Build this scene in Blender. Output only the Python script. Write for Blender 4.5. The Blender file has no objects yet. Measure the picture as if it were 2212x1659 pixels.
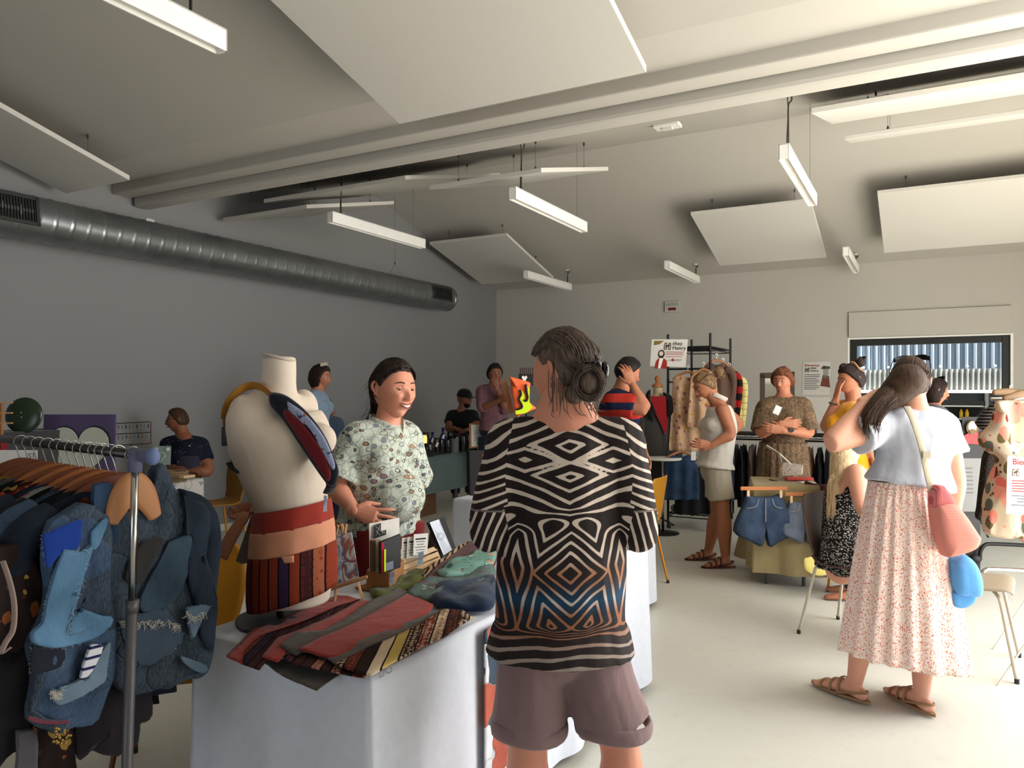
import bpy, bmesh, math, random
from mathutils import Vector as V, Matrix, noise
from mathutils.geometry import tessellate_polygon
PI = math.pi
SC = bpy.context.scene
COL = SC.collection
F = 1640.0            # focal length in pixels of the 2212 x 1659 frame
EYE = 1.5             # camera height
TH = math.atan(0.5456)  # the room is turned against the viewing direction
SU, CU = math.sin(TH), math.cos(TH)

# ------------------------------------------------------------------ camera
cam = bpy.data.cameras.new('camera'); camo = bpy.data.objects.new('camera', cam); COL.objects.link(camo)
camo.location = (0, 0, EYE); camo.rotation_euler = (PI/2, 0, 0)
cam.sensor_fit = 'HORIZONTAL'; cam.sensor_width = 36; cam.lens = 36*F/2212; cam.shift_y = 15.5/2212
cam.clip_start = 0.05; cam.clip_end = 200
SC.camera = camo
SC.view_settings.view_transform = 'Standard'; SC.view_settings.look = 'None'
SC.view_settings.exposure = 0.0; SC.view_settings.gamma = 1.0; SC.view_settings.use_curve_mapping = False

def R(u, v, z=0.0):
    """room coordinates: u runs to the far wall, v to the right along it"""
    return V((SU*u + CU*v, CU*u - SU*v, z))
def P(px, py, Y):
    """a point at distance Y seen in direction px, py"""
    return V(((px-1106)/F*Y, Y, EYE-(py-845)/F*Y))
def Pz(px, py, z):
    return P(px, py, (EYE-z)*F/(py-845))

# ------------------------------------------------------------------ daylight
w = bpy.data.worlds.new('world'); SC.world = w; w.use_nodes = True
bg = w.node_tree.nodes['Background']; bg.inputs[0].default_value = (0.78, 0.88, 1.0, 1); bg.inputs[1].default_value = 1.6
sl = bpy.data.lights.new('sun', 'SUN'); sl.energy = 25.0; sl.angle = 0.01; sl.color = (1, .96, .90)
so = bpy.data.objects.new('sun', sl); COL.objects.link(so)
sd = -(R(-0.25, 1.0, 0).normalized()*0.62 + V((0, 0, 0.9)))
so.rotation_euler = sd.to_track_quat('-Z', 'Y').to_euler()
def area(name, loc, aim, sx, sy, power, color):
    l = bpy.data.lights.new(name, 'AREA'); l.shape = 'RECTANGLE'; l.size = sx; l.size_y = sy; l.energy = power; l.color = color
    o = bpy.data.objects.new(name, l); COL.objects.link(o); o.location = loc
    o.rotation_euler = (aim-loc).to_track_quat('-Z', 'Z').to_euler(); return o
# daylight standing in the tall glazed openings of the right side wall and the one behind the camera
area('daylight_side', R(5.3, 2.55, 1.35), R(5.3, 0, .15), 8.2, 2.4, 540, (1.0, .985, .96))
area('daylight_rear', R(-3.9, -1.5, 1.3), R(0, -1.5, 1.2), 2.4, 2.2, 20, (.85, .92, 1.0))

# ------------------------------------------------------------------ tagging
def tag(o, label=None, cat=None, group=None, kind=None):
    if label: o['label'] = label
    if cat: o['category'] = cat
    if group: o['group'] = group
    if kind: o['kind'] = kind
    return o
def thing(name, label, cat, loc=(0, 0, 0), rz=0, group=None):
    o = bpy.data.objects.new(name, None); COL.objects.link(o); o.location = loc; o.rotation_euler = (0, 0, rz)
    o.empty_display_size = .05
    return tag(o, label, cat, group)
def copy_tree(o, parent=None):
    c = o.copy(); COL.objects.link(c); c.parent = parent
    for ch in list(o.children): copy_tree(ch, c)
    return c

# ------------------------------------------------------------------ node helper
def lin(c):
    return tuple((x/12.92 if x <= .04045 else ((x+.055)/1.055)**2.4) for x in c)
def rgb(r, g, b): return lin((r/255, g/255, b/255)) + (1,)
class NT:
    def __init__(s, name, rough=.6, metal=0, spec=.3):
        s.m = bpy.data.materials.new(name); s.m.use_nodes = True; s.t = s.m.node_tree
        s.b = s.t.nodes['Principled BSDF']; s.b.inputs['Roughness'].default_value = rough
        s.b.inputs['Metallic'].default_value = metal; s.b.inputs['Specular IOR Level'].default_value = spec
        s._tc = None
    def put(s, sock, v):
        if v is None: return
        if hasattr(v, 'node'): s.t.links.new(v, sock)
        elif isinstance(v, (tuple, list)) and sock.type == 'RGBA' and len(v) == 3: sock.default_value = tuple(v)+(1,)
        else: sock.default_value = v
    def n(s, typ, outs=0, ins=None, **kw):
        nd = s.t.nodes.new('ShaderNode'+typ)
        for k, v in kw.items(): setattr(nd, k, v)
        for k, v in (ins or {}).items(): s.put(nd.inputs[k], v)
        return nd.outputs[outs]
    def obj(s):
        return s.n('TexCoord', 'Object')
    def math(s, op, a, b=0.0, c=0.0): return s.n('Math', 0, {0: a, 1: b, 2: c}, operation=op)
    def vm(s, op, a, b=(0, 0, 0), sc=1.0, out=0):
        nd = s.t.nodes.new('ShaderNodeVectorMath'); nd.operation = op
        s.put(nd.inputs[0], a); s.put(nd.inputs[1], b)
        if op == 'SCALE': s.put(nd.inputs[3], sc)
        return nd.outputs[out]
    def mix(s, f, a, b, mode='MIX'):
        nd = s.t.nodes.new('ShaderNodeMix'); nd.data_type = 'RGBA'; nd.blend_type = mode
        s.put(nd.inputs[0], f); s.put(nd.inputs[6], a); s.put(nd.inputs[7], b); return nd.outputs[2]
    def noise(s, sc=5., det=3., vec=None, rough=.5, dist=0., out=0):
        return s.n('TexNoise', out, {'Vector': vec if vec is not None else s.obj(), 'Scale': sc, 'Detail': det, 'Roughness': rough, 'Distortion': dist})
    def vor(s, sc=5., vec=None, feature='F1', out='Distance', rnd=1.):
        return s.n('TexVoronoi', out, {'Vector': vec if vec is not None else s.obj(), 'Scale': sc, 'Randomness': rnd}, feature=feature)
    def ramp(s, f, stops, interp='LINEAR'):
        nd = s.t.nodes.new('ShaderNodeValToRGB'); nd.color_ramp.interpolation = interp
        e = nd.color_ramp.elements
        while len(e) > 1: e.remove(e[-1])
        e[0].position = stops[0][0]; e[0].color = tuple(stops[0][1])[:3]+(1,)
        for p, c in stops[1:]:
            k = e.new(p); k.color = tuple(c)[:3]+(1,)
        s.put(nd.inputs[0], f); return nd.outputs[0]
    def th(s, x, t, soft=.02):   # smooth threshold
        return s.n('MapRange', 0, {0: x, 1: t-soft, 2: t+soft, 3: 0., 4: 1.}, interpolation_type='SMOOTHSTEP')
    def attr(s, name, out='Fac'): return s.n('Attribute', out, attribute_name=name)
    def sep(s, v, i): return s.n('SeparateXYZ', i, {0: v})
    def com(s, x=0., y=0., z=0.): return s.n('CombineXYZ', 0, {0: x, 1: y, 2: z})
    def map(s, vec=None, sc=(1, 1, 1), rot=(0, 0, 0), loc=(0, 0, 0)):
        return s.n('Mapping', 0, {0: vec if vec is not None else s.obj(), 1: loc, 2: rot, 3: sc})
    def bump(s, h, strength=.3, dist=.01):
        s.put(s.b.inputs['Normal'], s.n('Bump', 0, {'Height': h, 'Strength': strength, 'Distance': dist}))
    def base(s, c, bump=None, bs=.3, bd=.01):
        s.put(s.b.inputs['Base Color'], c)
        if bump is not None: s.bump(bump, bs, bd)
        return s.m
_mc = {}
def plain(name, c, rough=.6, metal=0, spec=.3, bump=0, bsc=60, vary=.06):
    """a solid material with a faint colour variation and grain"""
    if name in _mc: return _mc[name]
    t = NT(name, rough, metal, spec)
    nz = t.noise(bsc*.15+2, 3)
    col = t.mix(nz, tuple(x*(1-vary) for x in c[:3]), tuple(min(1, x*(1+vary)) for x in c[:3]))
    t.base(col, t.noise(bsc, 3) if bump else None, bump, .004)
    _mc[name] = t.m; return t.m

# ------------------------------------------------------------------ mesh builder
def frame_from(d, side=None):
    d = d.normalized()
    if side is None: side = V((0, 0, 1)).cross(d) if abs(d.z) < .95 else V((1, 0, 0))
    s = (side - d*side.dot(d))
    if s.length < 1e-6: s = d.orthogonal()
    s.normalize(); return s, d.cross(s).normalized()
def catmull(vals, k):
    if k <= 1 or len(vals) < 3: 
        if len(vals) == 2 and k > 1: return [vals[0].lerp(vals[1], i/k) if isinstance(vals[0], V) else vals[0]+(vals[1]-vals[0])*i/k for i in range(k+1)]
        return list(vals)
    out = []
    n = len(vals)
    for i in range(n-1):
        p0 = vals[max(i-1, 0)]; p1 = vals[i]; p2 = vals[i+1]; p3 = vals[min(i+2, n-1)]
        for j in range(k):
            t = j/k
            out.append(((p1*2) + (p2-p0)*t + (p0*2-p1*5+p2*4-p3)*t*t + (p1*3-p0-p2*3+p3)*t*t*t)*.5)
    out.append(vals[-1]); return out
class MB:
    def __init__(s): s.v = []; s.f = []; s.mi = []; s.cur = 0
    def add(s, vs, fs):
        b = len(s.v); s.v += [V(x) for x in vs]; s.f += [tuple(i+b for i in f) for f in fs]; s.mi += [s.cur]*len(fs); return s
    def box(s, c, size, x=None, y=None, z=None):
        x = V(x or (1, 0, 0)); y = V(y or (0, 1, 0)); z = V(z or (0, 0, 1)); c = V(c)
        h = [k/2 for k in size]
        vs = [c + x*h[0]*i + y*h[1]*j + z*h[2]*k for i in (-1, 1) for j in (-1, 1) for k in (-1, 1)]
        return s.add(vs, [(0, 1, 3, 2), (4, 6, 7, 5), (0, 4, 5, 1), (2, 3, 7, 6), (0, 2, 6, 4), (1, 5, 7, 3)])
    def tube(s, pts, r, n=10, side=None, k=1, caps=True, round_=False):
        pts = [V(p) for p in pts]
        if not isinstance(r, (list, tuple)): r = [r]*len(pts)
        rx = [a[0] if isinstance(a, tuple) else a for a in r]; ry = [a[1] if isinstance(a, tuple) else a for a in r]
        if k > 1:
            pts = catmull(pts, k); rx = catmull(rx, k); ry = catmull(ry, k)
        if round_:   # rounded ends
            d0 = (pts[0]-pts[1]).normalized(); d1 = (pts[-1]-pts[-2]).normalized()
            q0, q1 = pts[0], pts[-1]; a0, b0, a1, b1 = rx[0], ry[0], rx[-1], ry[-1]
            m0, m1 = min(a0, b0), min(a1, b1)
            pre = [(q0+d0*m0*math.sin(t), math.cos(t)) for t in (1.45, 1.1, .75, .35)]
            post = [(q1+d1*m1*math.sin(t), math.cos(t)) for t in (.35, .75, 1.1, 1.45)]
            pts = [p for p, _ in pre]+pts+[p for p, _ in post]
            rx = [a0*c for _, c in pre]+rx+[a1*c for _, c in post]; ry = [b0*c for _, c in pre]+ry+[b1*c for _, c in post]
        N = len(pts); b = len(s.v); ps = V(side) if side is not None else None
        for i, p in enumerate(pts):
            d = (pts[min(i+1, N-1)]-pts[max(i-1, 0)])
            if d.length < 1e-9: d = V((0, 0, 1))
            sx, sy = frame_from(d, ps); ps = sx if side is None else ps
            for j in range(n):
                a = 2*PI*j/n; s.v.append(p + sx*rx[i]*math.cos(a) + sy*ry[i]*math.sin(a))
        for i in range(N-1):
            for j in range(n):
                s.f.append((b+i*n+j, b+i*n+(j+1) % n, b+(i+1)*n+(j+1) % n, b+(i+1)*n+j)); s.mi.append(s.cur)
        if caps:
            s.f.append(tuple(b+j for j in range(n))[::-1]); s.f.append(tuple(b+(N-1)*n+j for j in range(n))); s.mi += [s.cur]*2
        return s
    def ell(s, c, r, n=20, m=14, M=None):
        """ellipsoid; M optional 3x3 axes"""
        c = V(c); vs = [V((0, 0, 1))]; fs = []
        for i in range(1, m):
            t = PI*i/m
            for j in range(n):
                a = 2*PI*j/n; vs.append(V((math.sin(t)*math.cos(a), math.sin(t)*math.sin(a), math.cos(t))))
        vs.append(V((0, 0, -1)))
        for j in range(n): fs.append((0, 1+j, 1+(j+1) % n))
        for i in range(m-2):
            for j in range(n):
                a = 1+i*n; fs.append((a+j, a+n+j, a+n+(j+1) % n, a+(j+1) % n))
        a = 1+(m-2)*n
        for j in range(n): fs.append((a+j, len(vs)-1, a+(j+1) % n))
        out = []
        for q in vs:
            q = V((q.x*r[0], q.y*r[1], q.z*r[2]))
            out.append(c + (M @ q if M else q))
        return s.add(out, fs)
    def grid(s, fn, nu, nv, closeu=False, flip=False):
        b = len(s.v)
        for i in range(nu+(0 if closeu else 1)):
            for j in range(nv+1): s.v.append(V(fn(i/nu, j/nv)))
        for i in range(nu):
            for j in range(nv):
                a = b+i*(nv+1)+j; c = b+((i+1) % nu if closeu else i+1)*(nv+1)+j
                q = (a, c, c+1, a+1); s.f.append(q[::-1] if flip else q); s.mi.append(s.cur)
        return s
    def prism(s, outline, o, x, y, depth):
        """extrude a 2-D outline (list of (a,b)) in the frame o + a*x + b*y by depth (vector)"""
        o = V(o); x = V(x); y = V(y); depth = V(depth); n = len(outline)
        ps = [o+x*a+y*b for a, b in outline]
        tr = tessellate_polygon([[V((a, b, 0)) for a, b in outline]])
        fs = [tuple(t) for t in tr] + [tuple(n+i for i in t[::-1]) for t in tr]
        fs += [(i, (i+1) % n, n+(i+1) % n, n+i) for i in range(n)]
        return s.add(ps+[p+depth for p in ps], fs)
    def lathe(s, prof, c=(0, 0, 0), n=24, axis=None):
        c = V(c); ax = V(axis).normalized() if axis is not None else V((0, 0, 1)); sx, sy = frame_from(ax)
        b = len(s.v)
        for r, z in prof:
            for j in range(n):
                a = 2*PI*j/n; s.v.append(c+ax*z+(sx*math.cos(a)+sy*math.sin(a))*max(r, 1e-4))
        for i in range(len(prof)-1):
            for j in range(n):
                s.f.append((b+i*n+j, b+i*n+(j+1) % n, b+(i+1)*n+(j+1) % n, b+(i+1)*n+j)); s.mi.append(s.cur)
        s.f.append(tuple(b+j for j in range(n))[::-1]); s.f.append(tuple(b+(len(prof)-1)*n+j for j in range(n))); s.mi += [s.cur]*2
        return s
    def move(s, fn):
        s.v = [V(fn(q)) for q in s.v]; return s
def mesh_of(name, mb, smooth=True, normals=True):
    me = bpy.data.meshes.new(name); me.from_pydata([tuple(q) for q in mb.v], [], mb.f)
    for p, mi in zip(me.polygons, mb.mi): p.material_index = mi; p.use_smooth = smooth
    if normals:
        bm = bmesh.new(); bm.from_mesh(me); bmesh.ops.recalc_face_normals(bm, faces=bm.faces); bm.to_mesh(me); bm.free()
    me.update(); return me
def obj(name, mb, mat, parent=None, smooth=False, sub=0, bevel=0, solid=0, auto=True):
    """link a mesh (MB or Mesh, in the local space of its parent) as one object"""
    me = mb if isinstance(mb, bpy.types.Mesh) else mesh_of(name, mb, smooth)
    me.name = name
    me.materials.clear()
    for m in (mat if isinstance(mat, (list, tuple)) else [mat]): me.materials.append(m)
    o = bpy.data.objects.new(name, me); COL.objects.link(o)
    if parent: o.parent = parent
    if solid: md = o.modifiers.new('s', 'SOLIDIFY'); md.thickness = solid; md.offset = 0
    if bevel: md = o.modifiers.new('b', 'BEVEL'); md.width = bevel; md.segments = 2; md.limit_method = 'ANGLE'
    if sub: md = o.modifiers.new('u', 'SUBSURF'); md.levels = sub; md.render_levels = sub
    return o
def wobj(name, mb, mat, parent, **k):
    """like obj, for an MB given in world space under a parent with a pure location (and z rotation)"""
    L = parent.location; rz = parent.rotation_euler.z
    Mi = Matrix.Rotation(-rz, 3, 'Z')
    mb.v = [Mi @ (q-L) for q in mb.v]
    return obj(name, mb, mat, parent, **k)
def remesh(mb, voxel=.008, smooth=6):
    me = mesh_of('tmp', mb, True)
    o = bpy.data.objects.new('tmp', me); COL.objects.link(o)
    md = o.modifiers.new('r', 'REMESH'); md.mode = 'VOXEL'; md.voxel_size = voxel; md.use_smooth_shade = True
    if smooth: m2 = o.modifiers.new('s', 'SMOOTH'); m2.iterations = smooth; m2.factor = .5
    dg = bpy.context.evaluated_depsgraph_get(); ev = o.evaluated_get(dg)
    out = bpy.data.meshes.new_from_object(ev)
    bpy.data.objects.remove(o); bpy.data.meshes.remove(me)
    for p in out.polygons: p.use_smooth = True
    return out
def to_mb(me):
    mb = MB(); mb.v = [v.co.copy() for v in me.vertices]; mb.f = [tuple(p.vertices) for p in me.polygons]; mb.mi = [p.material_index for p in me.polygons]; return mb
def displace(me, fn):
    """move vertices along their normals by fn(co, normal)"""
    ns = [v.normal.copy() for v in me.vertices]
    for v, nn in zip(me.vertices, ns): v.co = v.co + nn*fn(v.co, nn)
    me.update(); return me
def fattr(me, name, fn):
    a = me.attributes.new(name, 'FLOAT', 'POINT')
    a.data.foreach_set('value', [float(fn(v.co)) for v in me.vertices])
def vattr(me, name, fn):
    a = me.attributes.new(name, 'FLOAT_VECTOR', 'POINT')
    d = []
    for v in me.vertices: d += list(fn(v.co))
    a.data.foreach_set('vector', d)
def text(name, s, size, origin, xdir, ydir, mat, parent, depth=.0006, align='LEFT', bold=0, body_lines=1.0):
    c = bpy.data.curves.new('t', 'FONT'); c.body = s; c.size = size; c.extrude = depth; c.align_x = align; c.space_line = body_lines; c.offset = bold
    o = bpy.data.objects.new('t', c); COL.objects.link(o)
    dg = bpy.context.evaluated_depsgraph_get(); me = bpy.data.meshes.new_from_object(o.evaluated_get(dg))
    bpy.data.objects.remove(o)
    x = V(xdir).normalized(); y = V(ydir).normalized(); z = x.cross(y); L = parent.matrix_basis.inverted() if parent else Matrix()
    og = V(origin)
    for v in me.vertices: v.co = L @ (og + x*v.co.x + y*v.co.y + z*v.co.z)
    return obj(name, me, mat, parent)
def hsh(*a):
    return noise.noise(V((a[0]*12.9+.31, (a[1] if len(a) > 1 else 0)*78.2+.17, (a[2] if len(a) > 2 else 0)*37.7+.53)))
def fold(sc=(8, 8, 3), amp=.006, seed=0):
    return lambda co, n=None: amp*noise.noise(V((co.x*sc[0]+seed, co.y*sc[1]+seed*1.7, co.z*sc[2])))
# ================================================================== materials of the building
def mat_wall(name, c):
    t = NT(name, .85, 0, .2); n1 = t.noise(1.2, 4); 
    return t.base(t.mix(n1, tuple(x*.96 for x in c[:3]), c[:3]), t.noise(90, 3), .12, .003)
M_wall = mat_wall('wall_paint', rgb(186, 182, 174)); M_ceil = mat_wall('ceiling_paint', rgb(184, 180, 172))
M_panel = mat_wall('acoustic_panel', rgb(204, 201, 194))
def mat_floor():
    t = NT('floor_vinyl', .38, 0, .45)
    n1 = t.noise(.9, 5); n2 = t.vor(260, out='Distance'); n3 = t.noise(14, 4)
    c = t.mix(n1, rgb(204, 202, 190), rgb(211, 209, 198))
    c = t.mix(t.math('MULTIPLY', t.th(n3, .62, .06), .12), c, rgb(176, 174, 158))
    c = t.mix(t.math('MULTIPLY', t.th(n2, .25, .1), .05), c, rgb(150, 148, 136))
    t.put(t.b.inputs['Roughness'], t.n('MapRange', 0, {0: n3, 1: .3, 2: .7, 3: .36, 4: .44}))
    return t.base(c, t.noise(160, 2), .05, .002)
M_floor = mat_floor()
M_white = plain('white_lacquer', rgb(236, 235, 230), .4)
M_black = plain('black_metal', rgb(28, 27, 26), .45, .3)
M_dark = plain('dark_plastic', rgb(34, 33, 34), .5)
M_trim = plain('white_trim', rgb(222, 220, 214), .5)
UB = 11.63; VL = -6.66; VR = 2.6; UN = -4.0
def rbox(mb, u0, u1, v0, v1, z0, z1):
    c = R((u0+u1)/2, (v0+v1)/2, (z0+z1)/2)
    return mb.box(c, (abs(u1-u0), abs(v1-v0), abs(z1-z0)), R(1, 0), R(0, 1), (0, 0, 1))
def struct(name, mb, m, **k):
    o = obj(name, mb, m, None, **k); o['kind'] = 'structure'; return o
# floor
struct('floor', rbox(MB(), UN, UB+.25, VL-.2, VR+.2, -.12, 0), M_floor)
struct('trim_outdoor_paving', rbox(MB(), UB+.25, 18, -6, 12, -.14, -.02), plain('paving', rgb(150, 148, 142), .8))
struct('trim_outdoor_terrace', rbox(MB(), -9, UB+.25, VR+.2, 16, -.14, -.02), plain('terrace', rgb(205, 198, 184), .8))
# walls
struct('wall_left', rbox(MB(), UN-.2, UB+.2, VL-.2, VL, 0, 4.9), mat_wall('wall_paint_left_shaded', rgb(140, 139, 140)))  # room's wall paint darkened here: the left wall's shade is put into the colour
WV0, WV1, WT = -.945, .95, 2.225
m = MB(); rbox(m, UB, UB+.22, VL, WV0, 0, 4.2); rbox(m, UB, UB+.22, WV1, VR+.2, 0, 4.2); rbox(m, UB, UB+.22, WV0, WV1, WT, 4.2)
struct('wall_back', m, M_wall)
m = MB()
rbox(m, UN-.2, 1.0, VR, VR+.2, 0, 4.9); rbox(m, 9.6, UB, VR, VR+.2, 0, 4.9); rbox(m, 1.0, 9.6, VR, VR+.2, 2.7, 4.9)
struct('wall_right', m, M_wall)
m = MB()
rbox(m, UN-.2, UN, VL, -2.8, 0, 4.9); rbox(m, UN-.2, UN, -.2, VR, 0, 4.9); rbox(m, UN-.2, UN, -2.8, -.2, 2.45, 4.9)
struct('wall_front', m, M_wall)
# the folded ceiling: a ridge over the camera, a valley carried by the twin beam, a ridge, the far eave
ZV, ZR, ZE = 3.42, 4.25, 3.28
prof = [(UN-.2, 3.30), (.55, 4.36), (3.97, ZV), (4.92, ZV), (8.03, ZR), (UB+.1, ZE-.027)]
m = MB()
for (ua, za), (ub, zb) in zip(prof, prof[1:]):
    q = [R(ua, VL-.1, za), R(ub, VL-.1, zb), R(ub, VR+.1, zb), R(ua, VR+.1, za)]
    q += [p+V((0, 0, .18)) for p in q]
    m.add(q, [(0, 1, 2, 3), (7, 6, 5, 4), (0, 4, 5, 1), (1, 5, 6, 2), (2, 6, 7, 3), (3, 7, 4, 0)])
struct('ceiling', m, M_ceil)
m = MB(); rbox(m, 4.42, 4.60, VL, VR, 3.334, ZV+.03)
m2 = MB(); rbox(m2, 4.62, 4.80, VL+.02, VR, 3.257, ZV+.03)
struct('trim_1', m, M_ceil, bevel=.012); struct('trim_2', m2, M_ceil, bevel=.03)
# skirting
m = rbox(MB(), UN, UB, VL, VL+.015, 0, .07); struct('baseboard_left', m, M_trim)
m = rbox(MB(), UB-.015, UB, VL+.015, WV0, 0, .07); struct('baseboard_back', m, M_trim)
# blind housing over the far window
m = rbox(MB(), UB-.035, UB, WV0-.01, WV1+.01, WT+.03, 2.60); struct('trim_3', m, M_wall, bevel=.004)
# far glazed door
M_frame = plain('window_frame_dark', rgb(30, 32, 30), .4)
def mat_glass():
    t = NT('window_glass', .02); t.b.inputs['Transmission Weight'].default_value = 1; t.b.inputs['IOR'].default_value = 1.02
    t.b.inputs['Base Color'].default_value = (.96, .98, 1, 1); return t.m
M_glass = mat_glass()
w1 = thing('window_1', None, None, R(UB+.08, 0, 0))
w1['kind'] = 'structure'
m = MB(); fw = .09
rbox(m, UB+.04, UB+.11, WV0, WV0+fw, 0, WT); rbox(m, UB+.04, UB+.11, WV1-fw, WV1, 0, WT); rbox(m, UB+.04, UB+.11, WV0+fw, WV1-fw, WT-fw, WT); rbox(m, UB+.04, UB+.11, WV0+fw, WV1-fw, 0, .06)
wobj('window_frame', m, M_frame, w1, bevel=.004)
m = rbox(MB(), UB+.07, UB+.076, WV0+fw, WV1-fw, .06, WT-fw); wobj('window_pane', m, M_glass, w1)
m = MB(); rbox(m, UB-.004, UB+.04, WV0-.025, WV0, 0, WT+.02); rbox(m, UB-.004, UB+.04, WV1, WV1+.03, 0, WT+.02); rbox(m, UB-.004, UB+.04, WV0, WV1, WT, WT+.02)
wobj('window_reveal', m, M_white, w1)
# frames of the daylight openings at the right (out of view)
for i, (a, b, z0, z1) in enumerate([(1.0, 9.6, 0, 2.7)]):
    m = MB(); k = 4 if i == 0 else 2
    for j in range(k+1):
        u = a+(b-a)*j/k; rbox(m, u-.03, u+.03, VR+.05, VR+.11, z0, z1)
    rbox(m, a, b, VR+.05, VR+.11, z1-.06, z1); struct('window_%d' % (i+2), m, M_frame)

# ------------------------------------------------------------------ outdoors behind the far window
def mat_corr():
    t = NT('corrugated_metal', .35, .6, .5); return t.base(t.mix(t.noise(.8, 3), rgb(150, 165, 180), rgb(186, 200, 214)))
ob = thing('outdoor_building', 'metal-clad outdoor building with dark door seen through the far window', 'building', R(14.3, 0, 0))
def corr(v0, v1, z0, z1, u, amp, pitch):
    m = MB(); n = int((v1-v0)/pitch*8)
    def fn(s, t):
        v = v0+(v1-v0)*s; ph = (v/pitch) % 1; a = amp*max(-1, min(1, 2.2*math.sin(2*PI*ph)))
        return R(u+a, v, z0+(z1-z0)*t)
    return m.grid(fn, n, 1)
wobj('corrugated_cladding', corr(-4, 6, 1.86, 3.4, 14.3, .035, .12), mat_corr(), ob)
wobj('ribbed_screen', corr(-4, 6, 1.52, 1.86, 14.22, .02, .075), plain('ribbed_screen', rgb(140, 142, 138), .5, .2), ob)
m = rbox(MB(), 14.1, 14.4, -4, 6, 1.47, 1.52); wobj('ledge', m, M_white, ob)
m = rbox(MB(), 14.3, 14.5, -4, 6, 0, 1.47); wobj('lower_wall', m, plain('slate_wall', rgb(62, 66, 68), .6), ob)
m = MB(); rbox(m, 14.26, 14.3, 1.0, 1.9, 0, 1.44); wobj('door', m, plain('outdoor_door', rgb(40, 52, 64), .5), ob)
m = MB(); rbox(m, 14.2, 14.3, .82, .87, 0, 1.47); rbox(m, 14.2, 14.3, 1.95, 2.0, 0, 1.47); wobj('door_frame', m, plain('door_frame', rgb(150, 152, 150), .5), ob)
m = MB()
for k in range(24):
    m.ell(R(14.24, -3.6+k*.38, 1.9), (.022, .022, .022), 8, 6)
wobj('screw_row', m, M_white, ob)
sh = thing('outdoor_shelf', 'dark shelf unit with light edges outside the far window', 'shelf', R(13.6, .35, 0))
m = MB()
for k in range(7): rbox(m, 13.4, 13.75, -.3, .78, .12+k*.19, .135+k*.19)
wobj('shelf_board', m, plain('shelf_board', rgb(120, 120, 112), .5), sh)
m = MB(); rbox(m, 13.4, 13.43, -.3, -.27, 0, 1.35); rbox(m, 13.4, 13.43, .75, .78, 0, 1.35); rbox(m, 13.72, 13.75, -.3, .78, 0, 1.35); wobj('upright', m, M_black, sh)
for k, (vv, lab) in enumerate(((.47, 'left'), (.545, 'right'))):
    m = MB().lathe([(.022, 0), (.026, .01), (.026, .09), (.012, .12), (.012, .14)], R(13.5, vv, 1.085), 12)
    o = obj('yellow_bottle', m, plain('yellow_bottle', rgb(230, 180, 30), .4), smooth=True); tag(o, 'small yellow bottle on the outdoor shelf, %s one of the pair' % lab, 'bottle', 'yellow bottles outside')

# ------------------------------------------------------------------ acoustic panels
M_wire = plain('steel_wire', rgb(90, 88, 84), .4, .6)
def panel(u0, u1, v0, v1, z0, z1, label, ceil, th=.04):
    """z0/z1 underside heights at u0/u1; ceil(u) gives the ceiling height"""
    o = thing('acoustic_panel', label, 'panel', R((u0+u1)/2, (v0+v1)/2, (z0+z1)/2), 0, 'suspended acoustic panels')
    q = [R(u0, v0, z0), R(u1, v0, z1), R(u1, v1, z1), R(u0, v1, z0)]; q += [p+V((0, 0, th)) for p in q]
    m = MB().add(q, [(0, 1, 2, 3), (7, 6, 5, 4), (0, 4, 5, 1), (1, 5, 6, 2), (2, 6, 7, 3), (3, 7, 4, 0)])
    wobj('panel_board', m, M_panel, o, bevel=.004)
    for a in (.15, .85):
        for b in (.15, .85):
            u = u0+(u1-u0)*a; v = v0+(v1-v0)*b; z = z0+(z1-z0)*a+th
            m = MB().tube([R(u, v, z), R(u, v, ceil(u))], .0015, 6); 
            m.lathe([(.009, 0), (.009, .03), (.004, .04)], R(u, v, ceil(u)-.035), 8)
            m.lathe([(.012, 0), (.006, .03)], R(u, v, z), 8); wobj('suspension_wire', m, M_wire, o)
def cz(u):
    for (a, za), (b, zb) in zip(prof, prof[1:]):
        if a <= u <= b: return za+(zb-za)*(u-a)/(b-a)
s1 = .275
panel(3.90, 1.55, -2.945, -1.31, 3.20, 3.20+s1*2.35, 'large white acoustic panel hanging nearest above the zebra-shirted man', cz)
panel(3.90, 2.10, -7.4+.9, -5.64, 3.20, 3.20+s1*1.8, 'white acoustic panel over the near end of the metal duct', cz)
panel(9.20, 10.70, -2.53, -1.15, 3.655, 3.25, 'white acoustic panel on the far slope, beside the second-rightmost hanging lamp', cz)
panel(9.20, 10.70, -.47, 1.35, 3.655, 3.25, 'white acoustic panel on the far slope, cut by the right edge', cz)
panel(9.20, 10.70, -6.40, -5.10, 3.655, 3.25, 'white acoustic panel on the far slope close to the duct wall', cz)
s2 = .265
panel(5.60, 7.35, -5.95, -4.16, 3.425, 3.425+s2*1.75, 'white acoustic panel seen nearly edge-on above the lamp nearest the duct end', cz)
panel(5.60, 7.0, -6.55, -5.36, 3.30, 3.30+s2*1.3, 'lowest white acoustic panel seen edge-on near the duct wall', cz)
panel(5.60, 7.1, -3.9, -2.78, 3.30, 3.30+s2*1.5, 'small edge-on white acoustic panel above the middle lamp', cz)
panel(5.60, 6.95, -.70, 1.6, 3.42, 3.42+s2*1.3, 'white acoustic panel high at the right behind the twin beam', cz)
panel(7.10, 7.75, -.62, 1.6, 3.66, 3.66+s2*.6, 'narrow white acoustic panel behind the right-hand high panel', cz)

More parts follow.
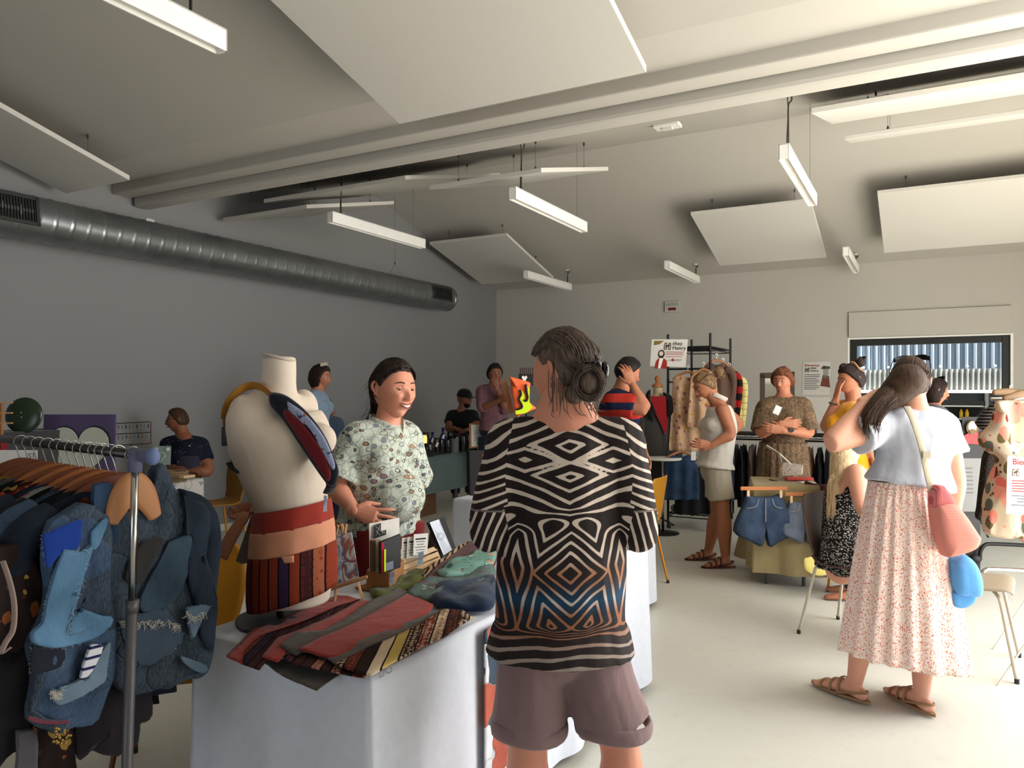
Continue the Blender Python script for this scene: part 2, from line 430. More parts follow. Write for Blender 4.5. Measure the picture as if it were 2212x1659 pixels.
# ------------------------------------------------------------------ hanging lamps (off)
M_diff = plain('lamp_diffuser', rgb(215, 213, 205), .35)
M_rec = plain('lamp_recess', rgb(120, 118, 112), .5)
M_cable = plain('lamp_cable', rgb(60, 56, 50), .6)
def lamp(px, py, label, ln=1.54, zb=3.12, cend=None):
    a = P(px, py, (zb-EYE)*F/(845-py))
    d = R(1, 0).normalized(); sd = R(0, 1).normalized(); W, H = .072, .106
    o = thing('linear_pendant_lamp', label, 'lamp', a+d*ln/2, 0, 'linear pendant lamps')
    m = MB(); c = a+d*ln/2+V((0, 0, H/2))
    for s in (-1, 1): m.box(c+sd*s*(W/2-.004), (ln, .008, H), d, sd)
    m.box(c+V((0, 0, H/2-.004)), (ln, W, .008), d, sd)
    m.box(c-d*(ln/2-.004), (.008, W, H), d, sd); m.box(c+d*(ln/2-.004), (.008, W, H), d, sd)
    wobj('lamp_housing', m, M_white, o)
    m = MB().box(c-V((0, 0, H/2-.022)), (ln-.016, W-.016, .006), d, sd); wobj('lamp_diffuser', m, M_diff, o)
    q = a+d*(cend if cend is not None else ln*.1); top = q.copy(); u = q.x*SU+q.y*CU; top.z = cz(u)
    q.z = zb+H
    m = MB().tube([q, q+V((0, 0, .1)), q.lerp(top, .5)+V((.006, 0, 0)), q.lerp(top, .8)+V((.012, .01, 0)), top-V((-.03, 0, .05)), top-V((-.03, 0, 0))], .006, 8, k=4)
    m.tube([q+sd*.01, q.lerp(top, .6)+sd*.008, top-V((0, 0, .02))], .004, 8, k=4)
    wobj('lamp_cable', m, M_cable, o, smooth=True)
    e = a+d*(ln*.88); t2 = e.copy(); t2.z = cz(e.x*SU+e.y*CU); e.z = zb+H
    m = MB().tube([e, t2], .0012, 6); wobj('suspension_wire', m, M_wire, o)
    m = MB().lathe([(.03, -.012), (.035, 0)], top, 14); wobj('ceiling_rose', m, M_white, o)
a0 = P(480, 115, 1.62*F/(845-115)) - R(1, 0)*1.54
lamp(1106+F*a0.x/a0.y, 845-F*1.62/a0.y, 'linear hanging lamp nearest the camera at top left', cend=1.36)
lamp(1106, 430, 'linear hanging lamp in the middle, above the zebra-shirted man')
lamp(1693, 343, 'linear hanging lamp at the right on a kinked cable beside the right-centre panel')
lamp(712, 480, 'linear hanging lamp above the far end of the metal duct')
lamp(1135, 600, 'linear hanging lamp lowest in the far corner of the room', cend=1.44)
lamp(1440, 580, 'linear hanging lamp left of the pale alarm box on the back wall', cend=1.44)
lamp(1827, 552, 'linear hanging lamp in front of the wall above the window, rightmost', cend=1.44)

# ceiling sensor
sp = P(1442, 262, 7.4); sp = R(6.9, -1.6, cz(6.9)); 
o = thing('ceiling_sensor', 'small white emergency light box on the ceiling behind the twin beam', 'fixture', sp)
q = P(1442, 262, 6.6); u = q.x*SU+q.y*CU; q.z = cz(u)-.02
o.location = q
m = MB().box(q, (.22, .13, .03), R(0, 1), R(1, 0)); wobj('housing', m, M_white, o, bevel=.004)
m = MB().box(q-V((0, 0, .025)), (.09, .05, .02), R(0, 1), R(1, 0)); wobj('lens', m, M_diff, o, bevel=.004)

# ------------------------------------------------------------------ spiral duct
def mat_duct():
    t = NT('galvanised_duct', .32, .85, .5); return t.base(t.mix(t.noise(5, 4), rgb(120, 124, 126), rgb(160, 164, 166)), t.noise(40, 2), .08, .003)
M_duct = mat_duct()
du0, du1 = 1.2, 0
e = P(920, 651, 11.3); ue = 9.62; vd = VL+.28; zd = 2.90; rd = .185
d = thing('spiral_duct', 'dark galvanised spiral air duct hanging along the left wall', 'duct', R(5, vd, zd))
m = MB(); N = int((ue-du0)/.012)
def ductfn(s, t):
    u = du0+(ue-du0)*t; a = 2*PI*s
    ph = (u/.14 - s) % 1; rr = rd + (.006 if ph < .07 else 0) 
    return R(u, vd+rr*math.cos(a), zd+rr*math.sin(a))
m.grid(ductfn, 40, N, closeu=True); wobj('duct_tube', m, M_duct, d, smooth=True)
m = MB().lathe([(.02, .03), (rd*.6, .028), (rd-.01, .02), (rd+.004, .012), (rd+.004, -.03)], R(ue, vd, zd), 40, R(1, 0)); wobj('end_cap', m, M_duct, d, smooth=True)
def grille(uc, ln, hh):
    m = MB(); mm = MB()
    for s, a in ((0, .12),):
        nrm = R(0, 1)*math.cos(a)+V((0, 0, math.sin(a))); up = R(0, 1)*-math.sin(a)+V((0, 0, math.cos(a)))
        c = R(uc, vd, zd)+nrm*(rd+.006)
        m.box(c+up*(hh/2+.012), (ln+.05, .026, .016), R(1, 0), up, nrm); m.box(c-up*(hh/2+.012), (ln+.05, .026, .016), R(1, 0), up, nrm)
        m.box(c+R(1, 0)*(ln/2+.012), (.026, hh+.05, .016), R(1, 0), up, nrm); m.box(c-R(1, 0)*(ln/2+.012), (.026, hh+.05, .016), R(1, 0), up, nrm)
        mm.box(c-nrm*.01, (ln, hh, .006), R(1, 0), up, nrm)
        k = int(ln/.022)
        for i in range(k): m.box(c+R(1, 0)*(-ln/2+ln*(i+.5)/k), (.005, hh, .012), R(1, 0), up, nrm)
    g = wobj('vent_grille', m, plain('grille_metal', rgb(70, 72, 72), .4, .6), d)
    wobj('vent_opening', mm, M_dark, d)
grille(9.25, .42, .15); grille(3.05, .85, .18)
q = R(8.35, vd, zd+rd)
m = MB().tube([q+R(0, .1)*1, q+V((0, 0, .16))], .002, 6).tube([q-R(0, .1)*1, q+V((0, 0, .16))], .002, 6).tube([q+V((0, 0, .15)), V((q.x, q.y, cz(8.35)))], .0018, 6).lathe([(.012, 0), (.012, .03)], q+V((0, 0, .15)), 8)
wobj('hanger_wire', m, M_wire, d)
# wall fittings
o = thing('wall_socket_box', 'small square box fitting high on the left wall above the duct', 'fixture', R(6.9, VL, 3.0))
qy = P(323, 483, 7.45); vv = VL+.012; uu = 5.0
for Y in [x*.01 for x in range(600, 900)]:
    a = (323-1106)/F*Y
    if abs(a*CU-Y*SU-VL) < .006: uu = a*SU+Y*CU; zz = EYE+(845-483)/F*Y; break
o.location = R(uu, VL, zz)
wobj('box', rbox(MB(), uu-.045, uu+.045, VL, VL+.02, zz-.045, zz+.045), M_trim, o, bevel=.003)
wobj('round_button', MB().lathe([(.022, 0), (.022, .008)], R(uu, VL+.018, zz), 16, R(0, 1)), M_wall, o)
def onback(px, py):
    a = (px-1106)/F; Y = UB/(SU*a+CU); return P(px, py, Y)
def bvz(px, py):
    q = onback(px, py); return q.x*CU-q.y*SU, q.z
v0, z0 = bvz(1453, 663)
o = thing('wall_alarm_box', 'pale alarm box with small dark red display on the back wall', 'fixture', R(UB, v0, z0))
wobj('box', rbox(MB(), UB-.03, UB, v0-.12, v0+.12, z0-.085, z0+.085), M_wall, o, bevel=.004)
wobj('display', rbox(MB(), UB-.034, UB-.028, v0-.06, v0+.06, z0-.055, z0-.015), plain('alarm_red', rgb(110, 30, 26), .3), o)
m = MB()
for k in range(6): rbox(m, UB-.034, UB-.028, v0-.095+k*.033, v0-.075+k*.033, z0+.02, z0+.055)
wobj('indicator_row', m, plain('alarm_grey', rgb(150, 148, 142), .5), o)
# ================================================================== fabrics
def blobs(t, col, scale, thr, cols, density=1., outline=None, vec=None, soft=.03, warp=.0, ow=.06):
    """scattered motifs on a base colour: voronoi cells cut to blobs with random colours"""
    v = vec if vec is not None else t.obj()
    if warp: v = t.vm('ADD', v, t.vm('SCALE', t.noise(scale*1.5, 2, out=1), sc=warp))
    nd = t.t.nodes.new('ShaderNodeTexVoronoi'); t.put(nd.inputs['Vector'], v); nd.inputs['Scale'].default_value = scale
    d = nd.outputs['Distance']; cc = nd.outputs['Color']
    r = t.sep(cc, 0); g = t.sep(cc, 1)
    k = len(cols); rc = t.ramp(r, [(i/k, c) for i, c in enumerate(cols)], 'CONSTANT') if k > 1 else cols[0]
    on = t.math('LESS_THAN', g, density)
    if outline:
        mo = t.math('MULTIPLY', t.math('SUBTRACT', 1.0, t.th(d, thr+ow, soft)), on)
        col = t.mix(mo, col, outline)
    mk = t.math('MULTIPLY', t.math('SUBTRACT', 1.0, t.th(d, thr, soft)), on)
    return t.mix(mk, col, rc)
def weave(t, col, sc=900, s=.12):
    return t.mix(t.math('MULTIPLY', t.noise(sc, 1), s), col, (0, 0, 0, 1), 'MIX')
def folds_bump(t, strength=.4, sc=9):
    return t.noise(sc, 3, t.map(sc=(1, 1, .45)), .55, .4)
def fabric(name, c, rough=.85, fold=.35, sc=9, vary=.08):
    if name in _mc: return _mc[name]
    t = NT(name, rough, 0, .15); t.b.inputs['Sheen Weight'].default_value = .15
    col = t.mix(t.noise(30, 3), tuple(x*(1-vary) for x in c[:3]), tuple(min(1, x*(1+vary)) for x in c[:3]))
    t.base(weave(t, col), folds_bump(t, sc=sc), fold, .02); _mc[name] = t.m; return t.m
def denim(name, c, rough=.9):
    if name in _mc: return _mc[name]
    t = NT(name, rough, 0, .1)
    n1 = t.noise(6, 4); n2 = t.noise(300, 2, t.map(sc=(1, 1, .25)))
    lo = tuple(x*.62 for x in c[:3]); hi = tuple(min(1, x*1.35+.006) for x in c[:3])
    col = t.mix(t.ramp(n1, [(.35, (0, 0, 0)), (.68, (1, 1, 1))]), lo, hi)
    col = t.mix(t.math('MULTIPLY', n2, .35), col, tuple(min(1, x*2.0+.02) for x in c[:3]))
    t.base(col, t.noise(12, 4, t.map(sc=(1, 1, .5))), .45, .02); _mc[name] = t.m; return t.m
def skin(name, c):
    if name in _mc: return _mc[name]
    t = NT(name, .5, 0, .35)
    t.b.inputs['Subsurface Weight'].default_value = .08; t.b.inputs['Subsurface Radius'].default_value = (.012, .005, .003)
    n1 = t.noise(18, 4); n2 = t.noise(140, 3)
    col = t.mix(n1, tuple(x*.88 for x in c[:3]), (min(1, c[0]*1.08), c[1]*1.0, c[2]*.98))
    t.base(t.mix(t.math('MULTIPLY', n2, .18), col, (c[0]*.8, c[1]*.5, c[2]*.45)), n2, .08, .002); _mc[name] = t.m; return t.m
def hairmat(name, c, c2=None, sc=(90, 90, 8)):
    if name in _mc: return _mc[name]
    t = NT(name, .6, 0, .22); c2 = c2 or tuple(min(1, x*2.2+.01) for x in c[:3])
    n1 = t.noise(1, 4, t.map(sc=sc), .6, .5)
    col = t.mix(t.ramp(n1, [(.35, (0, 0, 0)), (.7, (1, 1, 1))]), c[:3], c2[:3])
    t.base(col, n1, .5, .004); _mc[name] = t.m; return t.m
SK = skin('skin_light', rgb(214, 160, 134)); SK2 = skin('skin_rosy', rgb(214, 150, 124)); SKT = skin('skin_tan', rgb(176, 118, 88)); SKD = skin('skin_brown', rgb(140, 90, 66))
M_lips = plain('lips', rgb(158, 88, 78), .45); M_teeth = plain('teeth', rgb(236, 228, 214), .25)
M_eyew = plain('eye_white', rgb(225, 220, 212), .2); M_iris = plain('eye_iris', rgb(58, 66, 62), .2); M_pupil = plain('eye_pupil', rgb(8, 8, 8), .1)
M_brow = plain('eyebrow_hair', rgb(66, 45, 36), .8)
M_glassdark = plain('dark_lens', rgb(20, 18, 18), .1, 0, .6)
M_leather = plain('brown_leather', rgb(74, 34, 26), .5); M_tanl = plain('tan_leather', rgb(150, 116, 84), .5)
# prints
def mat_shell():
    t = NT('shell_print_cotton', .85, 0, .15); b = rgb(194, 200, 190)
    c = t.mix(t.noise(3, 2), b, rgb(190, 198, 184))
    # thin drawn outlines of shells
    ln = t.vor(24, feature='DISTANCE_TO_EDGE'); c = t.mix(t.math('MULTIPLY', t.math('SUBTRACT', 1., t.th(ln, .05, .03)), .6), c, rgb(120, 128, 120))
    vv = t.vm('ADD', t.obj(), t.vm('SCALE', t.noise(40, 2, out=1), sc=.012))
    c = blobs(t, c, 28, .3, [rgb(150, 160, 158), rgb(186, 190, 176), rgb(170, 150, 134), rgb(126, 132, 140)], .6, rgb(70, 76, 74), t.vm('ADD', vv, (5.3, 2.1, 7.7)), .02, 0, .05)
    st = t.map(vv, (1.0, 1.0, 1.5), (.3, .6, .4))
    c = blobs(t, c, 20, .30, [rgb(176, 140, 112), rgb(104, 108, 122), rgb(140, 112, 94), rgb(190, 186, 166), rgb(128, 104, 112), rgb(168, 176, 170), rgb(196, 196, 180)], .85, rgb(58, 54, 52), st, .02, 0, .06)
    w = t.noise(110, 2); c = t.mix(t.math('MULTIPLY', t.th(w, .62, .03), .35), c, rgb(84, 84, 80))
    return t.base(c, folds_bump(t), .45, .02)
def mat_ditsy():
    t = NT('ditsy_floral_cotton', .85, 0, .15); c = t.mix(t.noise(5, 2), rgb(244, 226, 218), rgb(238, 214, 202))
    wv = t.vm('ADD', t.obj(), t.vm('SCALE', t.noise(120, 2, out=1), sc=.012))
    c = blobs(t, c, 140, .40, [rgb(214, 116, 96), rgb(232, 176, 140), rgb(204, 104, 90), rgb(232, 156, 140), rgb(226, 190, 160)], .88, None, t.map(wv, (1, 1, .7), (0, .5, 0)), .03)
    c = blobs(t, c, 150, .28, [rgb(120, 128, 118), rgb(214, 110, 84)], .4, None, t.vm('ADD', wv, (3, 3, 3)), .03)
    return t.base(c, t.noise(16, 3, t.map(sc=(1.4, 1.4, .15))), .5, .02)
def mat_mini():
    t = NT('black_white_scale_print', .8, 0, .15)
    g = t.map(sc=(1, 1, 1.25))
    c = blobs(t, rgb(22, 20, 20), 88, .40, [rgb(196, 190, 182), rgb(150, 144, 138)], .9, None, g, .04, .006)
    return t.base(c, folds_bump(t), .3, .02)
def mat_navyfl():
    t = NT('navy_floral_cotton', .85, 0, .15)
    c = blobs(t, rgb(26, 30, 46), 42, .20, [rgb(190, 180, 170), rgb(150, 130, 128), rgb(120, 140, 140)], .5, None, None, .03, .02)
    return t.base(c, folds_bump(t), .35, .02)
def mat_paisley():
    t = NT('brown_paisley_print', .85, 0, .15)
    n = t.noise(26, 4, None, .6, 2.2)
    c = t.ramp(n, [(.30, rgb(52, 44, 36)), (.42, rgb(98, 84, 64)), (.5, rgb(66, 52, 42)), (.56, rgb(140, 112, 84)), (.64, rgb(84, 60, 46)), (.75, rgb(160, 130, 104))], 'LINEAR')
    c = blobs(t, c, 36, .16, [rgb(150, 96, 70), rgb(104, 116, 96), rgb(176, 156, 128)], .4, None, None, .04, .02)
    return t.base(c, folds_bump(t), .35, .02)
def mat_rstripe():
    t = NT('red_navy_striped_cotton', .85, 0, .15)
    z = t.sep(t.obj(), 2); w = t.math('ADD', z, t.math('MULTIPLY', t.noise(4, 2), .03))
    f = t.math('FRACT', t.math('MULTIPLY', w, 1/.13)); m = t.th(f, .52, .015)
    f2 = t.th(f, .98, .015); m = t.math('SUBTRACT', m, f2)
    c = t.mix(m, rgb(172, 46, 36), rgb(26, 32, 58)); return t.base(c, folds_bump(t), .35, .02)
def mat_stripe(name, a, b, pitch=.01, ax=2, duty=.5, warp=.0):
    if name in _mc: return _mc[name]
    t = NT(name, .85, 0, .15); z = t.sep(t.obj(), ax)
    if warp: z = t.math('ADD', z, t.math('MULTIPLY', t.noise(5, 2), warp))
    m = t.th(t.math('FRACT', t.math('MULTIPLY', z, 1/pitch)), duty, .04)
    t.base(t.mix(m, a, b), folds_bump(t), .2, .01); _mc[name] = t.m; return t.m
def mat_leafprint(name, bg, cols, sc=9, thr=.34, dens=.8, outline=None):
    if name in _mc: return _mc[name]
    t = NT(name, .85, 0, .15)
    c = blobs(t, bg, sc, thr, cols, dens, outline, t.map(sc=(1, 1, .8), rot=(.3, .4, .2)), .02, .02)
    c = blobs(t, c, sc*1.7, .24, cols[::-1], .5, outline, t.map(loc=(4, 3, 2)), .03, .01)
    t.base(c, folds_bump(t), .3, .02); _mc[name] = t.m; return t.m
def mat_linedraw(name, bg, line, cols, sc=8):
    """sketchy leaf and shell outlines with a few filled motifs"""
    if name in _mc: return _mc[name]
    t = NT(name, .85, 0, .15)
    wv = t.vm('ADD', t.obj(), t.vm('SCALE', t.noise(sc*1.5, 2, out=1), sc=.06))
    c = blobs(t, bg, sc, .33, cols+[bg], .8, line, wv, .012, 0, .035)
    c = blobs(t, c, sc*2.2, .24, [bg], .6, line, t.vm('ADD', wv, (3.3, 1.2, 4)), .02, 0, .05)
    t.base(c, folds_bump(t), .3, .02); _mc[name] = t.m; return t.m
def mat_ethnic(name, cols, pitch=.05, ax=0, rowsc=60):
    """rows of small motifs in bands, as on a woven or batik border print"""
    if name in _mc: return _mc[name]
    t = NT(name, .9, 0, .1); p = t.obj(); a = t.math('MULTIPLY', t.sep(p, ax), 1/pitch)
    band = t.math('FLOOR', a); k = t.n('TexWhiteNoise', 0, {1: band}, noise_dimensions='1D'); n = len(cols)
    c = t.ramp(k, [(i/n, cc) for i, cc in enumerate(cols)], 'CONSTANT')
    k2 = t.n('TexWhiteNoise', 0, {1: t.math('ADD', band, 17.3)}, noise_dimensions='1D')
    mot = t.ramp(k2, [(i/n, cc) for i, cc in enumerate(cols[1:]+cols[:1])], 'CONSTANT')
    f = t.math('ABSOLUTE', t.math('SUBTRACT', t.math('FRACT', a), .5))
    d = t.vor(rowsc, p, rnd=.35)
    ring = t.math('MULTIPLY', t.th(d, .22, .03), t.math('SUBTRACT', 1., t.th(d, .38, .03)))
    c = t.mix(t.math('MAXIMUM', t.math('SUBTRACT', 1., t.th(d, .14, .03)), t.math('MULTIPLY', ring, t.math('GREATER_THAN', k, .4))), c, mot)
    c = t.mix(t.th(f, .43, .01), c, rgb(24, 16, 14)); t.base(c, folds_bump(t), .2, .01); _mc[name] = t.m; return t.m
M_shell = mat_shell(); M_ditsy = mat_ditsy(); M_mini = mat_mini(); M_navyfl = mat_navyfl(); M_paisley = mat_paisley(); M_rstripe = mat_rstripe()
M_wtee = fabric('white_jersey', rgb(190, 193, 203), .8, .5); M_mauve = fabric('mauve_cotton_twill', rgb(132, 108, 108), .85, .5)
M_beige = fabric('beige_cotton', rgb(178, 170, 150), .85, .4); M_mustard = fabric('mustard_jersey', rgb(222, 150, 18), .85, .4)
M_red = fabric('dark_red_cloth', rgb(104, 22, 22), .85, .3); M_blk = fabric('black_jersey', rgb(22, 22, 24), .85, .3)
M_blue = fabric('light_blue_jersey', rgb(126, 148, 168), .85, .3); M_navy = fabric('navy_cloth', rgb(32, 38, 54), .85, .3)
# ================================================================== people
def sstep(a, b, x):
    t = max(0, min(1, (x-a)/(b-a))); return t*t*(3-2*t)
def G(x, s): return math.exp(-(x/s)**2)
def head_point(d, fat=0., det=1.):
    """surface of a head of 0.232 m; d unit direction (x right, y forward, z up)"""
    x, y, z = d
    px, py, pz = x*.076, y*.097, z*.116
    lo = sstep(.05, 1.0, -z)
    px *= 1-.30*lo*(1-.5*fat)
    if y < 0: py *= 1-.50*sstep(.1, .9, -z)
    else: py *= 1-.05*G(x, .5)
    if z > 0: px *= 1-.06*z; 
    px *= 1+.05*G(z-.25, .5)
    if y > 0:
        f = sstep(.0, .45, y)
        ax = abs(px)
        dy = 0.
        dy += .0035*G(pz-.030, .010)*G(px, .05)                       # brow
        dy -= .010*G(ax-.031, .013)*G(pz-.008, .013)                  # sockets
        dy -= .004*G(px, .010)*G(pz-.012, .012)
        # nose
        npf = sstep(.022, -.030, pz)*(1-sstep(-.033, -.043, pz))
        dy += det*(.027*npf*G(px, .0085+.004*npf) + .007*G(ax-.012, .006)*G(pz+.030, .008))
        dy += .0055*G(ax-.040, .020)*G(pz+.022, .020)*(1+fat)
        # mouth region, lips and chin
        dy += .006*G(px, .030)*G(pz+.056, .018)
        dy += det*(.0048*G(px, .021)*(G(pz+.0525, .0042)+1.15*G(pz+.0635, .0052)) - .003*G(px, .022)*G(pz+.0582, .0022))
        dy -= .004*G(px, .02)*G(pz+.077, .006)
        dy += .009*G(px, .022)*G(pz+.102, .014)
        py += dy*f
        if fat: py += .006*fat*G(pz+.10, .02)*f
    return V((px, py, pz))
def headframe(J):
    y = J['hf'].normalized(); z = (J.get('hu') or V((0, 0, 1))); z = (z-y*z.dot(y)).normalized(); x = y.cross(z)
    return Matrix((x, y, z)).transposed()
def head_mb(mb, c, M, s=1., fat=0., nu=72, nv=54, det=1.):
    vs = []; fs = []
    for i in range(nv+1):
        t = PI*i/nv
        for j in range(nu):
            a = 2*PI*j/nu+PI/2     # seam at the back is at j=nu/2
            # concentrate columns toward the face
            a = PI/2+ (2*PI*j/nu) - .45*math.sin(2*PI*j/nu)
            d = (math.sin(t)*math.cos(a), math.sin(t)*math.sin(a), math.cos(t))
            vs.append(c + M @ (head_point(d, fat, det)*s))
    for i in range(nv):
        for j in range(nu): fs.append((i*nu+j, (i+1)*nu+j, (i+1)*nu+(j+1) % nu, i*nu+(j+1) % nu))
    mb.add(vs, fs)
    for sx in (-1, 1):   # ears
        e = [V((sx*.071, .002, .022)), V((sx*.081, -.008, .030)), V((sx*.087, -.020, .022)), V((sx*.086, -.022, .004)), V((sx*.080, -.012, -.012)), V((sx*.074, -.002, -.022)), V((sx*.071, .004, -.016))]
        mb.tube([c+M @ (p*s) for p in e], [.004*s, .0055*s, .006*s, .0055*s, .005*s, .006*s, .004*s], 8, k=3, round_=True)
        mb.ell(c+M @ (V((sx*.077, -.007, .004))*s), (.006*s, .012*s, .022*s), 12, 8, M)
        mb.tube([c+M @ (V(p)*s) for p in ((sx*.074, .004, .0), (sx*.079, -.004, .010), (sx*.081, -.012, .004), (sx*.078, -.010, -.010))], .004*s, 6, k=2)
def hand_mb(mb, w, d, pn, L=.18, curl=.5, spread=.12, thumb=1., side=1, n=8, fcurl=None):
    """w wrist, d pointing direction, pn palm normal (side the fingers curl to), side +1/-1: which way the thumb leaves"""
    d = d.normalized(); pn = (pn-d*pn.dot(d)).normalized(); t = d.cross(pn)*side     # toward the thumb
    k = w+d*L*.50
    mb.tube([w-d*L*.10, w+d*L*.08, w+d*L*.30, k], [(L*.155, L*.12), (L*.17, L*.105), (L*.225, L*.085), (L*.22, L*.07)], 12, side=t, k=2, round_=True)
    ln = (.44, .50, .46, .36)
    for i in range(4):
        o = (.165, .055, -.058, -.165)[i]; b = k+t*L*o*.95-d*L*.05*abs(i-1)*.5
        dd = (d+t*spread*(1.5-i)*.6).normalized(); cu = (fcurl[i] if fcurl else curl); pts = [b-dd*L*.06, b]; a = cu*.35; p = b
        for sgm in (.45, .31, .24):
            dr = dd*math.cos(a)+pn*math.sin(a); p = p+dr*L*ln[i]*sgm; pts.append(p); a += cu*.85
        mb.tube(pts, [L*.052, L*.052, L*.048, L*.044, L*.036], n, side=t, k=2, round_=True)
    b = w+d*L*.13+t*L*.15; dd = (d*.75+t*.75*thumb+pn*.35).normalized(); d2 = (d*.95+t*.25*thumb+pn*.45).normalized()
    mb.tube([b-dd*L*.08, b+dd*L*.14, b+dd*L*.14+d2*L*.15, b+dd*L*.14+d2*L*.28], [L*.075, L*.065, L*.055, L*.042], n, k=2, round_=True)
def skel(base, f, H=1.65, **ov):
    """standing joints for a person at base (ground point), facing f"""
    f = V((f[0], f[1], 0)).normalized(); r = V((f.y, -f.x, 0)); up = V((0, 0, 1)); b = V(base)
    J = dict(H=H, f=f, r=r, base=b.copy(), side=r.copy())
    def q(x, y, z): return b+r*x*H+f*y*H+up*z*H
    J['hip'] = q(0, 0, .525); J['chest'] = q(0, 0, .725); J['neck'] = q(0, -.01, .825); J['head'] = q(0, .012, .932); J['hf'] = f.copy()
    for s, n in ((-1, 'L'), (1, 'R')):
        J[n+'S'] = q(s*.108, -.005, .800); J[n+'E'] = q(s*.135, -.015, .62); J[n+'W'] = q(s*.14, .04, .48)
        J[n+'P'] = q(s*.052, 0, .50); J[n+'K'] = q(s*.055, .012, .275); J[n+'A'] = q(s*.058, -.015, .045); J[n+'T'] = q(s*.075, .10, .012)
        J[n+'D'] = None; J[n+'N'] = None
    J.update(ov); return J
def torso(J, o=0., fem=0., belly=0.):
    H = J['H']; p, c, n, hd = J['hip'], J['chest'], J['neck'], J['head']; up = (c-p).normalized()
    hw = .098+.006*fem; ww = .084-.008*fem+belly*.02
    L = [(p-up*.05*H, .072*H, .060*H), (p, hw*H, .070*H), (p.lerp(c, .42), ww*H, (.060+belly*.02)*H), (p.lerp(c, .75), .088*H, (.064+belly*.01)*H), (c, .096*H, .066*H),
         (c.lerp(n, .55), .094*H, .054*H), (n-(n-c).normalized()*.012*H, .056*H, .042*H)]
    w = J.get('wide', 1.0)
    return [(a, b*w+o, d*w+o) for a, b, d in L]
def limb(a, m, b, r0, r1, r2, o=0., bulge=1.08):
    pts = [a, a.lerp(m, .35), m, m.lerp(b, .3), m.lerp(b, .65), b]
    rr = [r0, (r0*.6+r1*.4)*bulge, r1, r1*1.04, (r1+r2)/2*.98, r2]
    return pts, [x+o for x in rr]
def body_parts(mb, J, fem=0., belly=0., legs=True, arms='LR', o=0.):
    H = J['H']; T = torso(J, o, fem, belly); w = J.get('wide', 1.0)
    n, hd = J['neck'], J['head']
    pts = [a for a, _, _ in T]; rr = [(b, d) for _, b, d in T]
    mb.tube(pts, rr, 20, side=J['side'], k=4, round_=True)
    nk = n.lerp(hd, .45)
    mb.tube([n-(n-J['chest']).normalized()*.05*H, n, nk, hd-(J['hf']*.01)], [.030*H, .036*H, .034*H, .036*H], 14, k=3)
    if J.get('trap'):
        for s in 'LR': mb.tube([nk, n.lerp(J[s+'S'], .30)+V((0, .0, .010)), n.lerp(J[s+'S'], .60)+V((0, .004, .008))], [.040*H, .036*H, .026*H], 14, k=3, round_=True)
    for s in arms:
        S, E, W = J[s+'S'], J[s+'E'], J[s+'W']
        inn = J['chest'].lerp(n, .50)
        mb.tube([inn, inn.lerp(S, .6), S], [.036*H*w, .038*H*w, .036*H*w], 12, k=3, round_=True)
        pt, r = limb(S, E, W, .036*H*w, .026*H*w, .0165*H); mb.tube(pt, r, 12, k=3, round_=True)
    if fem > .3 and not J.get('flat'):
        for s in (-1, 1): mb.ell(J['chest']-(J['chest']-J['hip']).normalized()*.005*H+J['side']*s*.045*H+J['bf']*.045*H if 'bf' in J else J['chest']+J['side']*s*.045*H+J['f']*.045*H, (.042*H, .036*H, .04*H), 14, 10, Matrix((J['side'], J['f'], (0, 0, 1))).transposed())
    if legs:
        for s in 'LR':
            pt, r = limb(J[s+'P'], J[s+'K'], J[s+'A'], .056*H*w, .035*H, .022*H, bulge=1.0); r[3] *= 1.12; r[4] *= 1.1
            mb.tube(pt, r, 14, k=3, round_=True)
            A, Tt = J[s+'A'], J[s+'T']; dd = (Tt-A); dd.z = 0; dd.normalize(); hl = A-dd*.025*H; hl.z = A.z-.026*H
            fl = A.lerp(Tt, .5); 
            mb.tube([hl, A.lerp(Tt, .2)-V((0, 0, .008*H)), fl-V((0, 0, .006*H)), Tt], [(.020*H, .018*H), (.021*H, .022*H), (.026*H, .017*H), (.024*H, .009*H)], 12, side=dd.cross(V((0, 0, 1))), k=3, round_=True)
def make_body(name, T, J, mat, fem=0., belly=0., vox=.012, legs=True, arms='LR', hands='LR', fat=0., hs=None, hd=72, curl=.5, det=1., hvox=.0035):
    """one continuous body mesh: trunk, limbs, hands, head"""
    mb = MB(); body_parts(mb, J, fem, belly, legs, arms)
    big = to_mb(remesh(mb, vox, 5))
    for s in hands:
        d = J[s+'D'] or (J[s+'W']-J[s+'E']).normalized(); pn = J[s+'N'] or J['f']
        h = MB(); hand_mb(h, J[s+'W'], d, pn, .108*J['H'], J.get(s+'curl', curl), J.get(s+'spr', .12), side=J.get(s+'th', 1 if s == 'R' else -1), fcurl=J.get(s+'fc'))
        h = to_mb(remesh(h, hvox, 2)); big.add(h.v, h.f)
    head_mb(big, J['head'], headframe(J), hs or J['H']*.137/.232, fat, hd, int(hd*.75), det)
    return wobj(name, big, mat, T, smooth=True)
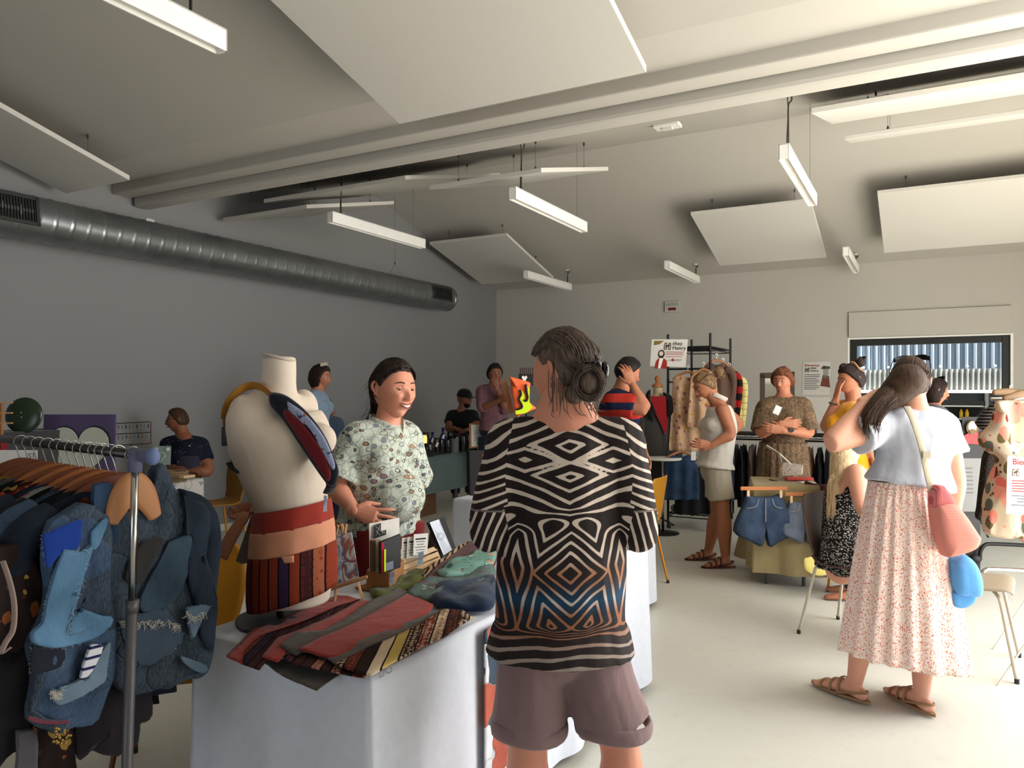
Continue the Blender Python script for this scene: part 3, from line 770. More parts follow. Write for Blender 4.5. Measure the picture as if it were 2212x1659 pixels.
def top_mb(J, o=.012, hem=.03, sleeve=.55, fem=0., belly=0., neck=6, flare=0., so=None, shift=0., arms='LR', cuff=.0, inn=.62):
    """shirt volume: hem = drop below the hip joint (x H); sleeve 0..1 upper arm, 1..2 forearm"""
    H = J['H']; T = torso(J, o, fem, belly)[:neck+1]; up = (J['chest']-J['hip']).normalized()
    p = J['hip']; q = [(p-up*hem*H, T[1][1]+flare, T[1][2]+flare)]
    if hem > .03: q.append((p-up*hem*H*.4, T[1][1]+flare*.5, T[1][2]+flare*.5))
    for a in T[1:]:
        if (a[0]-q[-1][0]).dot(up) > .01 or a is T[-1]: q.append(a)
    if neck == 5: q.append((J['chest'].lerp(J['neck'], .74), .078*H+o, .048*H+o))
    mb = MB(); mb.tube([a for a, _, _ in q], [(b, d) for _, b, d in q], 24, side=J['side'], k=4)
    w = J.get('wide', 1.0); so = o if so is None else so
    for s in arms:
        S, E, W = J[s+'S'], J[s+'E'], J[s+'W']; iq = J['chest'].lerp(J['neck'], inn)
        mb.tube([iq, iq.lerp(S, .6), S], [.043*H*w+o, .040*H*w+o, .037*H*w+o], 14, k=3, round_=True)
        if sleeve > 0:
            if sleeve <= 1:
                e = S.lerp(E, sleeve); mb.tube([S, S.lerp(e, .5), e], [.037*H*w+so, .036*H*w+so, .034*H*w+so+cuff], 14, k=3)
            else:
                e = E.lerp(W, sleeve-1); mb.tube([S, S.lerp(E, .5), E, E.lerp(e, .5), e], [.037*H*w+so, .034*H*w+so, .029*H*w+so, .027*H*w+so, .022*H*w+so+cuff], 14, k=3)
    if fem > .3 and not J.get('flat'):
        for s in (-1, 1): mb.ell(J['chest']+J['side']*s*.043*H+J['f']*.043*H, (.044*H+o*.5, .037*H+o, .042*H+o*.5), 14, 10, Matrix((J['side'], J['f'], (0, 0, 1))).transposed())
    return mb
def legwear_mb(J, o=.012, length=.9, waist=.0, hemo=.0, fem=0., top=1.):
    """length 0..1 thigh, 1..2 shin"""
    H = J['H']; T = torso(J, o, fem); mb = MB(); up = (J['chest']-J['hip']).normalized(); w = J.get('wide', 1.)
    mb.tube([J['hip']-up*.045*H, J['hip'], J['hip'].lerp(J['chest'], .3*top)], [(.078*H*w+o, .064*H*w+o), (T[1][1], T[1][2]), (T[2][1], T[2][2])], 22, side=J['side'], k=4, round_=True)
    for s in 'LR':
        Pp, K, A = J[s+'P'], J[s+'K'], J[s+'A']
        if length <= 1: e = Pp.lerp(K, length); mb.tube([Pp+up*.02*H, Pp.lerp(e, .5), e], [.056*H*w+o, .052*H*w+o, .047*H*w+o+hemo], 16, k=4)
        else:
            e = K.lerp(A, length-1); mb.tube([Pp+up*.02*H, Pp.lerp(K, .5), K, K.lerp(e, .5), e], [.056*H*w+o, .050*H*w+o, .040*H*w+o, .036*H*w+o, .03*H+o+hemo], 16, k=4)
    return mb
def cloth(name, mb, mat, T, vox=.011, sm=5, famp=.006, fsc=(9, 9, 4), seed=0., attrs=None):
    me = remesh(mb, vox, sm)
    if famp: displace(me, lambda co, n: famp*(noise.noise(V((co.x*fsc[0]+seed, co.y*fsc[1]+seed, co.z*fsc[2])))+.5*noise.noise(V((co.x*fsc[0]*2.3+seed, co.y*fsc[1]*2.3, co.z*fsc[2]*2+seed)))))
    L = T.location; 
    if attrs:
        for k, fn in attrs.items(): fattr(me, k, fn)
    for v in me.vertices: v.co = v.co-L
    return obj(name, me, mat, T)
def hair_mb(J, hs, thick=.014, line=None, rough=.004, seed=0., nu=64, nv=48, freq=(14, 14, 3), back=0., vol=None):
    """scalp hair: a shell that sinks under the skin outside the hairline"""
    M = headframe(J); c = J['head']; mb = MB(); line = line or [(-1, -.72), (-.25, -.50), (.05, -.12), (.3, .15), (.6, .52), (1, .66)]
    def zl(y):
        for (a, p), (b, q) in zip(line, line[1:]):
            if a <= y <= b: return p+(q-p)*(y-a)/(b-a)
        return line[-1][1]
    vs = []; fs = []
    for i in range(nv+1):
        t = PI*i/nv
        for j in range(nu):
            a = 2*PI*j/nu; d = V((math.sin(t)*math.cos(a), math.sin(t)*math.sin(a), math.cos(t)))
            k = sstep(-.03, .14, d.z-zl(d.y)+.04*noise.noise(V((a*3, d.z*3, seed))))
            ex = thick*k*(1+.35*noise.noise(d*2.3+V((seed, 0, 0)))) - .006*(1-k)
            ex += rough*k*noise.noise(V((math.atan2(d.z, d.y if abs(d.y) > 1e-6 else 1e-6)*1.2, d.x*freq[0], d.y*2+seed)))
            if vol: ex += vol(d)*k
            vs.append(c + M @ ((head_point(tuple(d), 0, 0)+d*ex/1.)*hs))
    for i in range(nv):
        for j in range(nu): fs.append((i*nu+j, (i+1)*nu+j, (i+1)*nu+(j+1) % nu, i*nu+(j+1) % nu))
    return mb.add(vs, fs)
def strands(mb, pathfn, n, r=.0016, k=4, m=5, seed=1):
    rnd = random.Random(seed)
    for i in range(n):
        pts = pathfn(rnd)
        mb.tube(pts, [r*.8]+[r]*(len(pts)-2)+[r*.25], m, k=k, caps=False)
def comb(J, hs, th, phs, off=.016):
    """points over the scalp from the front hairline back, at side angle th"""
    M = headframe(J); out = []
    for p in phs:
        d = V((math.sin(th), math.cos(th)*math.cos(p), math.cos(th)*math.sin(p))); out.append(J['head']+M @ (head_point(tuple(d), 0, 0)*hs+d*off))
    return out
def face_parts(J, hs, T, open_=0., smile=.3, brow=M_brow, iris=M_iris, look=(0, 1, 0), teeth=False, lid=None):
    M = headframe(J); c = J['head']
    def W(p): return c+M @ (V(p)*hs)
    for sx in (-1, 1):
        e = V((sx*.031, .0735, .006)); lk = V(look).normalized()
        m = MB(); m.ell(W(e), (.0122*hs, .0122*hs, .0122*hs), 20, 14, M); o = wobj('eye', m, M_eyew, T, smooth=True)
        L = V(T.location)
        m = MB().lathe([(.0, .0026), (.004, .0022), (.0062, .0009), (.0066, -.001)], (0, 0, 0), 18, M @ lk); m.v = [q*hs+W(e+lk*.0110) for q in m.v]
        i_ = wobj('iris', m, iris, T, smooth=True); i_.parent = o
        m = MB().lathe([(.0, .0032), (.0024, .0030), (.0026, .0018)], (0, 0, 0), 14, M @ lk); m.v = [q*hs+W(e+lk*.0110) for q in m.v]
        i_ = wobj('pupil', m, M_pupil, T, smooth=True); i_.parent = o
        # eyelids
        if lid:
            for up, a0, a1 in ((1, .40-open_, 1.5), (-1, .42-open_*.6, 1.4)):
                m = MB()
                def fn(s, t, up=up, a0=a0, a1=a1):
                    ph = -1.35+2.7*s; el = up*(a0+(a1-a0)*t)*(math.cos(ph*.9)*.8+.2) ; r_ = .0134
                    return W(e+V((math.sin(ph)*math.cos(el), math.cos(ph)*math.cos(el), math.sin(el)))*r_)
                m.grid(fn, 14, 6); wobj('eyelid', m, lid, T, smooth=True, solid=.001)
        m = MB(); br = [V((sx*x, y, z)) for x, y, z in ((.013, .091, .029), (.024, .090, .033), (.036, .084, .033), (.049, .072, .027))]
        m.tube([W(q) for q in br], [.0016*hs, .0026*hs, .0022*hs, .0010*hs], 8, k=3, round_=True); wobj('eyebrow', m, brow, T, smooth=True)
    zc = -.058; sm = smile
    def lipc(x): return sm*.010*(abs(x)/.026)**2
    yb = lambda x: .0985-.016*(x/.028)**2
    up = [V((x, yb(x)+.000, zc+.0036+.002*G(x, .012)-.0012*G(x, .003)+lipc(x)+open_*.004)) for x in (-.027, -.018, -.009, 0, .009, .018, .027)]
    dn = [V((x, yb(x)+.000, zc-.0044-.0032*G(x, .014)+lipc(x)-open_*.012*G(x, .02))) for x in (-.027, -.018, -.009, 0, .009, .018, .027)]
    m = MB(); m.tube([W(q) for q in up], [.0009*hs, .0018*hs, .0024*hs, .0024*hs, .0024*hs, .0018*hs, .0009*hs], 8, k=3, round_=True)
    m.tube([W(q) for q in dn], [.0009*hs, .0020*hs, .0028*hs, .0031*hs, .0028*hs, .0020*hs, .0009*hs], 8, k=3, round_=True); wobj('lips', m, M_lips, T, smooth=True)
    if teeth:
        m = MB(); m.grid(lambda s, t: W(V((-.022+.044*s, yb(-.022+.044*s)-.0025, zc+.004+lipc(-.022+.044*s)-.009*t*(1-(2*s-1)**2*.6)))), 14, 3); wobj('teeth', m, M_teeth, T, smooth=True, solid=.002)
def shoe_sandal(J, s, T, matx, straps=((.25, .5), (.55, .7))):
    H = J['H']; A, Tt = J[s+'A'], J[s+'T']; dd = (Tt-A); dd.z = 0; L = dd.length; dd.normalize(); sd = dd.cross(V((0, 0, 1)))
    g = V((A.x, A.y, 0)); m = MB(); ol = []
    for k in range(20):
        a = 2*PI*k/20; x = math.cos(a); y = math.sin(a); ol.append((.5*(L+.075*H)*x+.5*(L-.03*H), (.024+.005*x)*H*y))
    zb = max(.003, min(A.z-.045*H, .05)); m.prism(ol, g+V((0, 0, zb)), dd, sd, V((0, 0, .012))); so_ = wobj('sandal_sole', m, matx, T)
    m = MB()
    for q, hgt in ((.78, .020), (.52, .032), (.3, .045)):
        c = g+dd*(L*q); m.tube([c+sd*.029*H+V((0, 0, zb+.01)), c+sd*.020*H+V((0, 0, zb+.01+hgt*H*.85)), c+V((0, 0, zb+.012+hgt*H)), c-sd*.020*H+V((0, 0, zb+.01+hgt*H*.85)), c-sd*.029*H+V((0, 0, zb+.01))], [(.0075, .003)]*5, 8, side=dd, k=3)
    m.tube([g+dd*L*.3+sd*.030*H+V((0, 0, zb+.02)), g-dd*.028*H+sd*.016*H+V((0, 0, zb+.045)), g-dd*.042*H+V((0, 0, zb+.05)), g-dd*.028*H-sd*.016*H+V((0, 0, zb+.045)), g+dd*L*.3-sd*.030*H+V((0, 0, zb+.02))], [(.006, .003)]*5, 8, side=V((0, 0, 1)), k=3)
    wobj('sandal_strap', m, matx, T, smooth=True)
# ------------------------------------------------------------------ 1. man in the zebra shirt, seen from behind
def mat_zebra():
    t = NT('zebra_print', .75, 0, .2)
    y = t.attr('zy'); mk = t.math('GREATER_THAN', t.attr('zm'), .5); f = t.math('ADD', t.math('MULTIPLY', t.attr('zs'), mk), t.math('MULTIPLY', t.attr('zf'), t.math('SUBTRACT', 1., mk)))
    fr = t.math('FRACT', f)
    tri = t.math('ABSOLUTE', t.math('SUBTRACT', fr, .5))     # 0 at stripe centre
    wd = t.math('ADD', .155, t.math('MULTIPLY', t.math('SUBTRACT', t.noise(22, 2), .5), .16))
    m = t.math('SUBTRACT', 1., t.n('MapRange', 0, {0: t.math('SUBTRACT', tri, wd), 1: -.02, 2: .02, 3: 0., 4: 1.}))
    light = t.ramp(y, [(0, rgb(206, 190, 176)), (.58, rgb(206, 190, 176)), (.64, rgb(160, 112, 84)), (.70, rgb(150, 100, 72)), (.76, rgb(190, 180, 172)), (.82, rgb(150, 96, 66)), (.90, rgb(140, 92, 66)), (.96, rgb(148, 134, 124)), (1, rgb(148, 134, 124))])
    dark = t.ramp(y, [(0, rgb(34, 25, 24)), (.66, rgb(34, 25, 24)), (.72, rgb(22, 40, 56)), (.76, rgb(20, 58, 86)), (.82, rgb(26, 34, 44)), (.9, rgb(34, 26, 24)), (1, rgb(36, 28, 26))])
    return t.base(t.mix(m, dark, light), folds_bump(t, sc=7), .45, .02)
YM = 2.2
def pm(px, py, dy=0.): return P(px, py, YM+dy)
J = skel((pm(1222, 845).x, YM, 0), (-.10, 1), 1.67, head=pm(1219, 806, .03), hf=V((-.74, .67, -.04)), neck=pm(1222, 908, -.01), chest=pm(1219, 1010), hip=pm(1212, 1325),
         LS=pm(1110, 962), RS=pm(1332, 962), LE=pm(1062, 1118, -.03), RE=pm(1373, 1122, -.03), LW=pm(1095, 1120, .24), RW=pm(1340, 1120, .24),
         LP=pm(1158, 1385), RP=pm(1266, 1385), LK=pm(1140, 1612), RK=pm(1338, 1605), LA=pm(1142, 1915, -.02), RA=pm(1350, 1905, -.02), LT=pm(1120, 1955, .18), RT=pm(1372, 1955, .2))
J['LT'].z = J['RT'].z = .014; J['LA'].z = J['RA'].z = .075; J['wide'] = 1.03
T = thing('person', 'person with grey bun in zebra print blouse and mauve shorts, back to camera', 'person', (pm(1222, 845).x, YM, 0))
J['LD'] = V((.5, .8, .1)); J['RD'] = V((-.5, .8, .1)); J['LN'] = V((0, 0, -1)); J['RN'] = V((0, 0, -1))
J['trap'] = 1
make_body('body', T, J, SK2, 0, .3, vox=.009, hs=1.0, hd=100)
tp = top_mb(J, .020, .066, 1.12, 0, .7, neck=5, flare=.030, so=.015, cuff=.026, inn=.42)
for s, sx in (('L', -1), ('R', 1)): tp.ell(J[s+'E']+V((sx*.006, .0, -.035)), (.058, .075, .06), 16, 10)
# neckline sits wide on the shoulders
tp.tube([J['LS'].lerp(J['RS'], .12)+V((0, 0, .028)), J['LS'].lerp(J['RS'], .22)+V((0, .0, .026))], .03, 10)
tp.tube([J['RS'].lerp(J['LS'], .12)+V((0, 0, .028)), J['RS'].lerp(J['LS'], .22)+V((0, .0, .026))], .03, 10)
me = remesh(tp, .0055, 5)
displace(me, lambda co, n: .005*noise.noise(V((co.x*7, co.y*7, co.z*4)))+.004*noise.noise(V((co.x*22, co.y*10, co.z*6))))
Xc = pm(1224, 0).x
def zf(co):
    a = (co.x-Xc)*745; y = 845+(EYE-co.z)*745
    a += 5*noise.noise(V((co.x*14, 3, co.z*14))); y += 7*noise.noise(V((co.x*11, 9, co.z*11)))
    A = abs(a)
    def dm(cx, cy, kx, ky): return math.sqrt((max(A-cx, cx-A)*kx)**2+1)+abs(y-cy)*ky
    up = min(abs(a)*.42+abs(y-955), abs(a)*.42+abs(y-1018)+2)            # two small diamonds
    sd_ = abs(A-92)*.36+abs(y-987)*1.05+8                                  # lozenges at the shoulder blades
    U = min(up, sd_)
    lw = A*.85+abs(y-1213)*1.02                                          # big diamond at the waist
    side = abs(A-108)*1.15+abs(y-1205)*.28+30
    lower = min(lw, side)
    base = abs(y-985)*1.0+6*math.cos(a*.055)
    bot = (1385-y)+.0009*a*a+8
    f = U if U < 62 else 62+(base-62)*sstep(0, 60, U-62)+(U-62)*(1-sstep(0, 60, U-62))
    k = sstep(-25, 25, (y-1100)-A*.18)
    f = f*(1-k)+(lower+14)*k if k < 1 else lower+14
    kb = sstep(1318, 1345, y); f = f*(1-kb)+bot*kb
    return f/22.5
def zs(co):
    a = (co.x-Xc)*745; y = 845+(EYE-co.z)*745; A = abs(a)
    w_ = 9*noise.noise(V((co.x*9, co.y*9, co.z*9)))
    up_ = (y*1.02-A*.45+10*math.sin(y*.03)+w_)/24; lo_ = ((A-118)*1.3-y*.45+w_)/24
    return up_ if y < 1092 else lo_
def zmk(co):
    A = abs((co.x-Xc)*745); y = 845+(EYE-co.z)*745; lim = 122+10*math.sin(y*.02)+(10 if y > 1080 else 0)
    return .5+(A-lim)/20. if y < 1192 else 0.
fattr(me, 'zf', zf); fattr(me, 'zs', zs); fattr(me, 'zm', zmk); fattr(me, 'zy', lambda co: (845+(EYE-co.z)*745-890)/500)
for v in me.vertices: v.co = v.co-T.location
obj('zebra_blouse', me, mat_zebra(), T)
sh = legwear_mb(J, .016, .80, hemo=.014, top=.4)
cloth('shorts', sh, M_mauve, T, .008, 5, .007, (8, 8, 6), 2.)
m = MB()
for s in 'LR':
    e = J[s+'P'].lerp(J[s+'K'], .80); d = (J[s+'K']-J[s+'P']).normalized(); r_ = .104
    pts = []
    for i in range(25):
        a = 2*PI*i/24; x = V((1, 0, 0)); yv = d.cross(x).normalized(); pts.append(e+x*math.cos(a)*r_*(1+.03*math.sin(3*a))+yv*math.sin(a)*r_+d*.006*math.sin(2*a))
    m.tube(pts, [(.009, .024)]*25, 8, side=None)
wobj('rolled_hem', m, M_mauve, T, smooth=True)
for pl in ([(1252, 1392), (1254, 1425), (1262, 1434), (1296, 1434), (1300, 1426)], [(1304, 1395), (1302, 1420)]):
    wobj('pocket_stitching', MB().tube([pm(x, y, -.118-.004*k) for k, (x, y) in enumerate(pl)], .0016, 6, k=3), plain('mauve_thread', rgb(84, 66, 66), .8), T)
# hair: grey, combed back to a low bun with a black claw clip
M_greyh = hairmat('grey_brown_hair', rgb(66, 53, 45), rgb(118, 102, 90))
hm = hair_mb(J, 1.0, .016, [(-1, -.5), (-.45, -.38), (-.30, .08), (-.05, .22), (.2, .16), (.4, .36), (.7, .6), (1, .68)], .008, 3., 90, 64, (26, 10, 3)); M3 = headframe(J); hc = J['head']
bun = pm(1270, 828, -.075)
hm.ell(bun, (.038, .036, .046), 20, 14); hm.ell(bun+V((-.035, .02, -.03)), (.03, .04, .03), 16, 10)
def pth(rnd):
    th = rnd.uniform(-1.02, 1.02); o_ = rnd.uniform(.012, .022)
    return comb(J, 1.0, th, (.75+rnd.uniform(-.1, .1), 1.25, 1.8, 2.35, 2.8), o_)+[bun+V((rnd.uniform(-.03, .03), rnd.uniform(-.03, .03), rnd.uniform(-.03, .04)))]
strands(hm, pth, 420, .0016, 4, 5, 4)
def pwisp(rnd):
    a = bun+V((rnd.uniform(-.11, .03), rnd.uniform(-.02, .05), rnd.uniform(-.06, -.02))); q = V((rnd.uniform(-.02, .03), rnd.uniform(-.02, .0), 0))
    return [a+V((0, 0, .06)), a, a+q*.6+V((0, 0, -.03)), a+q+V((rnd.uniform(-.01, .02), 0, -.06*rnd.uniform(.4, 1)))]
strands(hm, pwisp, 42, .0013, 4, 4, 8)
def pbun(rnd):
    a = rnd.uniform(0, 6.28); r_ = rnd.uniform(.03, .046); y_ = rnd.uniform(-.03, .02)
    return [bun+V((math.cos(a+i*.6)*r_, -.02+y_*.5-.012*math.sin(i), math.sin(a+i*.6)*r_*1.15)) for i in range(5)]
strands(hm, pbun, 170, .0009, 3, 4, 9)
wobj('hair', hm, M_greyh, T, smooth=True)
m = MB(); cc = pm(1287, 803, -.075)
m.tube([cc+V((0, 0, .045)), cc+V((.01, -.01, .02)), cc+V((.012, -.012, -.015)), cc+V((.004, -.01, -.05))], [(.006, .004), (.012, .006), (.012, .006), (.005, .004)], 10, k=4, round_=True)
m.ell(cc+V((.026, .0, .004)), (.013, .02, .026), 16, 10)
for k in range(4): m.tube([cc+V((.01, -.01, .03-.02*k)), cc+V((-.012, -.018, .026-.02*k)), cc+V((-.03, -.008, .024-.02*k))], .003, 6, k=3)
wobj('hair_clip', m, plain('black_acetate', rgb(12, 12, 13), .15, 0, .6), T, smooth=True)

# ------------------------------------------------------------------ 2. the seller in the shell-print shirt
YS = 3.52
def p2(px, py, dy=0.): return P(px, py, YS+dy)
fS = V((.74, -.67, 0)); J = skel((p2(832, 845).x, YS, 0), fS, 1.69, head=p2(850, 842, -.02), hf=V((.70, -.70, -.06)), hu=V((.03, 0, 1)), neck=p2(835, 922), chest=p2(826, 990, 0), hip=p2(825, 1130, .05),
   RS=p2(772, 948, -.08), LS=p2(872, 946, .08), RE=p2(722, 1050, -.12), LE=p2(897, 1060, .24), RW=p2(766, 1103, -.24), LW=p2(880, 1125, .10))
J['wide'] = 1.08; J['RD'] = V((.80, -.10, -.22)); J['RN'] = V((.1, .95, -.2)); J['Rth'] = 1; J['Rcurl'] = .30; J['Rspr'] = .35; J['LD'] = V((-.2, -.6, -.3)); J['LN'] = V((-.5, 0, -1))
for k in 'LR': J[k+'P'].y += .05; J[k+'K'].y += .05; J[k+'A'].y += .05; J[k+'T'].y += .05
T = thing('person', 'smiling seller in shell-print shirt with hand on hip behind the white table', 'person', (p2(832, 0).x, YS, 0))
HS = 1.15
make_body('body', T, J, SK2, .4, .6, vox=.009, hs=HS, hd=150, fat=.8, hvox=.003)
tp = top_mb(J, .018, .012, .80, .8, .9, neck=6, flare=.012, so=.022, cuff=.016)
tp.ell(p2(850, 1070, -.05), (.15, .13, .13), 20, 14)
cloth('shell_print_shirt', tp, M_shell, T, .008, 4, .012, (7, 7, 5), 5.)
# collar, placket, pocket flap and buttons
M3 = Matrix((J['side'], J['f'], (0, 0, 1))).transposed(); nk = J['neck']
m = MB()
for sx in (-1, 1):
    pts = [nk+M3 @ V(q) for q in ((0, -.072, .035), (sx*.06, -.045, .032), (sx*.078, .010, .012), (sx*.05, .062, -.018), (sx*.022, .088, -.055))]
    m.tube(pts, [(.024, .007), (.030, .007), (.034, .007), (.036, .007), (.008, .004)], 10, side=V((0, 0, 1)), k=4)
wobj('collar', m, M_shell, T, smooth=True)
m = MB()
for k, (px, py, dy) in enumerate(((869, 948, -.165), (878, 990, -.215), (886, 1030, -.235), (893, 1072, -.225), (893, 1112, -.205))):
    m.lathe([(0, .003), (.006, .003), (.007, 0)], p2(px, py, dy), 12, V((.74, -.67, 0)))
wobj('shirt_buttons', m, plain('shell_button', rgb(190, 184, 170), .3), T)
cloth('trousers', legwear_mb(J, .012, 1.8, fem=.6, top=.7), M_red, T, .012, 4, .008)
# sit the trousers wide at the hip where the photo shows them left and right of the props
face_parts(J, HS, T, open_=.16, smile=.75, teeth=True, lid=SK2, look=(.1, 1, 0))
M_dkh = hairmat('dark_brown_hair', rgb(26, 19, 17), rgb(58, 42, 34))
hm = hair_mb(J, HS, .014, [(-1, -.9), (-.45, -.62), (-.30, .10), (-.05, .30), (.16, .02), (.34, .30), (.55, .54), (.75, .63), (1, .66)], .004, 7., 90, 64, (20, 8, 3)); M3 = headframe(J); hc = J['head']
def pth(rnd):
    th = rnd.uniform(-1.05, 1.05); e_ = V((math.sin(th)*.05, -.095-rnd.uniform(0, .02), -.10)); g_ = V((math.sin(th)*.05+.02, -.115-rnd.uniform(0, .04), -.16-rnd.uniform(0, .07)))
    return comb(J, HS, th, (.80+rnd.uniform(-.04, .06), 1.25, 1.8, 2.35, 2.9), rnd.uniform(.010, .017))+[hc+M3 @ e_, hc+M3 @ g_]
strands(hm, pth, 420, .0020, 4, 5, 2)
hm.tube([hc+M3 @ V(q) for q in ((0, -.08, .03), (0, -.10, -.06), (.01, -.11, -.12), (.02, -.13, -.17))], [(.07, .03), (.05, .026), (.036, .018), (.012, .008)], 14, side=J['side'], k=4, round_=True)
def psid(rnd):
    th = 1.12+rnd.uniform(0, .2); e_ = V((.045, -.10, -.11)); return comb(J, HS, th, (1.35, 2.0, 2.6, 3.1), .010)+[hc+M3 @ e_]
strands(hm, psid, 60, .0018, 4, 5, 5)
def pfly(rnd):
    a = hc+M3 @ V((rnd.uniform(-.03, .06), -.11, rnd.uniform(-.12, .05))); return [a, a+M3 @ V((rnd.uniform(-.02, .02), -.03, -.02)), a+M3 @ V((rnd.uniform(-.03, .03), -.05, -.06))]
strands(hm, pfly, 30, .0007, 3, 3, 15)
wobj('hair', hm, M_dkh, T, smooth=True)
m = MB().ell(hc+M3 @ (V((.078, -.010, -.028))*HS), (.005, .005, .006), 10, 8); wobj('earring', m, M_wire, T, smooth=True)

# ------------------------------------------------------------------ 3. woman in white tee and flowered skirt
YW = 3.6
def p3(px, py, dy=0.): return P(px, py, YW+dy)
J = skel((p3(1950, 0).x, YW, 0), (-.12, 1), 1.65, head=p3(1968, 828), hf=V((.62, .78, -.02)), hu=V((-.05, 0, 1)), neck=p3(1978, 893), chest=p3(1978, 960), hip=p3(1955, 1110),
   LS=p3(1912, 918), RS=p3(2036, 923), LE=p3(1795, 958, -.10), RE=p3(2064, 1030, .0), LW=p3(1868, 868, -.03), RW=p3(2062, 1115, .05),
   LP=p3(1915, 1120), RP=p3(1992, 1120), LK=p3(1880, 1290), RK=p3(1995, 1300), LA=Pz(1840, 1478, .09), RA=Pz(1996, 1500, .09), LT=V((1.555, 3.86, .022)), RT=V((1.87, 3.76, .022)))
J['LA'] = V((1.66, 3.68, .085)); J['RA'] = V((1.915, 3.55, .085))
J['LD'] = V((.75, .1, .25)); J['LN'] = V((.2, .9, .0)); J['Lcurl'] = .7; J['RN'] = V((-.9, .1, 0)); J['RD'] = V((-.1, 0, -1))
J['wide'] = 1.04
T = thing('person', 'woman in white tee and long flowered skirt holding back her brown ponytail', 'person', (p3(1950, 0).x, YW, 0))
make_body('body', T, J, SK, .6, .1, vox=.010, hs=.99, hd=96)
tp = top_mb(J, .022, -.085, .52, .6, .3, neck=5, flare=.012, so=.024, cuff=.016)
cloth('white_tee', tp, M_wtee, T, .010, 4, .016, (7, 7, 5), 11.)
def skirt(name, T, top, bot, rt, rb, mat, npl=22, amp=.018, xs=V((1, 0, 0)), ys=V((0, 1, 0)), yell=.8, hem=lambda a: 0., ease=1.0, attrs=None):
    m = MB()
    def fn(s, t):
        a = 2*PI*s; c = top.lerp(bot, t); r_ = rt+(rb-rt)*(t**ease)
        pl = amp*(t**.6)*(math.sin(npl*a+2*math.sin(3*a))+.5*math.sin(npl*.4*a+1))+.004*math.sin(npl*2*a)*(1-t)
        q = c+xs*math.cos(a)*(r_+pl)+ys*math.sin(a)*(r_+pl)*yell
        q.z += t*hem(a)+.006*noise.noise(V((a*3, t*5, 1))); return q
    m.grid(fn, 220, 40, closeu=True); return wobj(name, m, mat, T, smooth=True, solid=.003)
skirt('flowered_skirt', T, p3(1953, 1040), p3(1952, 1428, .0), .155, .285, M_ditsy, 17, .013, yell=.78, hem=lambda a: -.045*math.cos(a)-.02*math.sin(a), ease=.9)
m = MB(); c = p3(1953, 1045)
m.grid(lambda s, t: c+V((math.cos(2*PI*s)*(.158+.003*math.sin(80*PI*s)), math.sin(2*PI*s)*(.125+.003*math.sin(80*PI*s)), .015-.075*t)), 160, 4, closeu=True); wobj('gathered_waistband', m, M_ditsy, T, smooth=True, solid=.004)
for s in 'LR': shoe_sandal(J, s, T, M_tanl)
M_brh = hairmat('brown_hair', rgb(38, 26, 19), rgb(80, 56, 40))
hm = hair_mb(J, .99, .013, [(-1, -.55), (-.25, -.45), (.0, -.05), (.3, .3), (.6, .55), (1, .66)], .004, 9., 80, 60, (20, 8, 3)); M3 = headframe(J); hc = J['head']
tie = p3(1905, 868, -.08); tail = p3(1878, 905, -.10)
def pth(rnd):
    th = rnd.uniform(-1.25, 1.2)
    return comb(J, .99, th, (.85, 1.3, 1.8, 2.3, 2.8), rnd.uniform(.010, .016))+[tie+V((rnd.uniform(-.02, .03), rnd.uniform(-.04, .02), rnd.uniform(-.03, .03)))]
strands(hm, pth, 420, .0022, 4, 5, 3)
hm.tube([hc+M3 @ V((0, -.07, .01)), hc.lerp(tie, .65), tie, tail, tail+V((.01, 0, -.05))], [.082, .066, .048, .04, .012], 16, k=4, round_=True)
def pt2(rnd):
    q = V((rnd.uniform(-.035, .035), rnd.uniform(-.04, .01), rnd.uniform(-.02, .02))); return [hc.lerp(tie, .5)+q*1.4, tie+q*1.1, tail+q, tail+q*.8+V((rnd.uniform(-.01, .03), 0, -.05-rnd.uniform(0, .04)))]
strands(hm, pt2, 160, .002, 4, 5, 6)
wobj('hair', hm, M_brh, T, smooth=True)
m = MB()   # sunglasses pushed up on the head
gl = [hc+M3 @ V(q) for q in ((-.078, .03, .115), (-.045, .066, .125), (0, .075, .13), (.045, .066, .125), (.078, .03, .115))]
m.tube(gl, [(.003, .010), (.003, .014), (.002, .006), (.003, .014), (.003, .010)], 8, k=4)
for sx in (-1, 1): m.tube([hc+M3 @ V(q) for q in ((sx*.078, .03, .118), (sx*.088, -.01, .07), (sx*.086, -.03, .02), (sx*.082, -.035, -.03))], .0022, 6, k=3)
wobj('sunglasses', m, M_black, T, smooth=True)
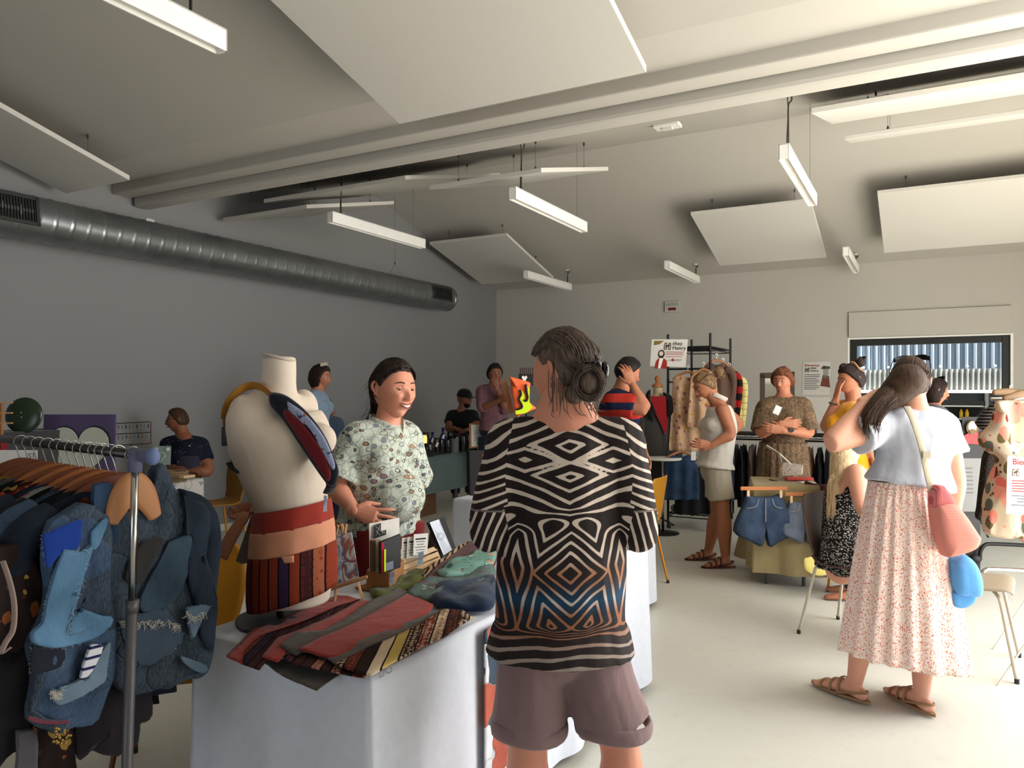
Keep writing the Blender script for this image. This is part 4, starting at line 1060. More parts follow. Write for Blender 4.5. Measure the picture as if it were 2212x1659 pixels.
# shoulder bag (its own thing) with a cap clipped on
Tb = thing('shoulder_bag', 'pink ribbed shoulder bag with cream strap hanging over the flowered skirt', 'bag', p3(2040, 1200, -.2))
def pb(px, py, dy=-.20): return P(px, py, YW+dy)
m = MB(); m.tube([p3(1958, 878, -.08), p3(1972, 905, -.155), p3(1990, 960, -.185), p3(2003, 1020, -.20), pb(2012, 1060)], [(.016, .003)]*5, 8, side=V((1, 0, .15)), k=4)
wobj('strap', m, fabric('cream_webbing', rgb(206, 194, 170)), Tb, smooth=True)
m = MB().box(p3(2001, 983, -.205), (.042, .012, .032)); wobj('strap_buckle', m, plain('buckle', rgb(158, 150, 130), .35, .4), Tb, bevel=.004)
M_rib = mat_stripe('pink_rib_knit', rgb(222, 152, 138), rgb(198, 116, 104), .0065, 2, .5)
def slab(pts2, Y0, thick, k=1, dish=.5):
    """a cushion-like solid from an outline of pixels at distance Y0"""
    m = MB(); c = V((0, 0, 0)); q = [P(x, y, Y0) for x, y in pts2]
    q = catmull(q+[q[0]], 4)[:-1]; c = sum(q, V())/len(q); n = len(q); vs = []; fs = []
    rings = [(1., 0), (1.0, .35), (.93, .8), (.7, 1.0), (.35, 1.05)]
    allr = [(-1, r) for r in rings[::-1]]+[(1, r) for r in rings[1:]]
    for sg, (sc_, d) in allr:
        for p in q: vs.append(c+(p-c)*sc_+V((0, sg*d*thick/2, 0)))
    R_ = len(allr)
    for i in range(R_-1):
        for j in range(n): fs.append((i*n+j, i*n+(j+1) % n, (i+1)*n+(j+1) % n, (i+1)*n+j))
    fs.append(tuple(range(n))); fs.append(tuple((R_-1)*n+j for j in range(n))[::-1]); m.add(vs, fs); return m
m = slab([(2013, 1088), (2055, 1086), (2103, 1150), (2108, 1165), (2095, 1185), (2045, 1201), (2036, 1192), (2020, 1140)], YW-.21, .12); wobj('bag_body', m, M_rib, Tb, smooth=True)
m = slab([(2012, 1060), (2018, 1048), (2028, 1048), (2036, 1052), (2058, 1090), (2015, 1098)], YW-.21, .08); wobj('bag_top', m, mat_stripe('pink_rib_knit_top', rgb(212, 124, 124), rgb(178, 90, 92), .0065, 0, .5), Tb, smooth=True)
Tc = thing('baseball_cap', 'light blue cloth cap dangling under the pink ribbed bag', 'cap', p3(2075, 1300, -.1))
m = slab([(2046, 1205), (2060, 1194), (2076, 1194), (2096, 1215), (2108, 1250), (2106, 1282), (2080, 1284), (2056, 1280), (2046, 1250)], YW-.12, .15); wobj('cap_crown', m, fabric('cap_blue', rgb(96, 160, 222), .85, .4), Tc, smooth=True)
m = slab([(2056, 1278), (2082, 1284), (2107, 1276), (2106, 1296), (2090, 1310), (2070, 1313), (2057, 1304)], YW-.15, .03); wobj('cap_brim', m, fabric('cap_blue', rgb(96, 160, 222)), Tc, smooth=True)

# ------------------------------------------------------------------ 4. blonde woman sitting on the cream chair
def p4(px, py, Y=4.75): return P(px, py, Y)
f4 = V((.62, -.78, 0)); J = skel((2.1, 4.65, 0), f4, 1.64, hip=p4(1822, 1200, 4.72), chest=p4(1832, 1062, 4.70), neck=p4(1832, 1012, 4.70), head=p4(1826, 965, 4.72), hf=V((.8, -.55, -.1)),
   RS=p4(1808, 1035, 4.55), LS=p4(1866, 1030, 4.85), RE=p4(1850, 1105, 4.42), LE=p4(1890, 1110, 4.85), RW=p4(1905, 1150, 4.25), LW=p4(1925, 1150, 4.6))
h = J['hip']; 
for s, k in (('L', -1), ('R', 1)):
    J[s+'P'] = h+J['r']*k*.09; J[s+'K'] = J[s+'P']+f4*.42+V((0, 0, .0)); J[s+'A'] = J[s+'K']+f4*.05-V((0, 0, J[s+'K'].z-.075)); J[s+'T'] = J[s+'A']+f4*.17; J[s+'T'].z = .018
J['RS'] = p4(1850, 1022, 4.50); J['RE'] = p4(1862, 1095, 4.40)
T = thing('person', 'seated woman with long blonde hair in black and white patterned dress', 'person', (h.x, h.y, 0))
make_body('body', T, J, SK, .6, .1, vox=.011, hd=72)
tp = top_mb(J, .018, .04, 0, .6, .4, neck=4, flare=.03, arms='')
for s in 'LR':
    tp.tube([J[s+'P'], J[s+'P'].lerp(J[s+'K'], .5), J[s+'K']], [.11, .10, .08], 14, k=3)
cloth('patterned_dress', tp, M_mini, T, .011, 4, .008)
hm = hair_mb(J, .97, .013, None, .004, 2.); hc = J['head']; M3 = headframe(J)
M_blonde = hairmat('blonde_hair', rgb(166, 134, 92), rgb(226, 204, 164))
def pth(rnd):
    th = rnd.uniform(-2.7, .3); x = math.cos(th); y = math.sin(th)
    a = hc+V((x*.06, y*.06, .09)); b = hc+V((x*.088, y*.088, 0)); ln = rnd.uniform(.75, 1.05); q = V((-.05+x*.07, -.06+y*.05, 0))
    return [a, b, hc+q+V((0, 0, -.15)), hc+q*1.15+V((-.02, -.01, -.27*ln)), hc+q*1.1+V((-.03, 0, -.43*ln))]
strands(hm, pth, 380, .0032, 4, 5, 5)
hm.tube([hc+V((-.02, -.03, 0)), hc+V((-.05, -.06, -.13)), hc+V((-.07, -.07, -.24)), hc+V((-.085, -.06, -.34))], [.075, .07, .055, .02], 14, k=3, round_=True)
wobj('hair', hm, M_blonde, T, smooth=True)

# ------------------------------------------------------------------ the others, further back
def simple_person(label, Y, H, f, top, J2, topkw=None, legm=None, legkw=None, skinm=SK, hair=M_dkh, hline=None, hthick=.014, hs=None, fem=.5, belly=0., hdir=None, drop=None, vox=.013, faces=True, bodykw=None, hvol=None, topname='top', famp=.008):
    g = J2.get('base'); fx = J2.pop('px', None)
    base = P(fx, 845, Y); base.z = 0
    J = skel(base, f, H, **J2)
    if hdir: J['hf'] = V(hdir)
    T = thing('person', label, 'person', (base.x, base.y, 0))
    hs_ = hs or H*.137/.232
    make_body('body', T, J, skinm, fem, belly, vox=vox, hs=hs_, hd=60, hvox=.004, **(bodykw or {}))
    if top: cloth(topname, top_mb(J, fem=fem, belly=belly, **(topkw or {})), top, T, .012, 4, famp)
    if legm: cloth('trousers' if (legkw or {}).get('length', 1.9) > 1 else 'shorts', legwear_mb(J, fem=fem, **(legkw or dict(length=1.9))), legm, T, .012, 4, .007)
    if hair: wobj('hair', hair_mb(J, hs_, hthick, hline, .004, H*7, 56, 40, vol=hvol), hair, T, smooth=True)
    if faces: face_parts(J, hs_, T, smile=.1, lid=skinm, open_=.06)
    return T, J, hs_
# 5 mustard top with two small buns
Y = 5.5; q = lambda x, y, d=0.: P(x, y, Y+d)
T, J, hs_ = simple_person('woman in mustard top with small hair buns raising a hand to her face', Y, 1.64, (-.9, .42), M_mustard, dict(px=1838, head=q(1838, 822, -.0), neck=q(1845, 872), chest=q(1832, 915), hip=q(1842, 1010),
    LS=q(1846, 893, -.14), RS=q(1822, 885, .14), RE=q(1783, 925, .05), RW=q(1806, 862, .0), LE=q(1868, 925, -.1), LW=q(1880, 985, -.1), RD=V((.15, -.1, 1)), RN=V((1, 0, .2)), LN=V((-1, 0, 0))),
    dict(o=.014, hem=.02, sleeve=.35, neck=6), M_navy, dict(length=1.95), SKT, hairmat('black_brown_hair', rgb(24, 16, 14), rgb(50, 34, 28)), None, .014, .95, fem=.5, hdir=(-.97, -.16, -.18))
M3 = headframe(J); m = MB()
for x, y, rr in ((1858, 783, .038), (1819, 792, .020)):
    m = MB(); m.ell(q(x, y), (rr, rr, rr*.9), 14, 10)
    strands(m, lambda rnd: [q(x, y)+V((math.cos(a_)*rr, math.sin(a_)*rr*.6, math.sin(a_*1.3)*rr)) for a_ in [rnd.uniform(0, 6)+k*.7 for k in range(4)]], 40, .003, 3, 4, 3)
    wobj('hair_bun', m, hairmat('black_brown_hair', rgb(24, 16, 14)), T, smooth=True)
m = MB().tube([q(1838, 782, -.03), q(1846, 784, -.05), q(1856, 796, -.06), q(1866, 802, -.03)], .006, 8, k=3); wobj('scrunchie', m, fabric('gold_scrunchie', rgb(170, 120, 80)), T, smooth=True)
m = MB().lathe([(.030, -.006), (.034, 0), (.030, .006)], q(1800, 872, .0), 16, V((.3, 0, 1))); wobj('bracelet', m, plain('bracelet', rgb(90, 80, 64), .4, .3), T)
# 6 woman in brown patterned dress, arms folded
Y = 6.8; q = lambda x, y, d=0.: P(x, y, Y+d)
T, J, hs_ = simple_person('woman in brown patterned dress with badge and folded arms by the mirror', Y, 1.74, (-.45, -.9), M_paisley, dict(px=1692, head=q(1690, 824), neck=q(1694, 862), chest=q(1692, 905), hip=q(1692, 980),
    RS=q(1655, 882), LS=q(1730, 880, -.05), RE=q(1643, 935, -.08), LE=q(1748, 935, -.12), RW=q(1690, 915, -.26), LW=q(1690, 930, -.27), RD=V((1, -.1, .0)), LD=V((-1, .0, .2)), RN=V((0, 1, -.2)), LN=V((0, 1, 0)), wide=1.12, flat=0),
    dict(o=.024, hem=.03, sleeve=.95, neck=6, so=.026), None, None, SKT, hairmat('auburn_hair', rgb(70, 38, 24), rgb(126, 76, 46)), [(-1, -.6), (-.25, -.45), (.1, -.1), (.3, .15), (.6, .42), (1, .55)], .028, .95, fem=.5, hdir=(-.62, -.78, -.05), topname='dress_bodice')
skirt('dress_skirt', T, q(1692, 955), q(1692, 1175), .205, .27, M_paisley, 12, .012, yell=.85)
m = MB().box(q(1679, 886, -.19), (.05, .006, .07), (1, -.1, -.45), (0, 1, 0), (.45, 0, 1)); wobj('name_badge', m, plain('badge_white', rgb(214, 214, 208), .4), T)
m = MB().lathe([(.028, -.012), (.030, 0), (.028, .012)], q(1708, 928, -.245), 14, V((1, 0, .2))); m.lathe([(.022, 0), (.022, .01)], q(1709, 929, -.28), 14, V((0, -1, 0))); wobj('wristwatch', m, M_dark, T)
# 7 woman in white sleeveless blouse, looking down
Y = 6.55; q = lambda x, y, d=0.: P(x, y, Y+d)
T, J, hs_ = simple_person('woman in white sleeveless blouse and beige shorts looking down, hand on hip', Y, 1.68, (-1, .0), None, dict(px=1550, head=q(1523, 833), neck=q(1551, 872), chest=q(1556, 918), hip=q(1546, 995),
    LS=q(1561, 886, -.15), RS=q(1556, 882, .16), LE=q(1580, 938, -.22), LW=q(1536, 962, -.20), RE=q(1597, 915, .16), RW=q(1560, 955, .16), LD=V((-1, 0, .15)), LN=V((0, 1, 0)), Lth=1, RN=V((0, -1, 0)), RD=V((-1, 0, -.2)), Lcurl=.6,
    LP=q(1548, 1005, -.08), RP=q(1548, 1005, .10), LK=q(1562, 1108, -.10), RK=q(1550, 1102, .10), LA=V((1.815, 6.45, .075)), RA=V((1.745, 6.75, .075)), LT=V((1.64, 6.44, .018)), RT=V((1.57, 6.74, .018))),
    None, None, None, SKT, hairmat('light_brown_hair', rgb(84, 60, 42), rgb(150, 118, 84)), None, .013, .98, fem=.7, hdir=(-.86, -.15, -.48))
tp = top_mb(J, .024, .035, 0, .7, .5, neck=6, flare=.028, arms=''); cloth('sleeveless_blouse', tp, fabric('white_cotton', rgb(206, 202, 190), .8, .4), T, .011, 4, .009)
m = MB().tube([q(1540, 852, -.05), q(1552, 856, -.07), q(1566, 862, -.05), q(1570, 864, .05)], [(.006, .02)]*4, 8, k=3); wobj('collar', m, fabric('white_cotton', rgb(206, 202, 190)), T, smooth=True)
cloth('shorts', legwear_mb(J, .022, .72, hemo=.01, fem=.5, top=.8), M_beige, T, .011, 4, .008)
for s in 'LR': shoe_sandal(J, s, T, M_leather)
M3 = headframe(J); b_ = q(1553, 803, -.02); m = MB().ell(b_, (.042, .042, .045), 16, 12)
strands(m, lambda rnd: [b_+V((math.cos(a_)*.045, math.sin(a_)*.03, math.sin(a_*1.7)*.045)) for a_ in [rnd.uniform(0, 6)+k*.7 for k in range(4)]], 70, .003, 3, 4, 3)
def pth(rnd):
    x = rnd.uniform(-.08, .08); return [J['head']+M3 @ V((x, .06, .085-abs(x)*.3)), J['head']+M3 @ V((x, -.03, .118-abs(x)*.5)), J['head']+M3 @ V((x*.7, -.10, .06)), b_]
strands(m, pth, 120, .0026, 4, 4, 4)
wobj('hair_bun', m, hairmat('light_brown_hair', rgb(84, 60, 42)), T, smooth=True)
# 8 man in red and navy striped shirt
Y = 6.2; q = lambda x, y, d=0.: P(x, y, Y+d)
T, J, hs_ = simple_person('man in red and navy striped shirt touching his ear', Y, 1.88, (.88, .3), M_rstripe, dict(px=1340, head=q(1356, 804), neck=q(1338, 850), chest=q(1335, 895), hip=q(1338, 990),
    RS=q(1327, 868, -.16), LS=q(1345, 862, .17), RE=q(1392, 884, -.26), RW=q(1366, 830, -.19), RD=V((-.35, .1, .9)), RN=V((-.2, .95, 0)), Rth=1, LE=q(1372, 930, .2), LW=q(1392, 975, .1), LN=V((-1, 0, 0)), wide=1.1, Rcurl=.55),
    dict(o=.022, hem=.02, sleeve=.72, neck=6, so=.03), M_navy, dict(length=1.95, o=.014), SKT, hairmat('black_hair', rgb(14, 12, 12), rgb(34, 28, 26)), None, .018, 1.0, fem=0., belly=.4, hdir=(.84, .20, -.34))
# 9 seated man in black cap
Y = 10.3; q = lambda x, y, d=0.: P(x, y, Y+d)
T, J, hs_ = simple_person('seated man in black cap and black tee behind the bottle table', Y, 1.78, (.3, -.95), M_blk, dict(px=1000, head=q(1003, 862), neck=q(998, 888), chest=q(998, 915), hip=q(998, 972),
    RS=q(976, 899), LS=q(1022, 898), RE=q(968, 925, -.15), LE=q(1030, 925, -.15), RW=q(985, 926, -.4), LW=q(1010, 928, -.4), RN=V((0, 0, -1)), LN=V((0, 0, -1))),
    dict(o=.02, hem=.0, sleeve=.6), M_navy, dict(length=1.9), SKD, None, fem=0., hdir=(.85, -.5, -.08))
M3 = headframe(J); hc = J['head']
m = MB().lathe([(.108, -.0), (.106, .03), (.09, .075), (.05, .108), (0, .115)], hc+V((0, 0, .03)), 20, M3 @ V((0, .05, 1))); wobj('cap_crown', m, M_blk, T, smooth=True)
m = MB().prism([(-.07, 0), (.07, 0), (.065, .06), (.03, .09), (-.03, .09), (-.065, .06)], hc+M3 @ V((0, .08, .035)), M3 @ V((1, 0, 0)), M3 @ V((0, 1, -.05)), V((0, 0, .008))); wobj('cap_brim', m, M_blk, T)
m = MB().ell(hc+M3 @ V((0, .05, -.075)), (.055, .05, .045), 14, 10, M3); wobj('beard', m, hairmat('black_hair', rgb(14, 12, 12)), T, smooth=True)
m = MB()
for sx in (-1, 1): m.tube([hc+M3 @ V((sx*.03+.018*math.cos(a), .098, .006+.016*math.sin(a))) for a in [2*PI*k/12 for k in range(13)]], .002, 5)
m.tube([hc+M3 @ V((.048, .098, .01)), hc+M3 @ V((.085, 0, .015))], .002, 5); wobj('spectacles', m, M_black, T)
# 10 standing person in dusty pink shirt, hand to mouth
Y = 9.4; q = lambda x, y, d=0.: P(x, y, Y+d)
simple_person('person in dusty pink patterned shirt standing, hand at the mouth, by the orange flame print', Y, 1.80, (.1, -1), mat_leafprint('dusty_pink_print', rgb(120, 84, 92), [rgb(92, 66, 78), rgb(140, 104, 108)], 30, .3, .7), dict(px=1068, head=q(1069, 808), neck=q(1067, 834), chest=q(1067, 862), hip=q(1068, 930),
    RS=q(1043, 846), LS=q(1090, 846), RE=q(1042, 880, -.12), LE=q(1092, 884, -.12), RW=q(1080, 865, -.30), LW=q(1072, 838, -.26), LD=V((-.2, .1, 1)), LN=V((0, 1, 0)), RN=V((0, 1, 0))),
    dict(o=.022, hem=.0, sleeve=1.1), M_navy, dict(length=1.95), SKD, hairmat('black_hair', rgb(14, 12, 12)), None, .018, fem=0.2, hdir=(.25, -.95, -.1))
# 11 woman in light blue top
Y = 7.5; q = lambda x, y, d=0.: P(x, y, Y+d)
T, J, hs_ = simple_person('woman in light blue top with bobbed dark hair and sunglasses on her head', Y, 1.72, (.95, -.1), M_blue, dict(px=682, head=q(694, 815), neck=q(686, 846), chest=q(682, 880), hip=q(682, 945),
    RS=q(676, 862, -.16), LS=q(690, 862, .16), RE=q(672, 915, -.18), LE=q(700, 915, .2), RW=q(690, 955, -.2), LW=q(705, 955, .2)),
    dict(o=.02, hem=.02, sleeve=.6), M_navy, dict(length=1.95), SKT, hairmat('black_brown_hair', rgb(24, 16, 14)), [(-1, -1.2), (-.2, -1.1), (.1, -.75), (.35, .0), (.6, .5), (1, .66)], .022, .95, hdir=(.95, -.25, -.08), hvol=lambda d: .02*max(0, -d.y)+.03*sstep(.0, -.9, d.z)*max(0, .3-d.y))
M3 = headframe(J); m = MB().tube([J['head']+M3 @ V(v) for v in ((-.07, .02, .12), (0, .05, .137), (.07, .02, .12))], [(.004, .016)]*3, 8, k=4); wobj('sunglasses', m, plain('pale_frame', rgb(170, 160, 140), .3), T)
# 12 person behind her
Y = 8.2; q = lambda x, y, d=0.: P(x, y, Y+d)
simple_person('seated person in dark blue top half hidden behind the light blue top', Y, 1.5, (.9, -.3), fabric('slate_blue_cloth', rgb(58, 76, 98)), dict(px=712, head=q(703, 884), neck=q(707, 905), chest=q(712, 925), hip=q(712, 985),
    RS=q(702, 915, -.12), LS=q(728, 915, .12), RE=q(706, 950, -.2), LE=q(735, 950), RW=q(722, 975, -.3), LW=q(745, 975, -.1)), dict(o=.02, hem=.0, sleeve=.8), M_navy, dict(length=1.9), SKD, hairmat('black_hair', rgb(14, 12, 12)), [(-1, -.3), (-.2, -.1), (.2, .2), (.6, .6), (1, .72)], .006, .98, fem=.2, hdir=(.95, -.2, -.1))
# 13 seated woman in navy flowers
Y = 7.0; q = lambda x, y, d=0.: P(x, y, Y+d)
T, J, hs_ = simple_person('seated woman with glasses in navy floral blouse at the jewellery table', Y, 1.76, (-.7, -.7), M_navyfl, dict(px=398, head=q(383, 908), neck=q(397, 945), chest=q(400, 982), hip=q(402, 1062),
    RS=q(366, 962, .02), LS=q(430, 962, .05), RE=q(372, 1008, -.05), LE=q(452, 1016, -.02), RW=q(400, 1018, -.22), LW=q(392, 1026, -.24), LD=V((-1, 0, 0)), RD=V((1, 0, 0)), LN=V((0, 0, -1)), RN=V((0, 0, -1)), wide=1.05),
    dict(o=.018, hem=.0, sleeve=.62), fabric('dark_skirt', rgb(52, 48, 66)), dict(length=1.5), SKD, hairmat('brown_short_hair', rgb(48, 32, 22), rgb(84, 58, 40)), None, .012, .93, hdir=(-.92, -.38, -.05))
hc = J['head']; M3 = headframe(J); m = MB()
for sx in (-1, 1): m.ell(hc+M3 @ V((sx*.030, .094, .004)), (.022, .003, .018), 14, 8, M3)
for sx in (-1, 1): m.tube([hc+M3 @ V((sx*.05, .09, .008)), hc+M3 @ V((sx*.078, .0, .014))], .002, 5)
wobj('spectacles', m, M_glassdark, T, smooth=True)
# 14 dark-haired woman behind the white tee
Y = 6.9; q = lambda x, y, d=0.: P(x, y, Y+d)
T, J, hs_ = simple_person('dark-haired woman in profile in denim jacket behind the white tee', Y, 1.62, (.95, .2), fabric('grey_denim_jacket', rgb(78, 84, 92), .85), dict(px=2018, head=q(2024, 846), neck=q(2016, 880), chest=q(2014, 915), hip=q(2014, 985),
    RS=q(2020, 902, -.14), LS=q(2030, 898, .14), RE=q(2014, 950, -.2), LE=q(2050, 945, .15), RW=q(2040, 985, -.15), LW=q(2060, 985, .1)), dict(o=.028, hem=.0, sleeve=1.8), M_navy, dict(length=1.95), SKT, hairmat('black_brown_hair', rgb(24, 16, 14)), [(-1, -1.3), (-.2, -1.2), (.1, -.8), (.4, .1), (.7, .55), (1, .66)], .016, .94, hdir=(.97, -.1, -.1), hvol=lambda d: .03*sstep(.0, -.9, d.z)*max(0, .5-d.y))
M3 = headframe(J); m = MB().tube([J['head']+M3 @ V(v) for v in ((-.07, .02, .12), (0, .05, .135), (.07, .02, .12))], [(.004, .016)]*3, 8, k=4); wobj('sunglasses', m, M_black, T)
# ================================================================== the seller's table and what lies on it
ZT = .742
B0 = V((-.38, 2.03, 0)); L1 = V((.5, .866, 0)).normalized(); S1 = V((-.866, .5, 0)).normalized()
M_cloth = fabric('white_tablecloth', rgb(214, 218, 228), .85, .3, 5); M_leg = plain('table_leg_metal', rgb(120, 118, 114), .4, .5)
def table(label, c0, dl, ds, ln, wd, z, mtop=None, group=None, legs=True):
    c = c0+dl*ln/2+ds*wd/2; o = thing('folding_table', label, 'table', (c.x, c.y, 0), 0, group)
    m = MB().box(c+V((0, 0, z-.022)), (ln-.02, wd-.02, .03), dl, ds); wobj('tabletop', m, mtop or plain('table_laminate', rgb(190, 186, 176), .5), o, bevel=.004)
    if legs:
        for a in (-1, 1):
            for b in (-1, 1):
                q = c+dl*a*(ln/2-.10)+ds*b*(wd/2-.08); m = MB().tube([V((q.x, q.y, 0)), V((q.x, q.y, z-.03))], .014, 12); wobj('leg', m, M_leg, o, smooth=True)
    return o
def drape(name, label, c0, dl, ds, ln, wd, z, drop, mat, parent=None, amp=.018, seed=0., over=.006, group=None, hemfn=None, sides=None, nfold=26, cat='tablecloth'):
    """a cloth laid over a rectangular top and hanging down its sides"""
    c = c0+dl*ln/2+ds*wd/2; m = MB(); per = []
    a, b = ln/2+over, wd/2+over
    def side_pts(p, q, k): return [(p[0]+(q[0]-p[0])*i/k, p[1]+(q[1]-p[1])*i/k) for i in range(k)]
    cr = [(-a, -b), (a, -b), (a, b), (-a, b)]; NR = []
    for i in range(4):
        p, q = cr[i], cr[(i+1) % 4]; k = max(12, int(math.dist(p, q)/.018))
        nx, ny = (q[1]-p[1])/math.dist(p, q), -(q[0]-p[0])/math.dist(p, q)
        for (x, y) in side_pts(p, q, k):
            d0 = min(math.dist((x, y), p), math.dist((x, y), q)); per.append((x, y)); NR.append((nx, ny, d0, i))
    n = len(per); rows = 26; vs = []; fs = []
    # top grid as fan of rings
    for rr in (0.0, .5, .97):
        for (x, y) in per:
            vs.append(c+dl*x*rr+ds*y*rr+V((0, 0, z+.002*(noise.noise(V((x*rr*5, y*rr*5, seed)))))))
    acc = 0.
    for r in range(rows+1):
        t = r/rows
        for i, (x, y) in enumerate(per):
            nx, ny, d0, sd = NR[i]; s_ = (x*3.1+y*4.7)*1.0
            dr = hemfn(sd, x, y, t) if hemfn else drop
            w_ = t**1.2; cor = math.exp(-(d0/.07)**2)
            if d0 < .09:  # blend normals at the corner
                sx, sy = (1 if x > 0 else -1), (1 if y > 0 else -1); kk = .5*math.exp(-(d0/.05)**2); nx2, ny2 = nx*(1-kk)+sx*.7*kk, ny*(1-kk)+sy*.7*kk
            else: nx2, ny2 = nx, ny
            ar = x*nfold*.9+y*nfold*1.1
            f = amp*w_*(.6*math.sin(ar+seed)+.5*math.sin(ar*.43+2+seed)+.4*noise.noise(V((x*6, y*6, seed+t))))+amp*.9*w_*cor+.012*t
            f = max(f, .0)+.004
            zz = z-dr*t - (0 if t > 0 else 0)
            if r == 0: f = .0; zz = z
            if r == 1: f = max(f, .004)
            q = c+dl*(x+nx2*f)+ds*(y+ny2*f); q.z = zz; vs.append(q)
    rings = 3+rows+1
    for r in range(rings-1):
        for i in range(n): fs.append((r*n+i, (r+1)*n+i, (r+1)*n+(i+1) % n, r*n+(i+1) % n))
    m.add(vs, fs)
    if parent: return wobj(name, m, mat, parent, smooth=True)
    o = obj(name, m, mat, smooth=True); return tag(o, label, cat, group)
t1 = table('folding table of the seller, hidden under a white cloth, nearest the camera', B0, L1, S1, 2.12, .70, .735, group=None)
cloth1 = drape('tablecloth', 'white tablecloth on the seller table in the foreground, reaching the floor', B0, L1, S1, 2.12, .70, ZT, .70, M_cloth, amp=.022, seed=1.3)
# the second table stands across the end of the first
c2 = R(4.52, -2.93); dl2 = R(0, 1).normalized(); ds2 = R(1, 0).normalized()
table('folding table behind the zebra-shirted man under a second white cloth', c2, dl2, ds2, 1.24, .66, .735)
drape('tablecloth', 'white tablecloth on the table behind the zebra-shirted man', c2, dl2, ds2, 1.24, .66, ZT, .71, M_cloth, amp=.012, seed=4.)
def tz(px, py, z=0.): return Pz(px, py, ZT+.004+z)
def flat(name, label, cat, px, z0, th, mat, group=None, wav=.003, sm=4, drop=None, parent=None):
    """cloth or card lying on the table: outline in pixels, laid into the plane of height z0 above the cloth"""
    q = [tz(x, y, z0) for x, y in px]; n0 = len(q)
    pts = []
    for i in range(n0):
        a, b = q[i], q[(i+1) % n0]; k = max(1, int((b-a).length/.02))
        for j in range(k): pts.append(a.lerp(b, j/k))
    ol = [(p.x, p.y) for p in pts]; m = MB(); m.prism(ol, (0, 0, ZT+.004+z0), (1, 0, 0), (0, 1, 0), V((0, 0, th)))
    me = mesh_of(name, m); bm = bmesh.new(); bm.from_mesh(me)
    bmesh.ops.triangulate(bm, faces=[f for f in bm.faces if len(f.verts) > 4])
    for _ in range(5):
        es = [e for e in bm.edges if e.calc_length() > .03]
        if not es: break
        bmesh.ops.subdivide_edges(bm, edges=es, cuts=1); bmesh.ops.triangulate(bm, faces=[f for f in bm.faces if len(f.verts) > 3])
    for v in bm.verts: v.co.z += wav*noise.noise(V((v.co.x*14, v.co.y*14, z0*90)))+.4*wav*noise.noise(V((v.co.x*40, v.co.y*40, z0*70)))+(drop(v.co) if drop else 0)
    bm.to_mesh(me); bm.free()
    for p in me.polygons: p.use_smooth = True
    if parent:
        for v in me.vertices: v.co = v.co-V(parent.location)
        return obj(name, me, mat, parent)
    o = obj(name, me, mat); return tag(o, label, cat, group)
M_brick = fabric('brick_red_canvas', rgb(146, 48, 38), .9, .35); M_taupe = fabric('taupe_canvas', rgb(76, 68, 60), .9, .35); M_peach = fabric('peach_cotton', rgb(206, 142, 112), .9, .25)
M_batik = mat_ethnic('batik_border_print', [rgb(40, 28, 24), rgb(186, 160, 92), rgb(62, 40, 32), rgb(196, 176, 150), rgb(120, 56, 44)], .034, 0, 62)
M_batik2 = mat_ethnic('floral_border_print', [rgb(58, 36, 34), rgb(120, 66, 56), rgb(40, 34, 52), rgb(170, 120, 104)], .03, 0, 70)
flat('folded_apron', 'taupe folded apron corner hanging lowest over the near table edge', 'apron', [(555, 1422), (600, 1418), (720, 1448), (742, 1452), (684, 1492), (610, 1462)], -.02, .004, M_taupe, 'folded aprons on the table')
A1 = [(489, 1420), (545, 1362), (610, 1338), (728, 1288), (752, 1290), (778, 1298), (776, 1312), (640, 1352), (560, 1388), (524, 1436)]
flat('folded_apron', 'brick red folded apron furthest left on the table', 'apron', A1, .003, .005, M_brick, 'folded aprons on the table')
flat('folded_apron', 'dark floral strip of a folded apron between the two left red ones', 'apron', [(524, 1436), (528, 1408), (562, 1375), (640, 1350), (730, 1312), (776, 1296), (800, 1302), (745, 1335), (650, 1375), (590, 1412), (560, 1448)], .008, .004, M_batik2, 'folded aprons on the table')
flat('folded_apron', 'brick red folded apron second from the left', 'apron', [(566, 1422), (600, 1380), (650, 1362), (722, 1330), (780, 1297), (808, 1302), (775, 1335), (668, 1385), (628, 1402), (600, 1432)], .013, .005, M_brick, 'folded aprons on the table')
flat('folded_apron', 'taupe folded apron lying across the middle of the pile', 'apron', [(604, 1398), (640, 1370), (700, 1364), (740, 1342), (800, 1300), (862, 1272), (886, 1284), (852, 1312), (760, 1372), (700, 1384), (664, 1404), (640, 1418)], .018, .005, M_taupe, 'folded aprons on the table')
flat('folded_apron', 'brown flowered apron edge peeking out under the wide red one', 'apron', [(606, 1418), (660, 1412), (740, 1438), (800, 1456), (786, 1466), (700, 1450), (640, 1440)], .010, .004, M_batik2, 'folded aprons on the table')
flat('folded_apron', 'widest brick red folded apron in the middle of the pile', 'apron', [(645, 1404), (700, 1376), (742, 1360), (880, 1286), (908, 1296), (936, 1310), (920, 1332), (860, 1362), (790, 1392), (720, 1425)], .024, .006, M_brick, 'folded aprons on the table')
flat('folded_apron', 'taupe binding beside the batik-printed apron', 'apron', [(708, 1424), (738, 1404), (800, 1378), (870, 1350), (940, 1322), (958, 1318), (900, 1356), (800, 1402), (750, 1430), (728, 1438)], .026, .004, M_taupe, 'folded aprons on the table')
flat('folded_apron', 'black and gold batik-printed folded apron along the near table edge', 'apron', [(726, 1436), (800, 1402), (900, 1356), (960, 1318), (1000, 1320), (1019, 1336), (960, 1375), (880, 1415), (800, 1463), (764, 1452)], .028, .006, M_batik, 'folded aprons on the table')
